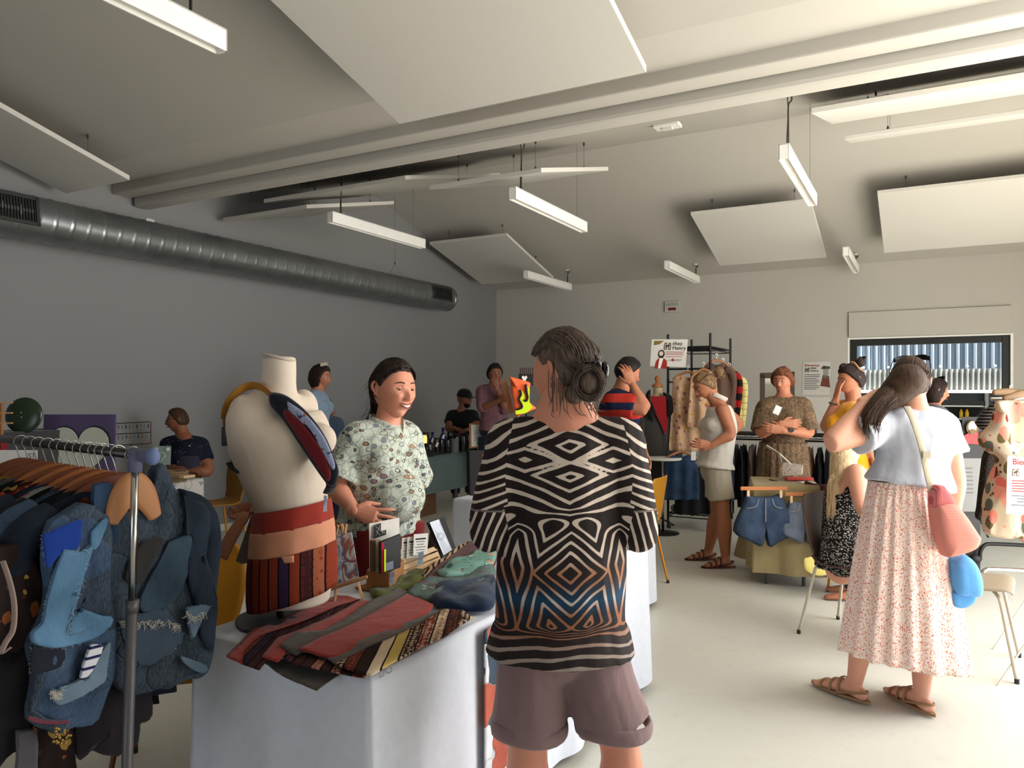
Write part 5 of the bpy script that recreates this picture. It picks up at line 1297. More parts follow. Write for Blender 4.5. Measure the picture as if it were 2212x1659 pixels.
# heap of patterned tops
def heap(name, label, px, z0, hgt, mat, group, seed=0., z1=None):
    """a soft folded garment: an outline on the table swelling to a crumpled top"""
    q = [tz(x, y, z0) for x, y in px]; q = catmull(q+[q[0]], 4)[:-1]; c = sum(q, V())/len(q); n = len(q); vs = []; fs = []
    prof_ = [(1., 0), (1.03, .35), (1.0, .7), (.88, .95), (.66, 1.05), (.4, 1.0), (.15, 1.0)]
    for sc_, h in prof_:
        for p in q:
            w_ = c+(p-c)*sc_; nz = noise.noise(V((w_.x*13+seed, w_.y*13, seed))); w_.z = c.z+hgt*h*(1+.35*nz)+(.012*nz if h > 0 else 0); vs.append(w_)
    R_ = len(prof_)
    for i in range(R_-1):
        for j in range(n): fs.append((i*n+j, i*n+(j+1) % n, (i+1)*n+(j+1) % n, (i+1)*n+j))
    fs.append(tuple((R_-1)*n+j for j in range(n))); fs.append(tuple(range(n))[::-1])
    o = obj(name, MB().add(vs, fs), mat, smooth=True); return tag(o, label, 'garment', group)
M_green = fabric('moss_green_jersey', rgb(78, 82, 32), .9, .5); M_mint = mat_linedraw('mint_bird_print', rgb(118, 156, 146), rgb(34, 46, 52), [rgb(196, 150, 112), rgb(64, 92, 92), rgb(150, 176, 160)], 16)
M_foliage = mat_linedraw('grey_foliage_print', rgb(92, 108, 104), rgb(44, 48, 50), [rgb(120, 84, 96), rgb(150, 158, 146)], 22); M_navyj = fabric('navy_jersey', rgb(22, 42, 66), .9, .5)
M_cream_str = mat_stripe('cream_zigzag_print', rgb(206, 176, 146), rgb(60, 34, 34), .022, 0, .55, .05)
g_ = 'patterned tops heaped on the table'
heap('folded_top', 'moss green folded top beside the wooden card box', [(800, 1280), (830, 1262), (880, 1248), (905, 1240), (920, 1252), (890, 1275), (850, 1295), (810, 1298)], 0, .025, M_green, g_, 1)
heap('folded_top', 'cream top with dark zigzags at the back of the heap', [(905, 1245), (960, 1208), (1010, 1178), (1060, 1175), (1062, 1195), (1000, 1225), (940, 1262)], 0, .022, M_cream_str, g_, 2)
heap('folded_top', 'dark red banded top under the mint print top', [(915, 1262), (960, 1220), (1018, 1184), (1066, 1180), (1068, 1225), (1010, 1256), (950, 1275)], .002, .030, fabric('maroon_jersey', rgb(84, 28, 34)), g_, 3)
heap('folded_top', 'mint top with bird print lying uppermost on the heap', [(946, 1240), (975, 1216), (1015, 1206), (1040, 1192), (1068, 1192), (1068, 1215), (1040, 1236), (1000, 1246), (960, 1250)], .026, .022, M_mint, g_, 4)
heap('folded_top', 'grey foliage print top in the middle of the heap', [(878, 1292), (900, 1272), (950, 1258), (1000, 1240), (1062, 1228), (1062, 1262), (1010, 1280), (950, 1300), (905, 1304)], .006, .030, M_foliage, g_, 5)
o = heap('folded_top', 'navy folded top nearest the zebra-shirted man with small white and orange motif', [(933, 1296), (950, 1276), (1000, 1268), (1064, 1255), (1066, 1312), (1020, 1322), (965, 1318), (938, 1308)], .010, .034, M_navyj, g_, 6)
# display easel with a picture card
M_pine = plain('pine_wood', rgb(196, 150, 104), .6); M_ply = plain('plywood', rgb(158, 108, 66), .6); M_pale = plain('pale_poplar', rgb(214, 182, 140), .6)
Te = thing('tabletop_easel', 'small wooden easel standing behind the folded aprons', 'easel', Pz(750, 1300, ZT))
YE = 2.70
def pe(px, py, d=0.): return P(px, py, YE+d)
for (a, b) in (((722, 1298, 0), (748, 1132, .10)), ((784, 1283, .04), (738, 1132, .11)), ((700, 1275, .28), (730, 1135, .14))):
    p0 = pe(*a[:2], a[2]); p0.z = ZT+.004; m = MB().tube([p0, pe(b[0], b[1], b[2])], [(.006, .004)]*2, 4); wobj('easel_leg', m, M_pine, Te)
m = MB().tube([pe(714, 1272, -.01), pe(793, 1246, -.01)], [(.006, .007)]*2, 4); wobj('easel_ledge', m, M_pine, Te)
def mat_marble():
    t = NT('marbled_photo', .25, 0, .5); n = t.noise(11, 3, t.map(sc=(1.6, 1, 1)), .5, 1.2)
    return t.base(t.ramp(n, [(.25, rgb(28, 44, 70)), (.38, rgb(120, 160, 196)), (.46, rgb(206, 222, 234)), (.52, rgb(90, 110, 140)), (.58, rgb(150, 96, 84)), (.64, rgb(196, 214, 226)), (.75, rgb(46, 60, 66))]))
def card(name, label, cat, q4, mat, th=.0025, parent=None, group=None):
    """a thin rectangular card through four points"""
    n = (q4[1]-q4[0]).cross(q4[3]-q4[0]).normalized()
    vs = list(q4)+[p+n*th for p in q4]; m = MB().add(vs, [(3, 2, 1, 0), (4, 5, 6, 7), (0, 1, 5, 4), (1, 2, 6, 5), (2, 3, 7, 6), (3, 0, 4, 7)])
    if parent: return wobj(name, m, mat, parent)
    o = obj(name, m, mat); return tag(o, label, cat, group)
card('picture_card', 'blue and white abstract picture card on the small wooden easel', 'picture', [pe(727, 1262, -.03), pe(776, 1248, -.03), pe(760, 1150, .03), pe(709, 1160, .03)], mat_marble(), .004)
# white shelf-talker card, card box, notebook
M_card = plain('white_card', rgb(226, 224, 218), .6); M_ink = plain('black_ink', rgb(24, 22, 22), .6)
Tb_ = thing('card_box', 'small brown plywood box holding cards and a notebook', 'box', Pz(830, 1270, ZT))
def bq(px, py): return tz(px, py)
a, b, c_ = tz(793, 1275), tz(841, 1283), tz(872, 1248); d_ = a+(c_-b)
hz = V((0, 0, .075)); w_ = .006
for p, q in ((a, b), (b, c_), (c_, d_), (d_, a)):
    nn = (q-p).normalized(); m = MB().box((p+q)/2+hz/2, ((q-p).length, .005, .075), nn, V((0, 0, 1)).cross(nn)); wobj('box_side', m, M_ply, Tb_)
m = MB().box((a+c_)/2+V((0, 0, .004)), ((b-a).length*.98, (c_-b).length*.98, .006), (b-a).normalized(), V((0, 0, 1)).cross((b-a).normalized())); wobj('box_bottom', m, M_ply, Tb_)
xd = (c_-b).normalized(); yd = (b-a).normalized(); mid = (a+c_)/2
def upright(name, label, cat, off, w0, h0, mat, tilt=0., sh=0., th=.003, z0=.010, group=None):
    """a card standing in the box, facing along yd"""
    o_ = mid+xd*sh-xd*w0/2+yd*off; up = (V((0, 0, 1))-yd*tilt).normalized()
    o_.z = ZT+.004+z0
    return card(name, label, cat, [o_, o_+xd*w0, o_+xd*w0+up*h0, o_+up*h0], mat, th, group=group), o_, up
# boards face the buyer: use a frame through pixels instead
Y0 = 2.86
def pv(px, py, d=0.): return P(px, py, Y0+d)
c1 = card('display_card', 'tall white card with black L-shaped emblem standing in the plywood box', 'card', [pv(798, 1234, .0), pv(862, 1222, .06), pv(862, 1118, .06), pv(797, 1131, .0)], M_card, .003)
m = MB().prism([(0, 0), (.052, .008), (.052, .026), (.030, .022), (.030, .056), (.006, .050), (.002, .05)], pv(807, 1164, -.002), (pv(862, 1154, .06)-pv(807, 1164, 0)).normalized(), V((0, 0, 1)), V((0, -.001, 0)))
o = obj('emblem', m, M_ink, None); o.parent = c1
m = MB()
for p, q in (((.008, .006), (.026, .048)), ((.010, .030), (.026, .008)), ((.008, .046), (.028, .028)), ((.034, .012), (.048, .022)), ((.034, .022), (.05, .012))):
    xx = (pv(862, 1154, .06)-pv(807, 1164, 0)).normalized(); oo = pv(807, 1164, -.004); m.tube([oo+xx*p[0]+V((0, 0, p[1])), oo+xx*q[0]+V((0, 0, q[1]))], .0006, 4)
o = obj('emblem_lines', m, M_card, None); o.parent = c1
for k in range(4):
    card('brown_card', 'kraft paper card in the plywood box beside the notebook', 'card', [pv(799+4*k, 1236, -.005-.004*k), pv(812+3*k, 1232, .02), pv(812+3*k, 1164, .02), pv(799+4*k, 1166, -.005-.004*k)], plain('kraft_card', rgb(150, 130, 108), .7), .0015, group='kraft cards in the box')
Tn = thing('notebook', 'black notebook with red and yellow spine stripes in the plywood box', 'notebook', pv(840, 1235, -.02))
m = MB().add([*[pv(x, y, d) for x, y, d in ((817, 1238, -.03), (863, 1224, .03), (863, 1152, .03), (817, 1170, -.03))], *[pv(x, y, d) for x, y, d in ((822, 1240, -.045), (866, 1226, .015), (866, 1154, .015), (822, 1172, -.045))]], [(0, 1, 2, 3), (7, 6, 5, 4), (0, 4, 5, 1), (1, 5, 6, 2), (2, 6, 7, 3), (3, 7, 4, 0)])
wobj('cover', m, plain('black_cover', rgb(24, 26, 32), .5), Tn, bevel=.003)
card('x', '', '', [pv(824, 1236, -.052), pv(829, 1235, -.048), pv(829, 1172, -.048), pv(824, 1173, -.052)], plain('red_stripe', rgb(196, 28, 52), .5), .002, parent=Tn).name = 'red_stripe'
card('x', '', '', [pv(829.5, 1235, -.052), pv(833.5, 1234, -.048), pv(833.5, 1186, -.048), pv(829.5, 1187, -.052)], plain('yellow_stripe', rgb(206, 230, 20), .5), .002, parent=Tn).name = 'yellow_stripe'
card('x', '', '', [pv(834, 1233, -.046), pv(849, 1229, -.025), pv(849, 1211, -.025), pv(834, 1216, -.046)], plain('grey_label', rgb(104, 112, 132), .5), .002, parent=Tn).name = 'grey_label'
def price(px4, dY, Y, lines, label):
    q = [P(x, y, Y+dY) for x, y in px4]; o = card('price_tag', label, 'price tag', q, plain('tag_paper', rgb(190, 204, 224), .6), .001)
    x = (q[1]-q[0]).normalized(); y = (q[3]-q[0]).normalized(); n = x.cross(y)*-.0012; n = n if n.y < 0 else -n
    for i, (s_, f) in enumerate(lines):
        text('printed_words', s_, (q[1]-q[0]).length*.26, q[0].lerp(q[1], .08)+(q[3]-q[0])*f+n, x, y, M_ink, None, .0002).parent = o
    return o
price([(841, 1262), (851, 1260), (853, 1232), (843, 1236)], -.02, Y0-.02, [('CARTES', .78), ('POSTALES', .6), ('2 €', .2)], 'pale blue price tag on the front of the plywood card box')
# slatted poplar crate with leaflets
Tc_ = thing('slatted_crate', 'pale wooden slatted crate holding leaflets', 'crate', Pz(905, 1240, ZT))
YC = 3.0
p_a, p_b, p_c = tz(866, 1250), tz(872, 1246), tz(947, 1214)
fr0, fr1 = tz(868, 1250), tz(948, 1216); dn = (fr1-fr0).normalized(); bk = V((0, 0, 1)).cross(dn); bk = bk if bk.y > 0 else -bk
for k in range(3):
    for s in (0, 1):
        m = MB().box((fr0+fr1)/2+bk*.10*s+V((0, 0, .014+k*.028)), ((fr1-fr0).length, .005, .020), dn, bk); wobj('slat', m, M_pale, Tc_)
for e in (fr0, fr1):
    m = MB().box(e+bk*.05+V((0, 0, .04)), (.006, .10, .080), dn, bk); wobj('crate_end', m, M_pale, Tc_)
m = MB().box((fr0+fr1)/2+bk*.05+V((0, 0, .004)), ((fr1-fr0).length, .10, .005), dn, bk); wobj('crate_bottom', m, M_pale, Tc_)
for k, (x0, y0, tl) in enumerate(((866, 1208, -.1), (878, 1206, .0), (892, 1200, .1))):
    q0 = P(x0, y0, YC+.06); xx = V((.92, .39, 0)); yy = (V((0, .35, 1))).normalized()
    o = card('leaflet', ('white leaflet at the left end of the slatted crate', 'white leaflet in the middle of the slatted crate', 'white printed leaflet at the right, foremost in the slatted crate')[k], 'leaflet', [q0, q0+xx*.060, q0+xx*.060+yy*.085, q0+yy*.085-xx*.0], M_card, .002, group='leaflets in the crate')
    for i in range(6):
        m = MB().box(q0+xx*.030+yy*(.065-.011*i)-V((0, .0022, 0)), (.044-.007*(i % 3), .0006, .0022 if i else .006), xx, (0, 1, 0), yy); b_ = obj('printed_line', m, M_ink, None); b_.parent = o
price([(901, 1222), (913, 1219), (916, 1190), (904, 1193)], .0, 2.93, [('PORTE-', .78), ('CARTES', .6), ('D\'IDENTITE', .44), ('5 €', .15)], 'pale blue price tag hanging on the slatted crate')
# black standing frame
Tf = thing('display_frame', 'black standing frame with white paper sign leaning back', 'frame', Pz(960, 1215, ZT))
def pf(px, py, d=0.): return P(px, py, 3.12+d)
vs = [pf(953, 1208, -.03), pf(982, 1186, .03), pf(957, 1118, .10), pf(921, 1130, .04)]
card('frame_board', '', '', vs, M_dark, .012, parent=Tf)
card('paper', '', '', [pf(958, 1200, -.045), pf(976, 1188, -.02), pf(948, 1122, .06), pf(928, 1129, .02)], plain('frame_paper', rgb(206, 212, 226), .5), .002, parent=Tf)
m = MB().tube([pf(940, 1140, .08), pf(932, 1195, .20)], [(.02, .003)]*2, 4); wobj('prop_stand', m, M_dark, Tf)
m = MB()
cq = pf(952, 1158, -.02)
m.tube([cq+V((math.cos(a)*.014, -.006, math.sin(a)*.014)) for a in [2*PI*k/16 for k in range(17)]], .0008, 4); m.tube([cq+V((math.cos(a)*.008, -.006, math.sin(a)*.008)) for a in [2*PI*k/16 for k in range(17)]], .0006, 4)
wobj('circle_mark', m, plain('violet_ink', rgb(120, 110, 150), .6), Tf)
# pencilled letters on the cloth corner
text('pencil_mark', 'BG', .045, P(818, 1466, 2.02), L1, (0, 0, 1), plain('pencil', rgb(140, 144, 156), .8), None, .0003).parent = cloth1
# patchwork denim piece hanging from the long side
def mat_patch(name, cols, sc=6., line=rgb(150, 150, 146), hatch=None):
    if name in _mc: return _mc[name]
    t = NT(name, .9, 0, .1); wv = t.vm('ADD', t.obj(), t.vm('SCALE', t.noise(sc*.8, 2, out=1), sc=.10))
    nd = t.t.nodes.new('ShaderNodeTexVoronoi'); t.put(nd.inputs['Vector'], wv); nd.inputs['Scale'].default_value = sc
    r = t.sep(nd.outputs['Color'], 0); k = len(cols); c = t.ramp(r, [(i/k, x) for i, x in enumerate(cols)], 'CONSTANT')
    n1 = t.noise(10, 4); c = t.mix(t.math('MULTIPLY', t.ramp(n1, [(.3, (0, 0, 0)), (.7, (1, 1, 1))]), .5), c, t.mix(.5, c, (.0, .0, .0, 1)))
    n2 = t.noise(260, 2, t.map(sc=(1, 1, .3))); c = t.mix(t.math('MULTIPLY', n2, .22), c, rgb(150, 170, 190))
    e = t.vor(sc, wv, 'DISTANCE_TO_EDGE'); fr = t.math('ADD', e, t.math('MULTIPLY', t.math('SUBTRACT', t.noise(90, 2), .5), .03))
    c = t.mix(t.math('MULTIPLY', t.math('SUBTRACT', 1., t.th(fr, .012, .008)), .6), c, line)
    st = t.math('ABSOLUTE', t.math('SUBTRACT', e, .05)); dash = t.math('GREATER_THAN', t.noise(160, 0), .5)
    c = t.mix(t.math('MULTIPLY', t.math('MULTIPLY', t.math('SUBTRACT', 1., t.th(st, .006, .004)), dash), .35), c, rgb(20, 24, 30))
    t.base(c, t.math('ADD', t.noise(12, 4, t.map(sc=(1, 1, .5))), t.math('MULTIPLY', t.th(e, .02, .02), .3)), .5, .02); _mc[name] = t.m; return t.m
M_pw1 = mat_patch('denim_patchwork_white', [rgb(50, 62, 78), rgb(226, 228, 232), rgb(66, 84, 106), rgb(40, 46, 56), rgb(212, 214, 220), rgb(190, 84, 44)], 9.)
m = MB()
def hb(s, t):
    a = .52+.80*s; q = B0+L1*a-S1*(.035+.008*math.sin(a*30)); q.z = ZT-.02-.47*t+.05*t*math.sin(a*9)-.0*s; return q
m.grid(hb, 40, 26); o = obj('patchwork_throw', m, M_pw1, smooth=True, solid=.004); tag(o, 'denim patchwork throw hanging down the long side of the white table behind the legs', 'textile')
# ================================================================== dress form on the table
YF = 2.50
def pfm(px, py, d=0.): return P(px, py, YF+d)
base = Pz(590, 1332, ZT); Tdf = thing('dress_form', 'cream tailor dress form on a dark base plate, facing right', 'mannequin', base)
M_form = NT('form_jersey', .75, 0, .2); M_form = M_form.base(M_form.mix(M_form.noise(4, 3), rgb(196, 180, 164), rgb(208, 194, 178)), M_form.noise(260, 2), .1, .002)
ff = V((.82, -.57, 0)).normalized(); fr_ = V((ff.y, -ff.x, 0))
def w2(px): return px/F*YF
rings = [  # py, centre px, lateral radius, depth radius
    (771, 603, 36, 34), (800, 603, 36, 36), (838, 600, 40, 40), (862, 596, 62, 52), (885, 592, 98, 62), (905, 592, 112, 74), (935, 602, 112, 100), (965, 608, 108, 108), (1000, 611, 98, 100), (1040, 617, 86, 86),
    (1078, 628, 78, 78), (1110, 632, 80, 80), (1160, 632, 84, 84), (1220, 632, 86, 84), (1265, 632, 84, 82), (1300, 632, 78, 76)]
mb = MB(); mb.tube([pfm(c, y) for y, c, a, b in rings], [(w2(a), w2(b)) for y, c, a, b in rings], 30, side=fr_, k=3)
for sx, px, py, dY in ((1, 528, 900, -.06), (-1, 655, 885, .13)): mb.ell(pfm(px, py, dY), (.052, .055, .072), 18, 12)
mb.ell(pfm(690, 950, -.05), (.055, .055, .055), 18, 12); mb.ell(pfm(672, 945, .07), (.045, .045, .045), 18, 12)
mb.tube([pfm(540, 900, -.03), pfm(600, 880, 0), pfm(655, 885, .1)], [.06, .06, .05], 14, k=3)
me = remesh(mb, .006, 8)
for v in me.vertices: v.co = v.co-V(Tdf.location)
obj('torso', me, M_form, Tdf)
m = MB().lathe([(0, .004), (w2(35), .002), (w2(36.5), 0), (w2(36), -.006)], pfm(603, 771), 30, V((.22, .0, 1))); wobj('neck_cap', m, plain('form_cap', rgb(176, 162, 148), .7), Tdf, smooth=True)
m = MB().tube([pfm(607, 1290), pfm(607, 1292).lerp(base, .3)*1.0, V((pfm(607, 0).x, YF+.0, ZT+.01))], .012, 14); wobj('pole', m, M_black, Tdf, smooth=True)
q = [tz(x, y) for x, y in ((508, 1345), (520, 1330), (570, 1312), (612, 1303), (650, 1308), (664, 1318), (650, 1333), (590, 1358), (535, 1366), (514, 1358))]
q = catmull(q+[q[0]], 3)[:-1]; m = MB().prism([(p.x, p.y) for p in q], (0, 0, ZT+.003), (1, 0, 0), (0, 1, 0), V((0, 0, .008))); wobj('base_plate', m, plain('slate_base', rgb(66, 66, 68), .5), Tdf, bevel=.002)
# apron worn by the form
Tap = thing('apron', 'brick, peach and floral apron tied round the dress form with a peach bow', 'apron', pfm(630, 1310))
def ringat(py):
    for (y0, c0, a0, b0), (y1, c1, a1, b1) in zip(rings, rings[1:]):
        if y0 <= py <= y1 or (y1 == 1300 and py > 1300):
            t = min(1.3, (py-y0)/(y1-y0)); return c0+(c1-c0)*t, a0+(a1-a0)*t, b0+(b1-b0)*t
    return rings[-1][1:]
def shell(y0, y1, off, a0=-PI, a1=PI, tilt=-22, ny=10, nx=90, tilt2=None, f0=0, grow=0):
    """a band of cloth round the form between pixel rows y0 and y1 (rows tilt up toward the right)"""
    m = MB(); tilt2 = tilt if tilt2 is None else tilt2
    def fn(s, t):
        a = a0+(a1-a0)*s; py = y0+(y1-y0)*t; c, ra, rb = ringat(py); o = off+grow*t
        q = pfm(c, 845); w_ = fr_*math.cos(a)*w2(ra)+V((0, 0, 1)).cross(fr_)*math.sin(a)*w2(rb); n = w_.normalized()
        q = V((q.x, q.y, 0))+w_+n*(o+.0025*math.sin(a*9+f0)*t)
        tl = (tilt+(tilt2-tilt)*t); q.z = EYE-((py+tl*(w_.x/w2(80)))-845)/F*YF; return q
    m.grid(fn, nx, ny, flip=False); return m
wobj('waistband', shell(1090, 1134, .006, tilt=-14), M_brick, Tap, smooth=True, solid=.002)
wobj('peach_panel', shell(1132, 1186, .008, tilt=-14, tilt2=-16), M_peach, Tap, smooth=True, solid=.002)
M_floral = mat_ethnic('floral_column_print', [rgb(128, 52, 34), rgb(92, 34, 36), rgb(56, 40, 66), rgb(150, 84, 60), rgb(60, 30, 30)], .032, 0, 46)
wobj('floral_skirt_panel', shell(1184, 1290, .011, tilt=-16, tilt2=-26, grow=.008), M_floral, Tap, smooth=True, solid=.002)
m = MB(); 
def pk(s, t):
    q = pfm(549+86*s, 1207+15*t-5*s-3*math.sin(s*3), 0); q.y = YF-.135-.012*math.sin(PI*s) + .10*(1-s)**2*.6; q = P(549+86*s, 1207+15*t-7*s, q.y); return q
m.grid(pk, 16, 3); wobj('pocket_band', m, M_peach, Tap, smooth=True, solid=.003)
for pts, wd in (([(556, 1092, .0), (545, 1105, -.01), (528, 1115, -.02), (500, 1160, -.01), (476, 1204, .0)], [.016, .020, .018, .020, .024]), ([(553, 1092, .02), (530, 1096, .02), (504, 1104, .02), (506, 1112, .02), (540, 1112, .0)], [.014, .016, .018, .016, .012])):
    m = MB().tube([pfm(*p) for p in pts], [(w_, .0025) for w_ in wd], 8, side=V((1, 0, .45)), k=4); wobj('bow_ribbon', m, M_peach, Tap, smooth=True)
m = MB().prism([(0, 0), (.055, .16), (.062, .17), (.066, .02), (.05, -.005), (.02, -.01)], pfm(509, 1212, .03), (1, 0, 0), (0, 0, 1), V((0, .01, 0))); wobj('apron_tail', m, fabric('grey_beige_cloth', rgb(120, 112, 104)), Tap)
card('x', '', '', [pfm(698, 1106, -.165), pfm(706, 1104, -.163), pfm(707, 1070, -.163), pfm(700, 1072, -.165)], plain('tag_paper', rgb(190, 204, 224)), .001, parent=Tap).name = 'price_tag'
text('printed_words', 'TABLIER', .0095, pfm(702, 1093, -.17), (.1, 0, 1), (-1, 0, .1), M_ink, Tap, .0002)
# sling bag
Tsl = thing('sling_bag', 'dark red sling bag with navy edge strapped across the dress form', 'bag', pfm(665, 940, -.15))
M_navyc = fabric('navy_canvas', rgb(24, 28, 40), .85, .3); M_wine = fabric('wine_canvas', rgb(104, 26, 34), .9, .3); M_web = fabric('ochre_webbing', rgb(158, 106, 30), .7, .1)
def slabp(pts3, nrm, thick, k=4, rr=((1., 0), (1.02, .35), (.95, .8), (.72, 1.0), (.35, 1.04))):
    q = catmull(list(pts3)+[pts3[0]], k)[:-1]; c = sum(q, V())/len(q); n = len(q); nrm = V(nrm).normalized(); vs = []; fs = []
    allr = [(-1, r) for r in rr[::-1]]+[(1, r) for r in rr[1:]]
    for sg, (sc_, d) in allr:
        for p in q: vs.append(c+(p-c)*sc_+nrm*(sg*d*thick/2))
    for i in range(len(allr)-1):
        for j in range(n): fs.append((i*n+j, i*n+(j+1) % n, (i+1)*n+(j+1) % n, (i+1)*n+j))
    fs.append(tuple(range(n))); fs.append(tuple((len(allr)-1)*n+j for j in range(n))[::-1]); return MB().add(vs, fs)
def bgp(l, y): return [pfm(x, yy, y-.06*((x-580)/150)) for x, yy in l]
bagd = -.10
wobj('bag_body', slabp(bgp([(582, 856), (592, 850), (622, 858), (664, 892), (700, 940), (722, 990), (730, 1015), (726, 1040), (716, 1050), (704, 1042), (686, 1018), (650, 965), (610, 905), (586, 878)], bagd), (.25, -1, .1), .07), M_navyc, Tsl, smooth=True)
wobj('bag_panel', slabp(bgp([(615, 884), (640, 900), (676, 942), (702, 985), (714, 1020), (708, 1038), (692, 1018), (655, 962), (622, 912), (613, 896)], bagd-.028), (.25, -1, .1), .034), M_wine, Tsl, smooth=True)
wobj('printed_strip', slabp(bgp([(622, 868), (660, 895), (700, 945), (722, 1000), (716, 1012), (700, 975), (668, 925), (636, 892), (619, 882)], bagd-.026), (.25, -1, .1), .026), mat_linedraw('strip_print', rgb(150, 158, 186), rgb(40, 34, 44), [rgb(150, 84, 50), rgb(60, 64, 96)], 40), Tsl, smooth=True)
m = MB().tube([pfm(x, y, d) for x, y, d in ((486, 905, -.035), (490, 878, -.07), (512, 848, -.075), (540, 833, -.05), (566, 838, -.07), (590, 858, -.10))], [(.013, .0022)]*6, 8, side=None, k=4); wobj('strap', m, M_web, Tsl, smooth=True)
m = MB().tube([pfm(x, y, d) for x, y, d in ((485, 905, -.03), (488, 935, -.02), (494, 965, -.02), (508, 998, -.04), (520, 1016, -.08))], [(.011, .0022)]*5, 8, side=V((.2, 1, 0)), k=4); wobj('rear_strap', m, M_web, Tsl, smooth=True)
m = MB().box(pfm(487, 942, -.045), (.022, .016, .062), (1, 0, .1), (0, 1, 0)); wobj('buckle', m, M_dark, Tsl, bevel=.004)
m = MB().tube([pfm(x, y, d) for x, y, d in ((497, 1000, -.06), (506, 1012, -.07), (520, 1020, -.09))], [(.018, .006)]*3, 8, k=3); wobj('strap_slider', m, M_dark, Tsl, smooth=True)
wobj('strap_end', MB().tube([pfm(x, y, d) for x, y, d in ((716, 1048, -.16), (712, 1056, -.14), (708, 1064, -.12))], [(.016, .006)]*3, 8, k=2), M_navyc, Tsl, smooth=True)
# ================================================================== clothes rack at the left
N0 = P(312, 984, 1.90); RD = V((-.758, .652, 0)).normalized(); RP = V((.652, .758, 0)).normalized()
F0 = P(0, 948, 2.58); RDZ = (F0-N0).normalized()
M_chrome = plain('chrome_tube', rgb(190, 188, 184), .18, 1.0, vary=.02); M_greyt = plain('grey_tube', rgb(88, 86, 88), .4, .3); M_rail = plain('dark_rail', rgb(64, 58, 58), .3, .5); M_joint = plain('blue_grey_plastic', rgb(92, 96, 120), .5)
Tr = thing('clothes_rack', 'chrome clothes rack with blue-grey corner joint at the left edge', 'rack', (P(277, 1659, 1.9).x, 1.9, 0))
pt = P(292, 1000, 1.90); pb_ = P(274, 1659, 1.9); fl = pt+(pb_-pt)*(pt.z/(pt.z-pb_.z))
mid_ = P(285, 1300, 1.90)
wobj('upper_pole', MB().tube([pt, mid_], .0092, 16), M_chrome, Tr, smooth=True)
wobj('lower_pole', MB().tube([mid_+V((0, 0, .0)), V((fl.x, fl.y, .03))], .0135, 16), M_greyt, Tr, smooth=True)
wobj('pole_collar', MB().tube([P(286, 1296, 1.9), P(285.5, 1322, 1.9)], [.0165, .0145], 16), M_greyt, Tr, smooth=True)
wobj('rail', MB().tube([N0, N0+RDZ*1.9], .0125, 16), M_rail, Tr, smooth=True)
m = MB().tube([N0-RDZ*.035, N0+RDZ*.055], .0185, 16, round_=True); m.tube([P(293, 975, 1.9), P(291.5, 1019, 1.9)], [.0185, .0165], 16); wobj('corner_joint', m, M_joint, Tr, smooth=True)
wobj('end_knob', MB().ell(N0-RDZ*.045, (.017, .017, .022), 16, 10), plain('knob_blue', rgb(96, 110, 150), .5), Tr, smooth=True)
wobj('foot_bar', MB().tube([V((fl.x, fl.y, .03))-RP*.28, V((fl.x, fl.y, .03))+RP*.28], .014, 12), M_greyt, Tr, smooth=True)
M_hook = plain('hook_wire', rgb(170, 168, 164), .25, .9); M_hw = plain('hanger_wood_brown', rgb(104, 52, 26), .45); M_hw3 = plain('hanger_wood_orange', rgb(142, 82, 38), .45); M_hw2 = plain('hanger_wood_tan', rgb(164, 112, 72), .5)
def hanger(t, yaw, drop, mat, label, w=.21, hh=.022, flat_=False):
    """wooden hanger on the rail at distance t from its near end"""
    p = N0+RDZ*t; ax = Matrix.Rotation(yaw, 3, 'Z') @ RP; o = thing('coat_hanger', label, 'hanger', p+V((0, 0, -.05)), 0, 'wooden coat hangers on the left rack')
    top = p+V((0, 0, .017)); r_ = .020; pts = [p+ax*(r_*math.cos(a))+V((0, 0, r_*math.sin(a)-.001)) for a in (-.6, 0, .5, 1.0, 1.57, 2.1, 2.7, 3.3, 3.9)]
    pts += [p-ax*.006+V((0, 0, -.045)), p+V((0, 0, -.065)), p+V((0, 0, -drop))]
    wobj('hook', MB().tube(pts, .0019, 6, k=3), M_hook, o, smooth=True)
    c = p+V((0, 0, -drop)); pp = [c+ax*(w*s)+V((0, 0, -.085*abs(s)**1.6+.004)) for s in (-1, -.75, -.5, -.25, 0, .25, .5, .75, 1)]
    wobj('wooden_bar', MB().tube(pp, [(.006, hh*.55), (.007, hh*.8), (.008, hh), (.008, hh*1.1), (.008, hh*1.15), (.008, hh*1.1), (.008, hh), (.007, hh*.8), (.006, hh*.55)], 10, side=ax.cross(V((0, 0, 1))), k=3, round_=True), mat, o, smooth=True)
    return o, c, ax
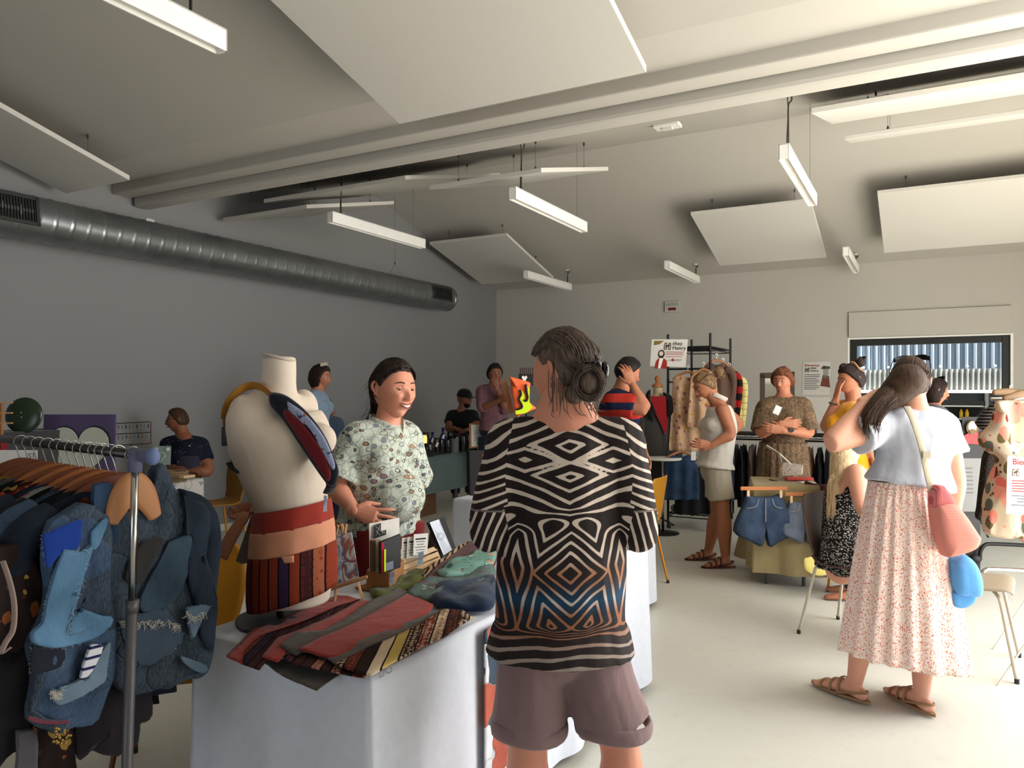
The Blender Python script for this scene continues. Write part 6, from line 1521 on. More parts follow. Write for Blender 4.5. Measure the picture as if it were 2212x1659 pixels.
def hung(label, c, ax, ws, wh, ln, thick, mat, seed=0., name='hanging_garment', cat='garment', sleeve=0, group=None, mat2=None, lean=0.):
    o = thing(name, label, cat, c, 0, group); m = MB(); nr = V((0, 0, 1)).cross(ax)
    def fn(s, t):
        a = 2*PI*s; cx, sy = math.cos(a), math.sin(a); w_ = ws+(wh-ws)*(t**.7)*(1+.06*math.sin(t*7+seed)); th = thick*(.62+.38*min(1, t*4))*(1+.25*math.sin(t*5+seed*2)); 
        x = cx*w_; y = sy*abs(sy)**.2*th+.018*math.sin(x*46+seed*3)*min(1, t*3)+.012*noise.noise(V((x*9+seed, t*6, seed)))
        q = c+ax*x+nr*(y+lean*t); q.z -= .055*math.exp(-(cx/.36)**2)*(1-t)**5; q.z += .006-.09*abs(cx)**1.6*(1-t)*.95*(ws/.2)-ln*t+.02*t*noise.noise(V((x*8, seed, 2))); return q
    m.grid(fn, 56, 30, closeu=True); m.f.append(tuple(len(m.v)-1-31*k for k in range(56))); m.mi.append(0)
    wobj('cloth_body', m, mat, o, smooth=True)
    if sleeve:
        for sg in (-1, 1):
            a = c+ax*sg*ws*.95+V((0, 0, -.09)); m = MB().tube([a-ax*sg*.04, a+ax*sg*.035+V((0, 0, -.05)), a+ax*sg*.055+nr*.02+V((0, 0, -.22)), a+ax*sg*.03+nr*.03+V((0, 0, -sleeve))], [(.05, .045), (.058, .045), (.05, .04), (.045, .036)], 14, k=5)
            m.move(lambda q: q+nr*.01*noise.noise(q*14)); wobj('sleeve', m, mat2 or mat, o, smooth=True)
    return o
dn1 = denim('denim_dark', rgb(25, 34, 46)); dn2 = denim('denim_mid', rgb(38, 56, 80)); dn3 = denim('denim_black', rgb(18, 19, 24)); dn4 = denim('denim_faded', rgb(72, 88, 102))
M_pw2 = mat_patch('denim_patchwork_blue', [rgb(30, 52, 84), rgb(20, 29, 46), rgb(40, 64, 92), rgb(15, 20, 31), rgb(32, 43, 56)], 8., rgb(74, 86, 100))
M_pw3 = mat_patch('denim_patchwork_dark', [rgb(18, 25, 35), rgb(28, 39, 52), rgb(12, 14, 19), rgb(34, 39, 44), rgb(20, 27, 38)], 9., rgb(52, 58, 64))
M_redsq = mat_leafprint('red_sequin_cloth', rgb(104, 34, 24), [rgb(196, 90, 56), rgb(150, 50, 30), rgb(176, 130, 60)], 60, .3, .6)
M_brfl = mat_leafprint('brown_floral_velvet', rgb(34, 24, 22), [rgb(120, 70, 40), rgb(150, 120, 60), rgb(70, 44, 40)], 26, .32, .6)
M_greyp = mat_linedraw('grey_pink_print', rgb(140, 140, 134), rgb(60, 50, 56), [rgb(150, 84, 96), rgb(176, 170, 160)], 20)
gar = [  # t, yaw, hanger tone, material, label, length, width at hem, thickness, sleeve
 (.062, .02, M_hw2, None, 'tan hanger nearest the pole'),
 (.150, .05, M_hw, dn1, 'dark denim jacket second from the pole', .50, .26, .030, .40),
 (.200, -.05, M_hw, dn3, 'black denim waistcoat third from the pole', .56, .25, .028, 0),
 (.250, .04, M_hw3, M_pw2, 'blue patchwork jacket fourth from the pole', .52, .26, .030, .42),
 (.290, .0, M_hw, dn3, 'black jacket with grey collar fifth from the pole', .60, .27, .030, .45),
 (.345, .06, M_hw3, M_greyp, 'grey and pink printed top sixth from the pole', .55, .26, .026, 0),
 (.395, -.04, M_hw, dn1, 'dark denim coat seventh from the pole', .70, .27, .030, .45),
 (.450, .03, M_hw3, M_redsq, 'red sequinned top with gold flecks, eighth from the pole', .52, .27, .030, .3),
 (.510, -.02, M_hw, M_brfl, 'brown velvet garment with gold flowers, ninth from the pole', .78, .27, .030, .45),
 (.570, .05, M_hw3, dn3, 'black garment tenth from the pole', .80, .28, .032, .5),
 (.640, .0, M_hw, fabric('grey_wool', rgb(84, 78, 80)), 'grey woollen garment eleventh from the pole', .84, .28, .032, .5),
 (.715, .04, M_hw, fabric('yellow_print_cloth', rgb(150, 120, 40)), 'yellow top twelfth from the pole', .60, .28, .028, .3),
 (.790, -.03, M_hw, M_brfl, 'brown velvet garment thirteenth from the pole', .86, .28, .03, .5),
 (.865, .02, M_hw, fabric('grey_wool', rgb(84, 78, 80)), 'grey garment furthest along the left rack', .90, .28, .03, .5)]
ordn = ['nearest the pole', 'second from the pole', 'third from the pole', 'fourth from the pole', 'fifth from the pole', 'sixth from the pole', 'seventh from the pole', 'eighth from the pole', 'ninth from the pole', 'tenth from the pole', 'eleventh from the pole', 'twelfth from the pole', 'thirteenth from the pole', 'furthest from the pole']
for k, g in enumerate(gar):
    o, c, ax = hanger(g[0], g[1], .085, g[2], ('tan' if k == 0 else 'brown')+' wooden coat hanger on the left rack, '+ordn[k], hh=.034 if k == 0 else .026, w=.055 if k == 0 else .165)
    if g[3] is not None:
        hung(g[4]+' on the left rack' if 'rack' not in g[4] else g[4], c+V((0, 0, .022)), ax, .205, g[6], g[5], g[7], g[3], k*1.7, sleeve=g[8], group='clothes on the left rack')
# plane of the foremost garments
nrm = V((.758, -.652, 0))
def onp(px, py, off):
    pt0 = N0-RD*.0+nrm*off; a = (px-1106)/F; Y = nrm.dot(V((pt0.x, pt0.y, 0)))/(nrm.x*a+nrm.y); return P(px, py, Y)
def gslab(name, px, off, thick, mat, parent, famp=.010, seed=0., k=2):
    off = off*.75-.088
    if thick > .03: thick *= .62; famp *= 1.5
    m = slabp([onp(x, y, off) for x, y in px], nrm, thick, k, ((1., 0), (1.0, .6), (.985, .92), (.93, 1.02), (.6, 1.0), (.28, 1.0)))
    me = mesh_of(name, m); bm = bmesh.new(); bm.from_mesh(me)
    bmesh.ops.triangulate(bm, faces=[f for f in bm.faces if len(f.verts) > 4])
    for _ in range(4):
        es = [e for e in bm.edges if e.calc_length() > .022]
        if not es: break
        bmesh.ops.subdivide_edges(bm, edges=es, cuts=1); bmesh.ops.triangulate(bm, faces=[f for f in bm.faces if len(f.verts) > 3])
    bm.to_mesh(me); bm.free(); me.update()
    displace(me, lambda co, n: famp*noise.noise(V(((co.dot(RP))*16+seed, co.z*5, seed)))+famp*.5*noise.noise(V((co.dot(RP)*34+seed, co.z*12, seed))))
    for v in me.vertices: v.co = v.co-V(parent.location)
    for p in me.polygons: p.use_smooth = True
    if thick < .03 and 'patch' in name:
        rnd = random.Random(int(seed*10)); m = MB(); q = list(px)+[px[0]]; cx = sum(p[0] for p in px)/len(px); cy = sum(p[1] for p in px)/len(px)
        for (xa, ya), (xb, yb) in zip(q, q[1:]):
            for _ in range(max(2, int(math.dist((xa, ya), (xb, yb))/3.2))):
                f = rnd.random(); x = xa+(xb-xa)*f; y = ya+(yb-ya)*f; d = 1/max(1, math.dist((x, y), (cx, cy))); ox, oy = (x-cx)*d, (y-cy)*d; ln = rnd.uniform(1.5, 6)
                m.tube([onp(x-ox*2, y-oy*2, off+thick*.3), onp(x+ox*ln*.5+rnd.uniform(-1, 1), y+oy*ln*.5+1, off+thick*.35), onp(x+ox*ln+rnd.uniform(-2, 2), y+oy*ln+2, off+thick*.2)], .0005, 3, caps=False)
        fr_o = wobj('frayed_edge', m, plain('fray_thread_mid', rgb(112, 126, 138), .8), parent); fr_o['kind'] = 'stuff'
    return obj(name, me, mat, parent)
def frays(name, pts, off, n, ln, parent, seed, mat=None):
    rnd = random.Random(seed); m = MB()
    off = off*.75-.086
    for _ in range(n):
        k = rnd.randrange(len(pts)-1); f = rnd.random(); x = pts[k][0]+(pts[k+1][0]-pts[k][0])*f; y = pts[k][1]+(pts[k+1][1]-pts[k][1])*f
        p = [onp(x, y, off), onp(x+rnd.uniform(-9, 9)*ln, y+rnd.uniform(-2, 12)*ln, off+.004), onp(x+rnd.uniform(-14, 14)*ln, y+rnd.uniform(0, 22)*ln, off+.003)]
        m.tube(p, .0006, 4, k=3, caps=False)
    o = wobj(name, m, mat or plain('fray_thread', rgb(170, 166, 156), .8), parent); o['kind'] = 'stuff'; return o
# long dark jacket beside the pole
Tj = thing('hanging_garment', 'dark frayed denim jacket foremost on the left rack, right of the pole', 'garment', onp(330, 1250, 0), 0, 'clothes on the left rack')
gslab('jacket_body', [(232, 1078), (202, 1090), (197, 1165), (210, 1290), (228, 1470), (300, 1494), (330, 1487), (392, 1470), (442, 1454), (452, 1425), (455, 1360), (440, 1290), (428, 1215), (418, 1105), (376, 1050), (354, 1008), (338, 1002), (324, 1040), (308, 1096), (262, 1102)], -.012, .075, M_pw3, Tj, .010, 1.)
gslab('jacket_sleeve', [(385, 1058), (420, 1082), (446, 1105), (444, 1140), (432, 1200), (450, 1245), (466, 1290), (462, 1346), (452, 1400), (430, 1380), (412, 1320), (400, 1250), (395, 1180), (392, 1110)], .012, .07, dn1, Tj, .008, 2.)
gslab('denim_front_panel', [(202, 1046), (232, 1040), (248, 1060), (252, 1110), (256, 1165), (225, 1182), (200, 1174), (197, 1110)], .022, .02, dn2, Tj, .004, 3.)
gslab('faded_panel', [(362, 1168), (392, 1158), (424, 1160), (404, 1232), (380, 1286), (345, 1318), (304, 1322), (300, 1290), (330, 1230)], .022, .02, denim('denim_washed', rgb(40, 56, 68)), Tj, .004, 4.)
gslab('frayed_patch', [(252, 1340), (300, 1326), (356, 1318), (396, 1370), (380, 1395), (340, 1425), (300, 1438), (262, 1380)], .024, .018, denim('denim_grey_patch', rgb(44, 56, 68)), Tj, .004, 5.)
gslab('torn_patch', [(402, 1312), (428, 1308), (452, 1310), (434, 1338), (424, 1362), (416, 1378), (408, 1350)], .046, .012, dn4, Tj, .003, 6.)
gslab('hem_strip', [(388, 1416), (410, 1424), (444, 1438), (442, 1452), (420, 1448), (395, 1430)], .030, .014, dn4, Tj, .003, 6.5)
gslab('grey_tweed_panel', [(306, 1172), (345, 1160), (352, 1170), (322, 1225), (300, 1262), (268, 1250), (284, 1205)], .024, .014, fabric('grey_tweed', rgb(44, 42, 42)), Tj, .003, 7.)
frays('frayed_threads', [(254, 1342), (300, 1344), (360, 1340), (386, 1352)], .034, 70, .9, Tj, 1); frays('frayed_threads', [(402, 1320), (420, 1335), (440, 1320)], .052, 30, .8, Tj, 2)
frays('frayed_threads', [(300, 1480), (360, 1468), (440, 1450)], .02, 60, .45, Tj, 3, plain('fray_thread_blue', rgb(70, 84, 100), .8))
# patchwork waistcoat left of the pole
Tv = thing('hanging_garment', 'bright blue denim patchwork waistcoat in front, left of the pole', 'garment', onp(150, 1330, 0), 0, 'clothes on the left rack')
gslab('waistcoat_body', [(170, 1088), (125, 1110), (92, 1150), (96, 1230), (98, 1300), (76, 1345), (62, 1398), (68, 1440), (60, 1500), (58, 1556), (110, 1576), (170, 1572), (215, 1555), (232, 1480), (240, 1380), (236, 1290), (228, 1200), (232, 1110)], .022, .07, M_pw2, Tv, .010, 8.)
gslab('royal_blue_patch', [(90, 1156), (130, 1138), (172, 1120), (175, 1140), (168, 1184), (136, 1190), (118, 1206), (100, 1228), (94, 1190)], .056, .018, fabric('royal_blue_cloth', rgb(18, 54, 136), .85, .3), Tv, .003, 9.)
M_lb = denim('denim_light_blue', rgb(76, 110, 138))
gslab('light_blue_patch', [(137, 1186), (172, 1190), (196, 1178), (198, 1190), (178, 1240), (164, 1300), (152, 1340), (150, 1368), (170, 1366), (205, 1350), (238, 1332), (236, 1350), (198, 1378), (142, 1398), (96, 1396), (70, 1386), (70, 1365), (90, 1345), (98, 1300), (120, 1226)], .060, .018, M_lb, Tv, .004, 10.)
gslab('light_blue_collar_strip', [(196, 1148), (222, 1120), (232, 1124), (220, 1160), (204, 1186), (196, 1180)], .058, .012, M_lb, Tv, .003, 11.)
gslab('dark_patch', [(70, 1392), (100, 1400), (140, 1402), (132, 1440), (90, 1452), (64, 1450)], .058, .012, denim('denim_ink', rgb(20, 24, 34)), Tv, .003, 12.)
gslab('grey_blue_patch', [(114, 1487), (140, 1486), (172, 1468), (190, 1464), (206, 1436), (224, 1398), (238, 1388), (230, 1440), (226, 1470), (192, 1492), (160, 1510), (126, 1525), (114, 1510)], .060, .014, denim('denim_sky_grey', rgb(86, 103, 118)), Tv, .003, 13.)
gslab('striped_patch', [(196, 1392), (222, 1395), (206, 1435), (186, 1462), (173, 1464), (184, 1422)], .068, .012, mat_stripe('white_navy_stripe', rgb(206, 206, 212), rgb(34, 38, 78), .0235, 2, .70), Tv, .002, 14.)
gslab('hem_ribbon', [(62, 1546), (100, 1556), (146, 1556), (146, 1562), (100, 1564), (62, 1556)], .058, .010, fabric('maroon_ribbon', rgb(110, 52, 66)), Tv, .001, 15.)
frays('frayed_threads', [(114, 1492), (122, 1500), (135, 1488)], .07, 50, .8, Tv, 4); frays('frayed_threads', [(140, 1190), (196, 1186), (160, 1300), (150, 1368), (238, 1335)], .066, 60, .6, Tv, 5, plain('fray_thread_light', rgb(130, 160, 180), .8))
# longer garments showing below and left
Tg = thing('hanging_garment', 'long dark brown and navy skirt showing below the waistcoat', 'garment', onp(240, 1560, 0), 0, 'clothes on the left rack')
gslab('skirt_body', [(200, 1450), (300, 1475), (322, 1490), (324, 1540), (310, 1556), (296, 1560), (294, 1600), (250, 1634), (214, 1620), (190, 1618), (168, 1642), (160, 1600), (160, 1500)], -.05, .05, fabric('dark_plum_wool', rgb(38, 32, 38), .9, .4), Tg, .008, 16.)
Tg = thing('hanging_garment', 'brown velvet garment with pale ribbon edge hanging at the far left', 'garment', onp(30, 1300, 0), 0, 'clothes on the left rack')
gslab('velvet_body', [(0, 1180), (30, 1174), (66, 1200), (92, 1260), (88, 1340), (40, 1400), (30, 1408), (0, 1420), (-40, 1430), (-40, 1200)], -.03, .06, M_brfl, Tg, .010, 17.)
m = MB().tube([onp(x, y, .012) for x, y in ((6, 1212), (22, 1260), (31, 1310), (28, 1360), (12, 1388), (2, 1412), (24, 1398))], [(.007, .002)]*7, 6, k=4); wobj('ribbon_edge', m, fabric('pale_ribbon', rgb(150, 130, 120)), Tg, smooth=True)
Tg = thing('hanging_garment', 'grey felt garment end hanging lowest at the left edge', 'garment', onp(50, 1620, 0), 0, 'clothes on the left rack')
gslab('felt_body', [(36, 1580), (56, 1574), (78, 1578), (76, 1640), (74, 1720), (30, 1720), (34, 1640)], -.01, .04, fabric('grey_felt', rgb(84, 80, 86)), Tg, .005, 18.)
Tg = thing('hanging_garment', 'dark sequinned long garment with gold beads below the waistcoat', 'garment', onp(120, 1620, 0), 0, 'clothes on the left rack')
gslab('sequin_body', [(60, 1560), (120, 1570), (160, 1575), (162, 1640), (158, 1720), (76, 1720), (78, 1640)], -.06, .05, M_brfl, Tg, .008, 19.)
m = MB(); rnd = random.Random(3)
for k in range(26): q = onp(118+rnd.uniform(-3, 34)*(1 if k % 2 else .3), 1572+rnd.uniform(0, 36), -.025); m.ell(q, (.0035, .0035, .0035), 8, 6)
o = wobj('gold_beads', m, plain('gold_beads', rgb(150, 120, 60), .4, .5), Tg); o['kind'] = 'stuff'
Tg = thing('hanging_garment', 'dark charcoal garments deep in the left rack', 'garment', onp(20, 1480, 0), 0, 'clothes on the left rack')
gslab('cloth_body', [(-60, 1380), (10, 1400), (62, 1380), (72, 1460), (60, 1560), (40, 1620), (-60, 1660)], -.07, .07, fabric('charcoal_wool', rgb(34, 34, 38), .9, .4), Tg, .010, 20.)
# ================================================================== left background: jewellery and gift tables
M_lap = mat_linedraw('leaf_print_cotton', rgb(196, 192, 186), rgb(110, 114, 130), [rgb(120, 130, 152), rgb(196, 190, 182), rgb(170, 164, 158)], 9.)
q0 = P(440, 1034, 6.6); q0.z = 0
cR = R((q0.x*SU+q0.y*CU)-1.6, (q0.x*CU-q0.y*SU)-.62)
uR, vR = R(1, 0).normalized(), R(0, 1).normalized()
table('folding table with jewellery in front of the seated woman in navy flowers', cR, uR, vR, 1.6, .6, .735)
drape('tablecloth', 'leaf-print white tablecloth on the jewellery table', cR, uR, vR, 1.6, .6, ZT, .60, M_lap, amp=.03, seed=2.)
table('folding table at the far left carrying the grey box and the purple heart board', R(1.15, -6.35), uR, vR, 1.6, .7, .735)
drape('tablecloth', 'pale grey cloth on the gift table behind the clothes rack', R(1.15, -6.35), uR, vR, 1.6, .7, ZT, .68, fabric('pale_grey_cloth', rgb(120, 118, 116)), amp=.02, seed=5.)
def facing(px, py, Y, w0, h0, th, name, label, cat, mat, yaw=0., lean=0., group=None, bevel=0):
    """an upright board whose lower centre is seen at px, py"""
    c = P(px, py, Y); x = Matrix.Rotation(yaw, 3, 'Z') @ V((1, 0, 0)); y = (V((0, 0, 1))+x.cross(V((0, 0, 1)))*-lean).normalized(); n = x.cross(y)
    o = thing(name, label, cat, c, 0, group); m = MB().box(c+y*h0/2, (w0, h0, th), x, y, n); wobj('board', m, mat, o, bevel=bevel); return o, c, x, y, -n if n.y > 0 else n
M_gbox = fabric('dark_grey_felt', rgb(62, 62, 62), .9, .2)
b0 = P(52, 985, 5.0); m = MB().box(V((b0.x-.12, b0.y+.1, (1.235+ZT)/2)), (.62, .34, 1.235-ZT), uR, vR)
tag(obj('display_box', m, M_gbox, bevel=.004), 'dark grey display box under the green dish at the far left', 'box')
Td = thing('round_dish', 'round dark green dish with tiny light specks standing on the grey box', 'dish', P(50, 935, 5.0))
dc = P(50, 897, 5.0); da = V((.05, -1, .12)).normalized()
wobj('dish_plate', MB().lathe([(0, .012), (.05, .012), (.10, .006), (.118, -.004), (.120, -.010), (.116, -.012), (.05, -.004), (0, -.004)], dc, 40, da), NT('green_glaze', .25, 0, .5).base(rgb(34, 50, 34)), Td, smooth=True)
for (dx, dz) in ((0, .018), (.002, -.012)): wobj('light_speck', MB().ell(dc+V((dx, -.02, dz)), (.004, .003, .004), 8, 6), plain('gold_speck', rgb(206, 196, 150), .3, .4), Td, smooth=True)
Tst = thing('wooden_stand', 'small wooden stand with slats at the far left edge', 'stand', P(10, 930, 4.8))
for k in range(3): wobj('slat', MB().box(P(4, 870+22*k, 4.8), (.13, .02, .008)), M_pine, Tst)
wobj('stand_post', MB().box(P(2, 905, 4.85), (.02, .02, .20)), M_ply, Tst)
o, c, x, y, n = facing(170, 1034, 5.2, .475, .44, .02, 'heart_board', 'purple board with big pale heart beside the green dish', 'board', fabric('purple_paint', rgb(82, 70, 104), .7, .1), yaw=.06, lean=.05)
hp = []
for k in range(48):
    a = 2*PI*k/48; hp.append((.0126*16*math.sin(a)**3, .0122*(13*math.cos(a)-5*math.cos(2*a)-2*math.cos(3*a)-math.cos(4*a))*1.15))
hc_ = c+y*.185+n*.011
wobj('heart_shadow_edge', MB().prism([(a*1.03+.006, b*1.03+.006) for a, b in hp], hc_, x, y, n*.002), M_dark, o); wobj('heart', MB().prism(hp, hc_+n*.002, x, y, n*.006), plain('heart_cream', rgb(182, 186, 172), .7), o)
psn = facing(36, 1018, 4.3, .235, .12, .003, 'paper_sign', 'white paper sign with serif letters behind the rack rail', 'sign', M_card)[0]
bpy.context.view_layer.update()
text('printed_letters', 'IST', .042, P(56, 990, 4.28), (1, 0, 0), (0, 0, 1), plain('grey_ink', rgb(84, 84, 92)), psn, .0002)
tag(obj('red_box', MB().box(P(-6, 985, 4.4), (.09, .06, .2)), plain('red_card', rgb(120, 24, 24)), bevel=.004), 'red box at the left edge behind the rack rail', 'box')
Te_ = thing('earring_display', 'wire earring rack hung with two rows of earrings', 'earring rack', P(285, 965, 5.6))
def pp5(px, py, d=0.): return P(px, py, 5.6+d)
m = MB()
for a, b in (((248, 915), (325, 911)), ((248, 938), (326, 934)), ((248, 962), (326, 958)), ((248, 915), (248, 962)), ((326, 911), (326, 958))): m.tube([pp5(*a), pp5(*b)], .004, 6)
m.tube([pp5(285, 960), pp5(285, 1035)], .006, 6); wobj('wire_frame', m, plain('bronze_wire', rgb(84, 64, 48), .4, .5), Te_)
rnd = random.Random(5)
for r_ in range(2):
    for k in range(9 if r_ == 0 else 8):
        xx = 256+k*(8 if r_ == 0 else 8.6); yy = 918+23*r_-k*.4
        wobj('earring', MB().tube([pp5(xx, yy, -.01), pp5(xx, yy+4, -.01), pp5(xx, yy+6+rnd.random()*4, -.01)], [.002, .005, .003], 6), plain(('ear_a', 'ear_b', 'ear_c')[k % 3], (rgb(120, 84, 50), rgb(80, 120, 140), rgb(60, 40, 34))[k % 3], .3, .4), Te_)
o, c, x, y, n = facing(349, 1004, 5.9, .135, .145, .006, 'jewellery_card', 'pale green card with two round earrings on the jewellery table', 'card', plain('pale_green_card', rgb(140, 158, 152)), lean=.1)
for dx in (-.046, .046): wobj('round_earring', MB().lathe([(0, .004), (.013, .004), (.014, 0)], c+y*.12+x*dx+n*.004, 14, n), M_white, o)
m = MB().tube([c+x*.03*math.cos(a)+y*(.055+.04*math.sin(a))+n*.006 for a in [PI*k/8 for k in range(9)]], .002, 5); m.tube([c+x*.0+y*.03+n*.006, c+x*.02+y*.07+n*.006], .002, 5); wobj('flower_drawing', m, plain('silver_ink', rgb(206, 208, 204)), o)
Tw = thing('woven_basket', 'low woven cord basket beside the seated woman', 'basket', P(375, 1030, 6.3)); Tw.location.z = ZT
m = MB()
for k in range(5):
    cc = P(372, 1022, 6.3); m.tube([V((cc.x+.11*math.cos(a)*(1+.03*k), cc.y+.08*math.sin(a)*(1+.03*k), ZT+.016+.018*k+.003*math.sin(9*a+k*2))) for a in [2*PI*i/30 for i in range(31)]], .010, 8)
wobj('cord_coil', m, fabric('basket_cord', rgb(140, 116, 86)), Tw, smooth=True)
tag(obj('small_box', MB().box(P(404, 1029, 6.2)+V((0, 0, .0)), (.11, .06, .02), uR, vR), M_pale, bevel=.002), 'pale flat wooden box lying by the basket on the jewellery table', 'box')
# shell chairs
M_mch = plain('mustard_shell', rgb(158, 108, 26), .45); M_mleg = plain('mustard_tube', rgb(200, 130, 24), .4); M_cch = plain('taupe_shell', rgb(146, 134, 114), .45); M_cleg = plain('cream_tube', rgb(190, 182, 164), .35); M_bsh = plain('brown_shell', rgb(84, 66, 56), .45)
def shell_chair(label, c, f, ms, ml, group='moulded shell chairs', inner=None, hseat=.45):
    """moulded shell chair: seat, raked back and four splayed tube legs; f = the way it faces"""
    o = thing('shell_chair', label, 'chair', (c[0], c[1], 0), 0, group); f = V((f[0], f[1], 0)).normalized(); s = V((f.y, -f.x, 0)); c = V((c[0], c[1], 0))
    pr = [(.215, hseat-.022), (.19, hseat), (.05, hseat-.008), (-.10, hseat-.014), (-.17, hseat+.004), (-.205, hseat+.06), (-.222, hseat+.15), (-.235, hseat+.26), (-.255, hseat+.36), (-.27, hseat+.405)]
    wd = [.175, .20, .215, .205, .17, .165, .19, .205, .19, .15]
    prc = catmull([V((a, b, w_)) for (a, b), w_ in zip(pr, wd)], 4); m = MB(); N = len(prc)-1
    def fn(S, T):
        k = S*N; i = min(int(k), N-1); q = prc[i].lerp(prc[i+1], k-i); t = 2*T-1; w_ = q.z
        edge = abs(t)**3; 
        return c+f*(q.x+.02*edge*(1 if S > .5 else 0))+s*(w_*t)+V((0, 0, q.y+.010*edge*(1 if S < .5 else 0)))
    m.grid(fn, N, 16); sh_ = wobj('seat_shell', m, ms, o, smooth=True, solid=.011)
    for a, b in ((1, 1), (1, -1), (-1, 1), (-1, -1)):
        t_ = c+f*(a*.12)+s*(b*.05)+V((0, 0, hseat-.025)); k_ = c+f*(a*.15)+s*(b*.165)+V((0, 0, hseat-.03)); k2 = c+f*(a*.165)+s*(b*.18)+V((0, 0, hseat-.07)); e_ = c+f*(a*.235)+s*(b*.235)+V((0, 0, .012))
        wobj('leg', MB().tube([t_, k_, k2, k2.lerp(e_, .5), e_], .0095, 10, k=3), ml, o, smooth=True)
        wobj('foot_cap', MB().tube([e_+V((0, 0, .012)), V((e_.x, e_.y, 0))], .012, 8), M_dark, o)
    return o
shell_chair('mustard shell chair behind the dress form and clothes rack', (-1.28, 2.98), (.25, -1), M_mch, plain('brown_tube', rgb(96, 52, 24), .4))
q = Pz(478, 1180, 0.0); shell_chair('mustard shell chair of the seated woman in navy flowers, by the left wall', P(464, 1063, 7.15)[:2], (-.7, -.7), M_mch, M_mleg)
shell_chair('mustard shell chair at the right end of the second white table', (.90, 5.84), (-.88, .48), M_mch, M_mleg)
shell_chair('mustard shell chair with yellow cushion behind the blonde woman', (2.66, 5.85), (.3, 1), M_mch, M_mleg)
shell_chair('cream-legged shell chair on which the blonde woman sits', (2.105, 4.66), (.62, -.78), M_bsh, M_cleg)
shell_chair('empty beige shell chair at the right of the flowered skirt', (2.53, 4.22), (.82, -.57), M_cch, M_cleg)
tag(obj('yellow_cushion', slabp([P(x, y, 5.4) for x, y in ((1736, 1210), (1765, 1206), (1803, 1216), (1800, 1232), (1770, 1240), (1740, 1228))], (0, -.3, 1), .05), fabric('yellow_cloth', rgb(206, 190, 110)), smooth=True), 'folded yellow cloth low behind the brown chair shell', 'cloth')
# ------------------------------------------------------------------ bottle table along the left wall
cB = R(6.75, -5.80); M_gcl = fabric('grey_green_cloth', rgb(96, 114, 112), .9, .2)
table('folding table with bottles along the left wall', cB, uR, vR, 1.5, .62, .735)
drape('tablecloth', 'grey-green cloth on the bottle table', cB, uR, vR, 1.5, .62, ZT, .46, M_gcl, amp=.010, seed=3.)
def bottle(px, py, Y, r, h, col, label, neck=True, glow=None, tagc=True, cut=False):
    b_ = P(px, py, Y); b_.z = ZT+.006; o = thing('glass_bottle', label, 'bottle', b_, 0, 'recycled bottles on the table')
    if neck: pr = [(r*.9, 0), (r, .01), (r, h*.55), (r*.75, h*.66), (r*.36, h*.76), (r*.33, h*.95), (r*.42, h*.96), (r*.42, h)]
    else: pr = [(r*.9, 0), (r, .01), (r, h*.9), (r*.92, h), (r*.86, h), (r*.9, h*.85), (r*.88, .02), (.001, .015)]
    t = _mc.get(col) or None
    if not t:
        n_ = NT(col[0], .08, 0, .6); n_.b.inputs['Transmission Weight'].default_value = .35; n_.base(col[1]); _mc[col] = t = n_.m
    wobj('glass_body', MB().lathe(pr, b_, 18), t, o, smooth=True)
    if glow:
        wobj('candle_flame', MB().lathe([(.002, 0), (.010, .015), (.008, .03), (.001, .055)], b_+V((0, -.0, h*.25)), 12), glow, o, smooth=True)
    if tagc:
        q = b_+V((.01, -r-.012, h*.62)); wobj('paper_tag', MB().box(q, (.026, .002, .055), (.9, 0, -.4), (0, 1, 0), (.4, 0, .9)), M_card, o)
    return o
def emis(name, c, s):
    n_ = NT(name); n_.b.inputs['Emission Color'].default_value = c; n_.b.inputs['Emission Strength'].default_value = s; n_.base(c); return n_.m
E_fl = emis('candle_flame', (1., .72, .28, 1), 9.); E_fl2 = emis('lantern_glow', (1., .50, .12, 1), 1.6)
dk = ('dark_glass', rgb(14, 20, 16)); bl = ('blue_glass', rgb(18, 28, 96)); gr = ('green_glass', rgb(70, 84, 14)); br_ = ('brown_glass', rgb(30, 22, 14))
bottle(896, 945, 9.0, .045, .36, gr, 'tall olive green bottle with burning light inside at the left end', glow=E_fl, tagc=False)
o = bottle(917, 968, 8.9, .060, .27, br_, 'cut brown bottle lantern glowing orange', neck=False, tagc=False)
wobj('glowing_window', MB().prism([(-.036, 0), (.036, 0), (.036, .13), (.025, .15), (-.025, .15), (-.036, .13)], V((o.location.x, o.location.y-.062, o.location.z+.09)), (1, 0, 0), (0, 0, 1), V((0, -.003, 0))), E_fl2, o)
wobj('candle_flame', MB().lathe([(.004, 0), (.014, .02), (.010, .045), (.001, .07)], V((o.location.x, o.location.y-.074, o.location.z+.10)), 12), E_fl, o, smooth=True)
pos = [(903, 980, 8.7, .05, .16, dk, 0), (925, 984, 8.75, .075, .15, dk, 0), (934, 962, 9.2, .05, .26, bl, 1), (957, 958, 9.5, .05, .30, bl, 1), (943, 982, 8.95, .035, .20, br_, 0), (952, 980, 9.1, .05, .18, dk, 0), (966, 976, 9.2, .05, .17, dk, 0),
       (972, 960, 9.6, .04, .24, dk, 0), (985, 958, 9.8, .045, .22, br_, 0), (1000, 975, 9.45, .05, .2, dk, 0), (1013, 972, 9.5, .045, .22, dk, 0), (1024, 970, 9.6, .05, .2, dk, 0)]
nm = {'dark_glass': 'near-black glass', 'blue_glass': 'deep blue glass', 'brown_glass': 'dark brown glass'}
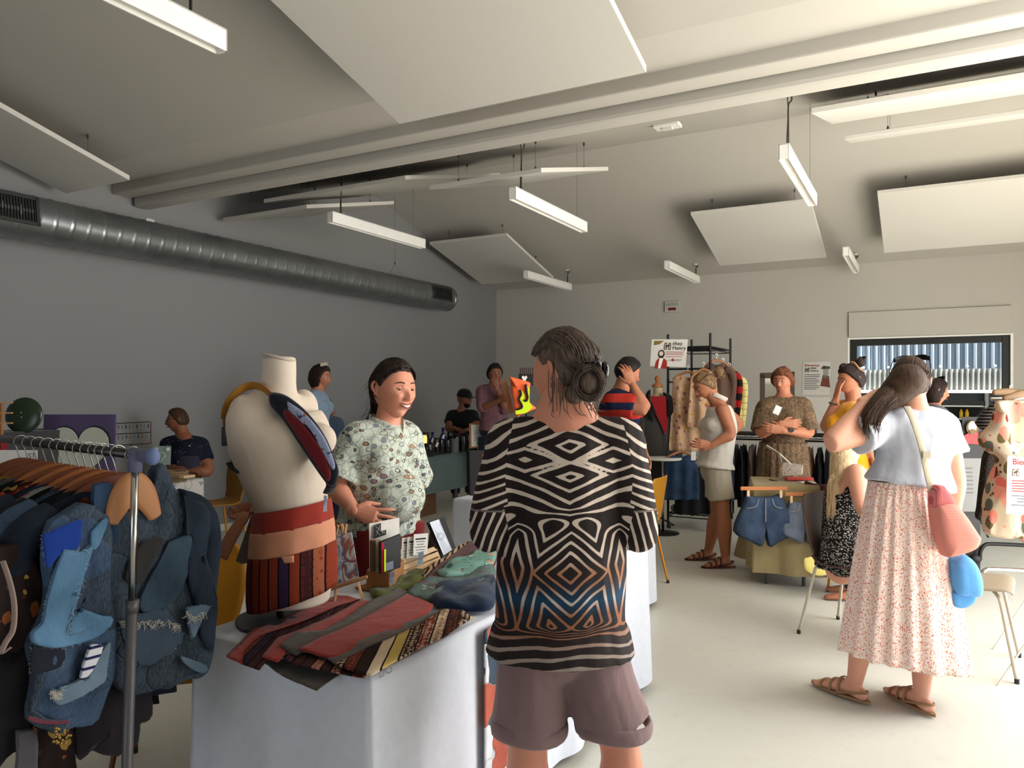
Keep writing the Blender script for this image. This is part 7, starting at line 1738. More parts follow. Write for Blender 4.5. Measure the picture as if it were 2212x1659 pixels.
where = ['leftmost of the low dark ones', 'widest, in front of the glowing lantern', 'left one of the two blue ones', 'right and taller of the two blue ones', 'slim with hanging tag', 'squat, left of the grey pot', 'squat, just before the grey pot', 'narrow, in the back row behind the grey pot', 'brown, in the back row by the seated man', 'right of the grey pot', 'second right of the grey pot', 'rightmost, beside the clipboard']
for (x_, y_, Y_, r_, h_, c_2, nk_), wl in zip(pos, where): bottle(x_, y_, Y_, r_, h_, c_2, '%s bottle, %s' % (nm[c_2[0]], wl), neck=bool(nk_), tagc=(x_ in (943, 957, 934, 985)))
b_ = P(982, 975, 9.3); b_.z = ZT+.006; tag(obj('ceramic_pot', MB().lathe([(.045, 0), (.05, .01), (.05, .17), (.042, .17), (.040, .02), (.001, .02)], b_, 20), plain('grey_stoneware', rgb(96, 100, 96), .7), smooth=True), 'plain grey stoneware pot among the dark bottles', 'pot')
o, c, x, y, n = facing(1036, 968, 9.4, .25, .32, .010, 'clipboard_sign', 'wooden clipboard with printed sheet leaning beside the bottles', 'sign', M_ply, yaw=.1, lean=.35)
c.z = c.z; wobj('paper_sheet', MB().box(c+y*.16+n*.007, (.20, .28, .002), x, y), M_card, o)
for k in range(7): wobj('printed_line', MB().box(c+y*(.22-.02*k)+n*.009, (.15-.02*(k % 2), .004, .001), x, y), plain('grey_ink', rgb(84, 84, 92)), o)
wobj('printed_picture', MB().box(c+y*.06+x*.02+n*.009, (.09, .05, .001), x, y), plain('brown_print', rgb(70, 48, 40)), o)
wobj('circle_mark', MB().tube([c+y*(.26+.02*math.sin(a))+x*(-.01+.02*math.cos(a))+n*.009 for a in [2*PI*k/14 for k in range(15)]], .001, 4), plain('grey_ink', rgb(84, 84, 92)), o)
for k, (u_, v_, w_, h_, lab) in enumerate(((7.05, -5.45, .30, .26, 'brown cardboard box under the bottle table, left'), (7.55, -5.42, .34, .30, 'brown cardboard box under the bottle table, right'), (6.95, -5.66, .32, .34, 'brown cardboard box under the bottle table, behind the seller'))):
    tag(obj('cardboard_box', MB().box(R(u_, v_, h_/2+.002), (w_, .3, h_), uR, vR), plain('cardboard', rgb(104, 74, 50), .8), bevel=.004), lab, 'box', 'boxes under the bottle table')
tag(obj('storage_box', MB().box(R(7.55, -5.42, .345), (.32, .26, .08), uR, vR), plain('grey_lilac_box', rgb(112, 112, 130)), bevel=.006), 'grey-lilac flat box on top of the right cardboard box', 'box')
# ------------------------------------------------------------------ on the second white table
M_org = plain('neon_orange', (1.0, .16, .05, 1), .7, vary=.02); M_yel = plain('neon_yellow', (.72, .95, .02, 1), .7, vary=.02)
YF2 = 5.0; T2 = thing('flame_pouch', 'neon orange pouch with yellow flames and black outline on a wooden board', 'bag', P(1130, 1075, YF2))
T2.location.z = ZT
def pq(px, py, d=0.): return P(px, py, YF2+d)
wobj('pouch_body', slabp([pq(x, y) for x, y in ((1101, 815), (1104, 815), (1143, 826), (1144, 836), (1144, 870), (1158, 881), (1130, 893), (1113, 896), (1108, 860))], (0, -1, 0), .05, 2), M_org, T2, smooth=True)
wobj('yellow_flames', MB().prism([(a-1101, -(b-815)) for a, b in ((1114, 895), (1113, 886), (1125, 884), (1128, 878), (1123, 866), (1127, 843), (1133, 852), (1133, 863), (1139, 865), (1141, 850), (1139, 832), (1144, 842), (1143, 868), (1150, 880), (1136, 892))], pq(1101, 815, -.03), (YF2/F, 0, 0), (0, 0, YF2/F), V((0, -.004, 0))), M_yel, T2)
for pl in ([(1123, 842), (1126, 852), (1121, 862), (1127, 874), (1127, 881), (1115, 885)], [(1136, 830), (1137, 845), (1140, 858), (1137, 866), (1132, 864)]):
    wobj('black_outline', MB().tube([pq(x, y, -.036) for x, y in pl], .007, 6, k=4), M_ink, T2, smooth=True)
wobj('wooden_back', MB().add([pq(*p) for p in ((1082, 824, .05), (1094, 820, .05), (1110, 890, .05), (1102, 896, .05), (1082, 824, .07), (1094, 820, .07), (1110, 890, .07), (1102, 896, .07))], [(0, 1, 2, 3), (7, 6, 5, 4), (0, 4, 5, 1), (1, 5, 6, 2), (2, 6, 7, 3), (3, 7, 4, 0)]), M_ply, T2)
wobj('stand_post', MB().tube([pq(1118, 890, .03), V((P(1118, 0, YF2+.03).x, YF2+.03, ZT+.005))], .012, 8), M_ply, T2)
wobj('stand_foot', MB().box(V((P(1118, 0, YF2).x, YF2+.03, ZT+.012)), (.2, .14, .012)), M_ply, T2)
T3 = thing('comb_stand', 'dark wooden comb with white heart behind the flame pouch', 'comb', P(1135, 1060, 5.2)); T3.location.z = ZT
m = MB()
for k in range(7): m.box(P(1124+k*4.4, 802, 5.2), (.006, .006, .05))
wobj('comb_teeth', m, plain('dark_red_wood', rgb(52, 20, 16)), T3); wobj('comb_spine', MB().box(P(1136, 820, 5.2)+V((0, 0, -.0)), (.10, .008, .08)), M_dark, T3)
wobj('heart_tag', MB().prism([(0, -.035), (.02, 0), (.012, .012), (0, .004), (-.012, .012), (-.02, 0)], P(1133, 815, 5.18), (1, 0, 0), (0, 0, 1), V((0, -.004, 0))), M_white, T3)
wobj('comb_handle', MB().tube([P(1138, 826, 5.2), V((P(1138, 0, 5.2).x, 5.2, ZT+.003))], .011, 8), M_dark, T3)
o, c, x, y, n = facing(1042, 1070, 5.05, .18, .30, .02, 'black_display_board', 'black tilted display board with neon orange card left of the zebra blouse', 'board', M_dark, yaw=.2, lean=.12, bevel=.01)
wobj('orange_card', MB().box(c+y*.22+x*.05+n*.012, (.09, .10, .003), x, y), M_org, o, bevel=.003)
# ------------------------------------------------------------------ round bistro table, bust with jacket
g = Pz(1432, 1152, 0.); Tt_ = thing('bistro_table', 'small white round table on a chrome pole in front of the jacket bust', 'table', g)
wobj('tabletop', MB().lathe([(.0, .80), (.185, .80), (.195, .795), (.195, .782), (.18, .776), (0, .776)], g, 40), M_white, Tt_, smooth=True)
wobj('pole', MB().tube([g+V((0, 0, .02)), g+V((0, 0, .78))], .014, 14), M_chrome, Tt_, smooth=True); wobj('base_disc', MB().lathe([(.17, 0), (.17, .008), (.03, .018), (0, .02)], g, 36), M_black, Tt_, smooth=True)
YJ = 8.35
def pj(px, py, d=0.): return P(px, py, YJ+d)
gj = P(1422, 0, YJ); gj.z = 0
Tbst = thing('bust_form', 'display bust with turned wooden neck knob by the tall black rack', 'mannequin', gj)
M_cal = fabric('calico', rgb(196, 178, 140)); 
wobj('torso', MB().tube([pj(1422, y) for y in (838, 852, 862, 880, 920, 960)], [(.055, .055), (.06, .06), (.12, .09), (.17, .11), (.17, .12), (.15, .11)], 20, side=(1, 0, 0), k=4), M_cal, Tbst, smooth=True)
wobj('neck_cap', MB().lathe([(.056, -.005), (.062, .01), (.050, .03), (.022, .045), (.018, .06), (.028, .08), (.030, .10), (.018, .12), (.001, .125)], pj(1420, 836), 20), plain('turned_beech', rgb(176, 108, 62), .4), Tbst, smooth=True)
wobj('stand_pole', MB().tube([pj(1422, 960), gj+V((0, 0, .05))], .014, 12), M_black, Tbst)
for k in range(3): a = 2*PI*k/3+.4; wobj('tripod_leg', MB().tube([gj+V((0, 0, .12)), gj+V((.2*math.cos(a), .2*math.sin(a), .012))], .010, 8), M_black, Tbst)
Tjk = thing('jacket', 'grey jacket with black shoulders and red lining on the bust', 'jacket', pj(1422, 1040))
M_gj = fabric('grey_melange', rgb(66, 64, 62), .9, .4); M_rl = fabric('scarlet_jersey', rgb(140, 24, 30))
wobj('jacket_body', MB().tube([pj(1421, y, .0) for y in (866, 885, 930, 990, 1040)], [(.12, .10), (.19, .135), (.20, .145), (.205, .15), (.21, .155)], 26, side=(1, 0, 0), k=5), M_gj, Tjk, smooth=True)
wobj('red_lining', MB().prism([(1404-1422, -(856-860)), (1438-1422, -(856-860)), (1441-1422, -60), (1438-1422, -78), (1434-1422, -74), (1420-1422, -40)], pj(1422, 860, -.158), (YJ/F, 0, 0), (0, 0, YJ/F), V((0, -.004, 0))), M_rl, Tjk)
for sx, pts in ((-1, [(1404, 842), (1396, 850), (1394, 880), (1400, 900), (1412, 912), (1404, 880)]), (1, [(1432, 848), (1446, 852), (1458, 868), (1462, 888), (1450, 898), (1440, 900), (1440, 870)])):
    wobj('black_shoulder', slabp([pj(x, y, -.11) for x, y in pts], (0, -1, 0), .10, 2), M_blk, Tjk, smooth=True)
wobj('zip', MB().tube([pj(x, y, -.165) for x, y in ((1400, 850), (1412, 885), (1434, 934), (1440, 985), (1441, 1035))], .004, 6, k=3), M_dark, Tjk)
for sx, x0, x1 in ((-1, 1390, 1383), (1, 1458, 1463)): wobj('sleeve', MB().tube([pj(1422+sx*30, 878), pj(x0, 905, -.02), pj(x1, 960, -.03), pj(x1+2, 1010, -.02)], [(.06, .07), (.062, .07), (.055, .06), (.05, .05)], 14, k=4), M_gj, Tjk, smooth=True)
tag(obj('white_pouch', slabp([P(x, y, 6.9) for x, y in ((1380, 942), (1390, 940), (1392, 955), (1388, 963), (1380, 962))], (0, -1, 0), .04), M_card, smooth=True), 'small white pouch hanging beside the striped shirt', 'pouch')
# ------------------------------------------------------------------ tall wire garment rack
def wire_rack(label, c0, w_, d_, posts, shelves, rails, wheels=True):
    """c0 near-left foot; w_ along v, d_ along u"""
    o = thing('wire_rack', label, 'rack', c0+uR*d_/2+vR*w_/2)
    for a in (0, 1):
        for b in (0, 1):
            q = c0+vR*w_*a+uR*d_*b; wobj('post', MB().tube([q+V((0, 0, .08)), q+V((0, 0, posts))], .0135, 10), M_black, o)
            if wheels: wobj('caster', MB().lathe([(.004, -.016), (.038, -.013), (.038, .013), (.004, .016)], q+V((0, 0, .040))+vR*.01, 16, uR.cross(V((0, 0, 1)))), M_dark, o, smooth=True)
    for z in shelves:
        m = MB()
        for e0, e1 in (((0, 0), (1, 0)), ((1, 0), (1, 1)), ((1, 1), (0, 1)), ((0, 1), (0, 0))):
            for dz in (0, -.035): m.tube([c0+vR*w_*e0[0]+uR*d_*e0[1]+V((0, 0, z+dz)), c0+vR*w_*e1[0]+uR*d_*e1[1]+V((0, 0, z+dz))], .006, 6)
            k = 14; m.tube([(c0+vR*w_*(e0[0]+(e1[0]-e0[0])*i/k)+uR*d_*(e0[1]+(e1[1]-e0[1])*i/k))+V((0, 0, z-(.035 if i % 2 else 0))) for i in range(k+1)], .0025, 5)
        n_ = max(6, int(d_/.05))
        for i in range(1, n_): m.tube([c0+uR*d_*i/n_+V((0, 0, z)), c0+uR*d_*i/n_+vR*w_+V((0, 0, z))], .003, 5)
        wobj('wire_shelf', m, M_black, o)
    for (a, b, z) in rails:
        wobj('hanging_rail', MB().tube([a+V((0, 0, z)), b+V((0, 0, z))], .011, 10), M_black, o)
    return o
c0 = V((1.706, 8.30, 0)); wv_, dv_ = .46, .95
wire_rack('tall black wire garment rack on casters against the back wall', c0, wv_, dv_, 2.12, (1.98, .17), [(c0+uR*.05, c0+uR*.9+vR*.0, 1.60), (c0+vR*wv_, c0+vR*wv_+uR*dv_, 1.78), (c0, c0+vR*wv_, 1.74)])
def hangcloth(px, py, Y, w0, w1, ln, mat, label, group, thick=.03, ax=None, seed=0., sleeve=0, cat='garment', name='hanging_garment', hg=True):
    c = P(px, py, Y); ax = ax or V((1, 0, 0)); o = hung(label, c, ax, w0, w1, ln, thick, mat, seed, name=name, cat=cat, sleeve=sleeve, group=group)
    if hg:
        h_ = thing('coat_hanger', 'coat hanger holding the '+label.split(' on ')[0], 'hanger', c, 0, None)
        wobj('wooden_bar', MB().tube([c+ax*(w0*s)+V((0, 0, -.075*abs(s)**1.6+.012)) for s in (-1, -.5, 0, .5, 1)], [(.009, .014)]*5, 8, side=ax.cross(V((0, 0, 1))), k=3, round_=True), M_hw2, h_, smooth=True)
        wobj('hook', MB().tube([c+V((0, 0, .01)), c+V((0, 0, .05)), c+V((.014, 0, .068)), c+V((0, 0, .086)), c+V((-.014, 0, .07))], .002, 6, k=3), M_hook, h_)
    return o
gA = 'clothes on the tall wire rack'
M_pfl = mat_leafprint('pink_yellow_floral', rgb(196, 160, 128), [rgb(170, 96, 96), rgb(190, 150, 70), rgb(206, 178, 150), rgb(150, 90, 80)], 22, .36, .9)
hangcloth(1486, 806, 8.15, .15, .20, .84, M_pfl, 'pink and yellow floral skirt on the tall wire rack', gA, seed=1, ax=V((.9, -.2, 0)).normalized())
hangcloth(1520, 800, 8.0, .12, .17, .60, M_pfl, 'second floral blouse on the tall wire rack', gA, seed=2, ax=V((.9, -.3, 0)).normalized())
hangcloth(1472, 978, 8.0, .17, .19, .50, dn2, 'blue jeans skirt on the low part of the tall wire rack', gA, seed=3, ax=V((.95, .1, 0)).normalized())
hangcloth(1505, 1000, 8.15, .20, .24, .55, M_blk, 'black trousers on the low part of the tall wire rack', gA, seed=4)
hangcloth(1548, 780, 8.55, .14, .18, .62, fabric('brown_tweed', rgb(98, 74, 62)), 'brown coat on the tall wire rack', gA, seed=5, sleeve=.5)
hangcloth(1562, 790, 8.75, .14, .17, .60, mat_stripe('red_black_block', rgb(150, 30, 30), rgb(24, 22, 22), .16, 2), 'red and black jumper on the tall wire rack', gA, seed=6, sleeve=.5)
o = hangcloth(1576, 800, 8.9, .13, .16, .60, mat_stripe('cream_puffer', rgb(222, 206, 134), rgb(176, 160, 96), .075, 2, .86), 'cream yellow quilted jacket on the tall wire rack', gA, seed=7, sleeve=.58, thick=.06)
tag(obj('white_tag', MB().box(P(1498, 985, 7.9), (.05, .003, .09)), M_card), 'white swing tag on the jeans skirt', 'tag')
for k, (dx, lab, mt) in enumerate(((.1, 'white and black striped bag lying on the bottom shelf, left', mat_stripe('bag_stripe', rgb(150, 146, 138), rgb(36, 36, 36), .05, 0, .6)), (.30, 'grey folded bag lying on the bottom shelf, right', fabric('grey_bag', rgb(120, 116, 108))))):
    c = c0+vR*(.04+dx*.6)+uR*.3+V((0, 0, .21)); tag(obj('folded_bag', slabp([c+vR*a+uR*b for a, b in ((-.1, -.2), (.1, -.2), (.13, .1), (.08, .25), (-.1, .22))], (0, 0, 1), .07), mt, smooth=True), lab, 'bag')
# sign on the tall rack
M_wine2 = plain('poster_red', rgb(150, 34, 30), .6); M_skp = plain('poster_skin', rgb(206, 184, 160), .6)
def sign(px4, Y, label, name='shop_sign'):
    q = [P(x, y, Y+d) for x, y, d in px4]; o = card(name, label, 'sign', q, plain('poster_paper', rgb(206, 202, 194), .7), .002)
    X = q[1]-q[0]; Yv = q[3]-q[0]; n = X.cross(Yv).normalized(); n = n if n.y < 0 else -n; return o, q[0]+n*.003, X, Yv, n
def onsign(o, name, m, mat): b = obj(name, m, mat, None); b.parent = o; return b
def lines(o, O, X, Yv, n, rows, mat):
    for k, (x0, x1, y_) in enumerate(rows):
        m = MB().box(O+X*(x0+x1)/2+Yv*y_, (X.length*(x1-x0), .0015, Yv.length*.018), X.normalized(), n, Yv.normalized()); onsign(o, 'printed_line', m, mat)
def portrait(o, O, X, Yv, n, cx, cy, s, red=True):
    w_ = X.length; h_ = Yv.length; x = X.normalized(); y = Yv.normalized(); C = O+X*cx+Yv*cy
    onsign(o, 'portrait_jacket', MB().prism([(-.75*s, -1.2*s), (.8*s, -1.2*s), (.72*s, -.2*s), (.2*s, .18*s), (-.25*s, .15*s), (-.6*s, -.3*s)], C, x, y, n*.001), M_wine2)
    onsign(o, 'portrait_shirt', MB().prism([(-.3*s, -1.18*s), (.0*s, -1.18*s), (.28*s, .12*s), (-.2*s, .12*s)], C+n*.001, x, y, n*.001), M_card)
    onsign(o, 'portrait_hair', MB().prism([(.40*s*math.cos(a), .60*s+.52*s*math.sin(a)) for a in [2*PI*k/20 for k in range(20)]], C+n*.002, x, y, n*.001), M_ink)
    onsign(o, 'portrait_face', MB().prism([(.26*s*math.cos(a)-.02*s, .66*s+.30*s*math.sin(a)) for a in [2*PI*k/20 for k in range(20)]], C+n*.003, x, y, n*.001), M_skp)
def logo(o, O, X, Yv, n, x0, y0, s):
    x = X.normalized(); y = Yv.normalized(); C = O+X*x0+Yv*y0
    for dx in (0, .55):
        onsign(o, 'logo_bar', MB().prism([(dx*s, 0), (dx*s+.38*s, 0), (dx*s+.42*s, .5*s), (dx*s+.38*s, s), (dx*s+.06*s, s), (dx*s-.02*s, .5*s)], C, x, y, n*.001), plain('logo_brown', rgb(92, 74, 56)))
        onsign(o, 'logo_inner', MB().prism([(dx*s+.08*s, .12*s), (dx*s+.3*s, .12*s), (dx*s+.3*s, .85*s), (dx*s+.1*s, .85*s)], C+n*.001, x, y, n*.001), plain('logo_grey', rgb(150, 146, 136)))
    onsign(o, 'logo_link', MB().prism([(.2*s, .35*s), (.75*s, .55*s), (.75*s, .75*s), (.2*s, .55*s)], C+n*.002, x, y, n*.001), M_ink)
o, O, X, Yv, n = sign(((1404, 791, .05), (1481, 793, -.03), (1486, 733, -.03), (1408, 733, .05)), 7.95, 'white chez Henry sign with bearded man in red jacket on the tall wire rack')
text('printed_words', 'chez\nHenry', .055, O+X*.59+Yv*.80, X, Yv, M_ink, None, .0004, bold=.0008, body_lines=.85).parent = o
logo(o, O, X, Yv, n, .36, .62, .075); portrait(o, O, X, Yv, n, .30, .28, .085)
lines(o, O, X, Yv, n, ((.42, .93, .55), (.42, .90, .50), (.42, .92, .45), (.42, .88, .37)), M_wine2); lines(o, O, X, Yv, n, ((.5, .59, .24), (.68, .88, .27), (.68, .85, .22)), plain('grey_ink', rgb(84, 84, 92)))
onsign(o, 'red_diamond', MB().prism([(-.018, 0), (0, -.018), (.018, 0), (0, .018)], O+X*.63+Yv*.25, X.normalized(), Yv.normalized(), n*.001), M_wine2)
onsign(o, 'gold_drape', MB().prism([(0, 0), (.06, .012), (.10, .05), (.0, .045)], O+X*.07+Yv*.78, X.normalized(), Yv.normalized(), n*.001), plain('gold_print', rgb(120, 98, 44)))
# poster on the back wall
def bw(px, py, off=.004): q = onback(px, py); return q-uR*off*1.0
q = [bw(1733, 853), bw(1792, 854), bw(1794, 781), bw(1735, 783)]; o = card('wall_poster', 'white Bienvenue chez Henry poster on the back wall left of the window', 'poster', q, plain('poster_paper', rgb(206, 202, 194)), .002)
O = q[0]-uR*.006; X = q[1]-q[0]; Yv = q[3]-q[0]; n = -uR
text('printed_words', 'Bienvenue', .048, O+X*.06+Yv*.88, X, Yv, M_wine2, None, .0004, bold=.0005).parent = o
text('printed_words', 'chez\nHenry', .045, O+X*.27+Yv*.80, X, Yv, M_ink, None, .0004, bold=.0004, body_lines=.85).parent = o
logo(o, O, X, Yv, n, .07, .70, .065); lines(o, O, X, Yv, n, [(.06, .62-.1*(k % 3 == 2), .62-.055*k) for k in range(9)], plain('grey_ink', rgb(84, 84, 92)))
onsign(o, 'robot_figure', MB().prism([(.0, .0), (.13, -.02), (.11, .14), (.03, .16)], O+X*.66+Yv*.28, X.normalized(), Yv.normalized(), n*.001), plain('print_brownred', rgb(110, 60, 50)))
onsign(o, 'robot_figure', MB().prism([(.03, .0), (.09, .0), (.10, .17), (.02, .17)], O+X*.68+Yv*.52, X.normalized(), Yv.normalized(), n*.001), plain('print_grey', rgb(150, 146, 140)))
onsign(o, 'robot_head', MB().prism([(.0, .0), (.12, .0), (.12, .035), (.03, .045)], O+X*.66+Yv*.80, X.normalized(), Yv.normalized(), n*.001), plain('print_dark', rgb(70, 62, 60)))
card('wall_sheet', 'faint white sheet on the back wall under the poster', 'poster', [bw(1738, 912), bw(1792, 913), bw(1793, 858), bw(1738, 857)], plain('poster_paper', rgb(206, 202, 194)), .002)
# low wire rack with clothes, mirror on it
c1 = V((2.36, 8.45, 0)); wire_rack('low black wire rack under the mirror along the back wall', c1, 1.25, .45, 1.17, (1.03,), [(c1+uR*.2, c1+uR*.2+vR*1.25, .96)], wheels=False)
cols_ = [M_navy, dn3, fabric('brown_cloth', rgb(74, 56, 48)), M_blk, dn1, fabric('grey_cloth2', rgb(84, 82, 84)), dn2, M_blk, fabric('rust_cloth', rgb(104, 66, 48)), dn3, M_navy, M_blk]
cn = ['navy', 'black denim', 'brown', 'black', 'dark denim', 'grey', 'mid blue denim', 'second black', 'rust', 'second black denim', 'second navy', 'third black']
for k in range(12):
    c = c1+uR*.2+vR*(.07+k*.10)+V((0, 0, .93)); hung('%s garment on the low wire rack, %s' % (cn[k], ('left end', 'left part', 'middle', 'right part')[k//3]), c, uR, .17, .19, .66+.06*((k*7) % 3), .035, cols_[k], k*2.3, group='clothes on the low wire rack')
def mat_mirror():
    t = NT('mirror_glass', .03, 1.0, .5); return t.base(rgb(200, 200, 196))
Tm = thing('mirror', 'framed mirror behind the woman in the brown dress', 'mirror', P(1678, 935, 9.05))
mq = [P(1641, 940, 9.0), P(1717, 938, 8.9), P(1717, 806, 9.0), P(1641, 808, 9.1)]
xm = (mq[1]-mq[0]).normalized(); ym = (mq[3]-mq[0]).normalized(); nm_ = xm.cross(ym); wm = (mq[1]-mq[0]).length; hm_ = (mq[3]-mq[0]).length; cm = sum(mq, V())/4
for a, b, s in ((0, hm_/2-.03, (wm, .06, .03)), (0, -hm_/2+.03, (wm, .06, .03)), (wm/2-.03, 0, (.06, hm_, .03)), (-wm/2+.03, 0, (.06, hm_, .03))): wobj('mirror_frame', MB().box(cm+xm*a+ym*b, s, xm, ym), plain('dark_oak', rgb(66, 54, 44), .5), Tm, bevel=.006)
wobj('mirror_glass', MB().box(cm, (wm-.1, hm_-.1, .01), xm, ym), mat_mirror(), Tm)
tag(obj('red_box', MB().box(c1+uR*.2+vR*1.1+V((0, 0, 1.06)), (.16, .1, .05), vR, uR), plain('red_card', rgb(120, 24, 24)), bevel=.004), 'small red box on the low wire rack shelf', 'box')
tag(obj('shelf_basket', MB().box(c1+uR*.2+vR*.78+V((0, 0, 1.06)), (.30, .2, .05), vR, uR), M_dark, bevel=.004), 'flat dark tray on the low wire rack shelf', 'tray')
# small cloth-covered table with denim shorts hung in front
cS = Pz(1628, 1045, .785); xS = (Pz(1757, 1049, .785)-cS).normalized(); yS = V((-xS.y, xS.x, 0)); M_ycl = fabric('ochre_linen', rgb(160, 144, 104), .9, .6)
cS = V((cS.x, cS.y, 0)); table('small table under an ochre cloth in front of the woman in the brown dress', cS, xS, yS, .47, .55, .772, legs=True)
drape('tablecloth', 'ochre linen cloth spilling from the small table to the floor', cS, xS, yS, .47, .55, .782, .68, M_ycl, amp=.07, seed=6., nfold=16)
def shorts(label, px, py, Y, w_, ln, mat, seed):
    c = P(px, py, Y); o = thing('denim_shorts', label, 'shorts', c, 0, 'denim shorts on clip hangers')
    pts = [(-.36, 0), (-.2, -.03), (.0, -.045), (.2, -.03), (.36, 0), (.46, -.28), (.60, -.72), (.30, -.90), (.08, -.98), (.02, -.66), (-.04, -.98), (-.30, -.88), (-.62, -.70), (-.46, -.28)]
    m = slabp([c+V((a*w_, .01*math.sin(k*2.1), b*ln)) for k, (a, b) in enumerate(pts)], (0, -1, 0), .07, 3, ((1., 0), (1.02, .5), (.9, .9), (.6, 1.), (.3, 1.)))
    m.move(lambda q: q+V((0, .012*noise.noise(q*9+V((seed, 0, 0))), 0))); wobj('shorts_cloth', m, mat, o, smooth=True)
    wobj('fly_seam', MB().tube([c+V((.0, -.043, -.05*ln)), c+V((.0, -.046, -.5*ln))], .003, 5), plain('seam_thread', rgb(150, 150, 140)), o)
    for sg in (-1, 1): wobj('pocket_seam', MB().tube([c+V((sg*w_*.14, -.04, -.05*ln)), c+V((sg*w_*.20, -.043, -.20*ln)), c+V((sg*w_*.38, -.035, -.24*ln))], .0025, 5, k=3), plain('seam_thread', rgb(150, 150, 140)), o)
    h_ = thing('clip_hanger', 'wooden clip hanger holding the '+label, 'hanger', c+V((0, 0, .05)), 0, 'wooden clip hangers')
    wobj('wooden_bar', MB().box(c+V((0, 0, .052)), (w_*.98, .014, .028)), plain('orange_beech', rgb(186, 116, 70), .5), h_, bevel=.004)
    for sg in (-1, 1): wobj('clip', MB().box(c+V((sg*w_*.34, -.012, .012)), (.018, .02, .055)), M_pale, h_)
M_sh1 = denim('denim_shorts_blue', rgb(46, 60, 80))
shorts('blue denim shorts with frayed hem on the small ochre table', 1650, 1070, 5.72, .36, .385, M_sh1, 1.)
shorts('pale grey-blue denim shorts half behind the brown chair shell', 1735, 1082, 5.72, .28, .32, denim('denim_grey_pale', rgb(92, 100, 114)), 2.)
Tsw = thing('sewing_box', 'open patterned sewing box with raised lid on the ochre table', 'box', P(1712, 1030, 6.2))
M_dot = mat_leafprint('pale_speckle_print', rgb(178, 170, 158), [rgb(120, 80, 80), rgb(90, 84, 84)], 60, .26, .5)
wobj('box_body', MB().add([P(*p) for p in ((1690, 1028, 6.1), (1731, 1026, 6.1), (1733, 1008, 6.1), (1690, 1003, 6.1), (1694, 1024, 6.3), (1734, 1022, 6.3), (1735, 1004, 6.3), (1694, 999, 6.3))], [(0, 1, 2, 3), (7, 6, 5, 4), (0, 4, 5, 1), (1, 5, 6, 2), (2, 6, 7, 3), (3, 7, 4, 0)]), M_dot, Tsw)
wobj('box_lid', MB().tube([P(1688, 1008, 6.25), P(1682, 980, 6.27), P(1655, 963, 6.3)], [(.03, .012)]*3, 4, side=V((0, 1, 0)), k=1), M_dot, Tsw)
wobj('lid_stay', MB().tube([P(1684, 980, 6.2), P(1712, 1006, 6.2)], .006, 6), M_card, Tsw)
tag(obj('red_case', MB().box(P(1726, 1034, 6.07), (.21, .07, .022)), plain('red_case', rgb(190, 70, 60), .5), bevel=.004), 'flat red case lying on the ochre table', 'case')
tag(obj('paper_sheet', MB().box(P(1742, 1042, 5.95), (.10, .12, .003)), M_card), 'white paper at the right edge of the ochre table', 'paper')
tag(obj('leather_strap', MB().tube([P(1738, 1046, 5.86), P(1764, 1054, 5.8), P(1788, 1054, 5.8)], [(.012, .03)]*3, 8, k=3), M_leather, smooth=True), 'brown leather strap at the right end of the ochre table', 'strap')
tag(obj('pen', MB().tube([P(1662, 1036, 6.1), P(1680, 1040, 6.05)], .006, 6), M_dark), 'dark pen on the ochre table', 'pen')
# ------------------------------------------------------------------ right edge: second clothes rack
Trr = thing('clothes_rack', 'clothes rack on black casters at the right edge with the coral flowered dress', 'rack', V((3.2, 5.2, 0)))
r0, r1 = P(2150, 868, 5.2), P(2300, 852, 5.6)
wobj('rail', MB().tube([P(2140, 862, 5.15), P(2330, 856, 5.5)], .012, 12), M_chrome, Trr, smooth=True)
for y0, Yb in ((1185, 6.3), (1240, 5.2)):
    m = MB().tube([P(2230, y0-6, Yb), P(2150, y0-10, Yb), P(2128, y0-8, Yb), P(2118, y0+6, Yb), P(2117, y0+24, Yb)], .016, 12, k=4); wobj('base_tube', m, M_black if Yb > 6 else M_chrome, Trr, smooth=True)
wobj('caster', MB().ell(P(2108, 1208, 6.3), (.045, .03, .04), 14, 10), M_dark, Trr, smooth=True)
wobj('upright', MB().tube([P(2240, 1250, 5.35), P(2240, 858, 5.35)], .013, 12), M_chrome, Trr)
for a, b in (((2212, 1395, 4.0), (2146, 1494, 3.85)), ((2212, 1300, 4.6), (2142, 1408, 4.4))): wobj('leg_rod', MB().tube([P(a[0]+20, a[1]-30, a[2]), P(*b)], .005, 8), M_cleg, Trr)
gR = 'clothes on the right-hand rack'
M_coral = mat_leafprint('coral_leaf_print', rgb(184, 168, 146), [rgb(204, 104, 92), rgb(104, 46, 40), rgb(218, 128, 112), rgb(88, 92, 84), rgb(214, 140, 124), rgb(96, 84, 54)], 13., .50, .92)
c = P(2178, 868, 4.95); oo = thing('hanging_garment', 'coral, brown and green flower-print dress on the right-hand rack', 'dress', c, 0, gR)
wobj('dress_body', slabp([P(x, y, 4.95) for x, y in ((2150, 868), (2190, 866), (2230, 880), (2250, 960), (2240, 985), (2215, 1000), (2225, 1080), (2235, 1160), (2190, 1158), (2134, 1152), (2138, 1080), (2150, 1010), (2152, 990), (2130, 960), (2128, 940), (2142, 920))], (0, -1, 0), .12, 3, ((1., 0), (1.01, .6), (.95, .9), (.7, 1.), (.35, 1.02))).move(lambda q: q+V((0, .035*math.sin(q.x*38+q.z*3), 0))), M_coral, oo, smooth=True)
wobj('collar_ruffle', slabp([P(x, y, 4.86) for x, y in ((2152, 870), (2168, 866), (2176, 880), (2170, 892), (2158, 884))], (0, -1, 0), .05, 3), M_coral, oo, smooth=True)
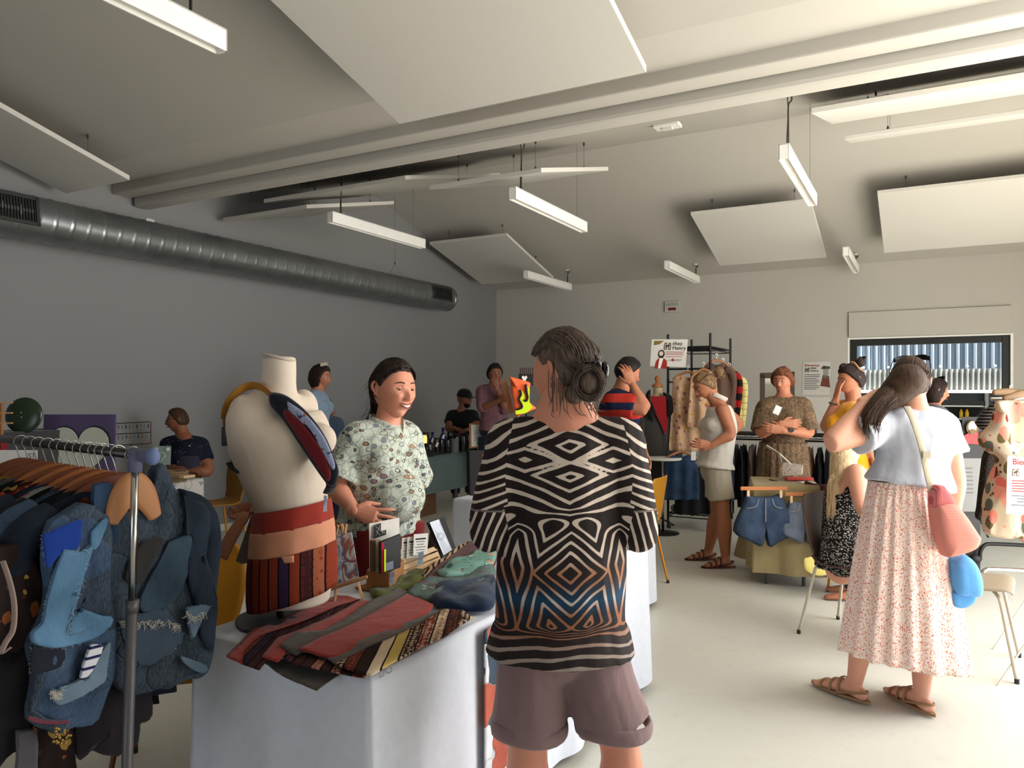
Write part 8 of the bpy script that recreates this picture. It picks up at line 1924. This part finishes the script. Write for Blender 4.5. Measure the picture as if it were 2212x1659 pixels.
oo = thing('hanging_garment', 'black lace and dotted top behind the coral dress', 'garment', P(2130, 880, 5.2), 0, gR)
wobj('striped_sleeve', slabp([P(x, y, 5.2) for x, y in ((2156, 866), (2140, 876), (2108, 914), (2128, 930), (2142, 940), (2150, 900))], (0, -1, 0), .06, 2), mat_stripe('black_fine_stripe', rgb(22, 22, 24), rgb(120, 112, 104), .022, 2, .72), oo, smooth=True)
wobj('dotted_body', slabp([P(x, y, 5.22) for x, y in ((2142, 920), (2132, 970), (2124, 990), (2112, 1100), (2110, 1118), (2130, 1118), (2146, 1040), (2160, 960))], (0, -1, 0), .06, 2), mat_leafprint('black_dotted', rgb(34, 30, 28), [rgb(110, 84, 56), rgb(84, 70, 60)], 70, .22, .5), oo, smooth=True)
oo = thing('hanging_garment', 'salmon garment hanging behind the coral dress at the right edge', 'garment', P(2205, 1000, 5.3), 0, gR)
wobj('cloth_body', slabp([P(x, y, 5.3) for x, y in ((2190, 900), (2260, 900), (2260, 1148), (2188, 1148))], (0, -1, 0), .06, 2), fabric('salmon_cloth', rgb(196, 132, 108)), oo, smooth=True)
for k, (x0, y0, x1, y1, lab) in enumerate(((2148, 848, 2214, 852, 'brown wooden coat hanger foremost on the right-hand rack'), (2170, 862, 2240, 846, 'brown wooden coat hanger tilted at the right edge'))):
    h_ = thing('coat_hanger', lab, 'hanger', P(x0, y0, 5.0), 0, 'hangers on the right-hand rack'); wobj('wooden_bar', MB().tube([P(x0, y0, 5.0), P((x0+x1)/2, (y0+y1)/2-3, 5.02), P(x1, y1, 5.05)], [(.014, .02), (.014, .026), (.014, .02)], 8, side=V((0, 1, 0)), k=3, round_=True), plain('hanger_old_wood', rgb(110, 84, 56)), h_, smooth=True)
    wobj('hook', MB().tube([P((x0+x1)/2, y0-2, 5.02), P((x0+x1)/2, y0-14, 5.02), P((x0+x1)/2+5, y0-18, 5.02)], .003, 6), M_hook, h_)
o, O, X, Yv, n = sign(((2173, 1110, 0), (2262, 1114, 0), (2265, 992, 0), (2176, 985, 0)), 4.72, 'white Bienvenue poster hanging on the coral dress at the right edge')
text('printed_words', 'Bienvenue', .052, O+X*.12+Yv*.86, X, Yv, M_wine2, None, .0004, bold=.001).parent = o
text('printed_words', 'chez\nHenry', .038, O+X*.42+Yv*.74, X, Yv, M_ink, None, .0004, bold=.001, body_lines=.8).parent = o
logo(o, O, X, Yv, n, .12, .66, .045); lines(o, O, X, Yv, n, [(.12, .9, .58-.045*k) for k in range(5)], M_wine2); lines(o, O, X, Yv, n, [(.12, .7, .32), (.25, .8, .27), (.25, .8, .22), (.12, .6, .16)], plain('grey_ink', rgb(84, 84, 92)))
# portrait standee and papers behind the white tee
o, c, x, y, n = facing(2103, 990, 6.6, .20, .36, .006, 'portrait_board', 'cut-out picture of a bearded man in a red jumper beyond the white tee', 'sign', M_dark)
s_ = 6.6/F
wobj('red_jumper', MB().prism([(-24*s_, 0), (22*s_, -2*s_), (20*s_, 16*s_), (6*s_, 24*s_), (-10*s_, 24*s_), (-24*s_, 14*s_)], P(2103, 958, 6.58), (1, 0, 0), (0, 0, 1), V((0, -.004, 0))), plain('jumper_red', rgb(206, 60, 62)), o)
wobj('portrait_hair', MB().prism([(13*s_*math.cos(a), 15*s_*math.sin(a)) for a in [2*PI*k/20 for k in range(20)]], P(2100, 924, 6.57), (1, 0, 0), (0, 0, 1), V((0, -.003, 0))), plain('print_brown', rgb(110, 84, 56)), o)
wobj('portrait_face', MB().prism([(9*s_*math.cos(a), 12*s_*math.sin(a)) for a in [2*PI*k/20 for k in range(20)]], P(2100, 922, 6.565), (1, 0, 0), (0, 0, 1), V((0, -.004, 0))), M_skp, o)
wobj('portrait_beard', MB().prism([(7*s_*math.cos(a), 5*s_*math.sin(a)) for a in [2*PI*k/20 for k in range(20)]], P(2101, 932, 6.56), (1, 0, 0), (0, 0, 1), V((0, -.005, 0))), plain('print_brown', rgb(110, 84, 56)), o)
wobj('board_post', MB().box(V((c.x, 6.64, c.z/2)), (.05, .03, c.z)), M_dark, o)
o, c, x, y, n = facing(2098, 1105, 6.3, .22, .44, .006, 'info_poster', 'grey printed poster board low behind the pink bag', 'poster', plain('poster_grey', rgb(120, 120, 118)), lean=.06)
lines(o, c-x*.1+n*.005, x*.2, y*.42, n, [(.1, .6, .85-.08*k) for k in range(7)], plain('grey_ink', rgb(84, 84, 92))); 
for ob_ in list(COL.objects):
    if ob_.name.startswith('printed_line') and ob_.parent == o: ob_.matrix_parent_inverse = Matrix.Translation(-V(o.location))
wobj('board_foot', MB().box(V((c.x, c.y+.05, c.z/2)), (.2, .02, c.z)), M_dark, o)
Tls = thing('folding_stool', 'black folding stool on the floor behind the pink bag', 'stool', Pz(2125, 1150, 0.))
for a, b in (((2088, 1120), (2108, 1100)), ((2094, 1122), (2114, 1102)), ((2100, 1124), (2120, 1104))): wobj('seat_slat', MB().tube([P(*a, 7.0), P(*b, 7.4)], [(.012, .006)]*2, 4), M_black, Tls)
for a, b in (((2110, 1105), (2134, 1160)), ((2112, 1110), (2092, 1158)), ((2085, 1124), (2128, 1130))): wobj('stool_leg', MB().tube([P(*a, 7.2), P(*b, 7.6)], .010, 6), M_black, Tls)
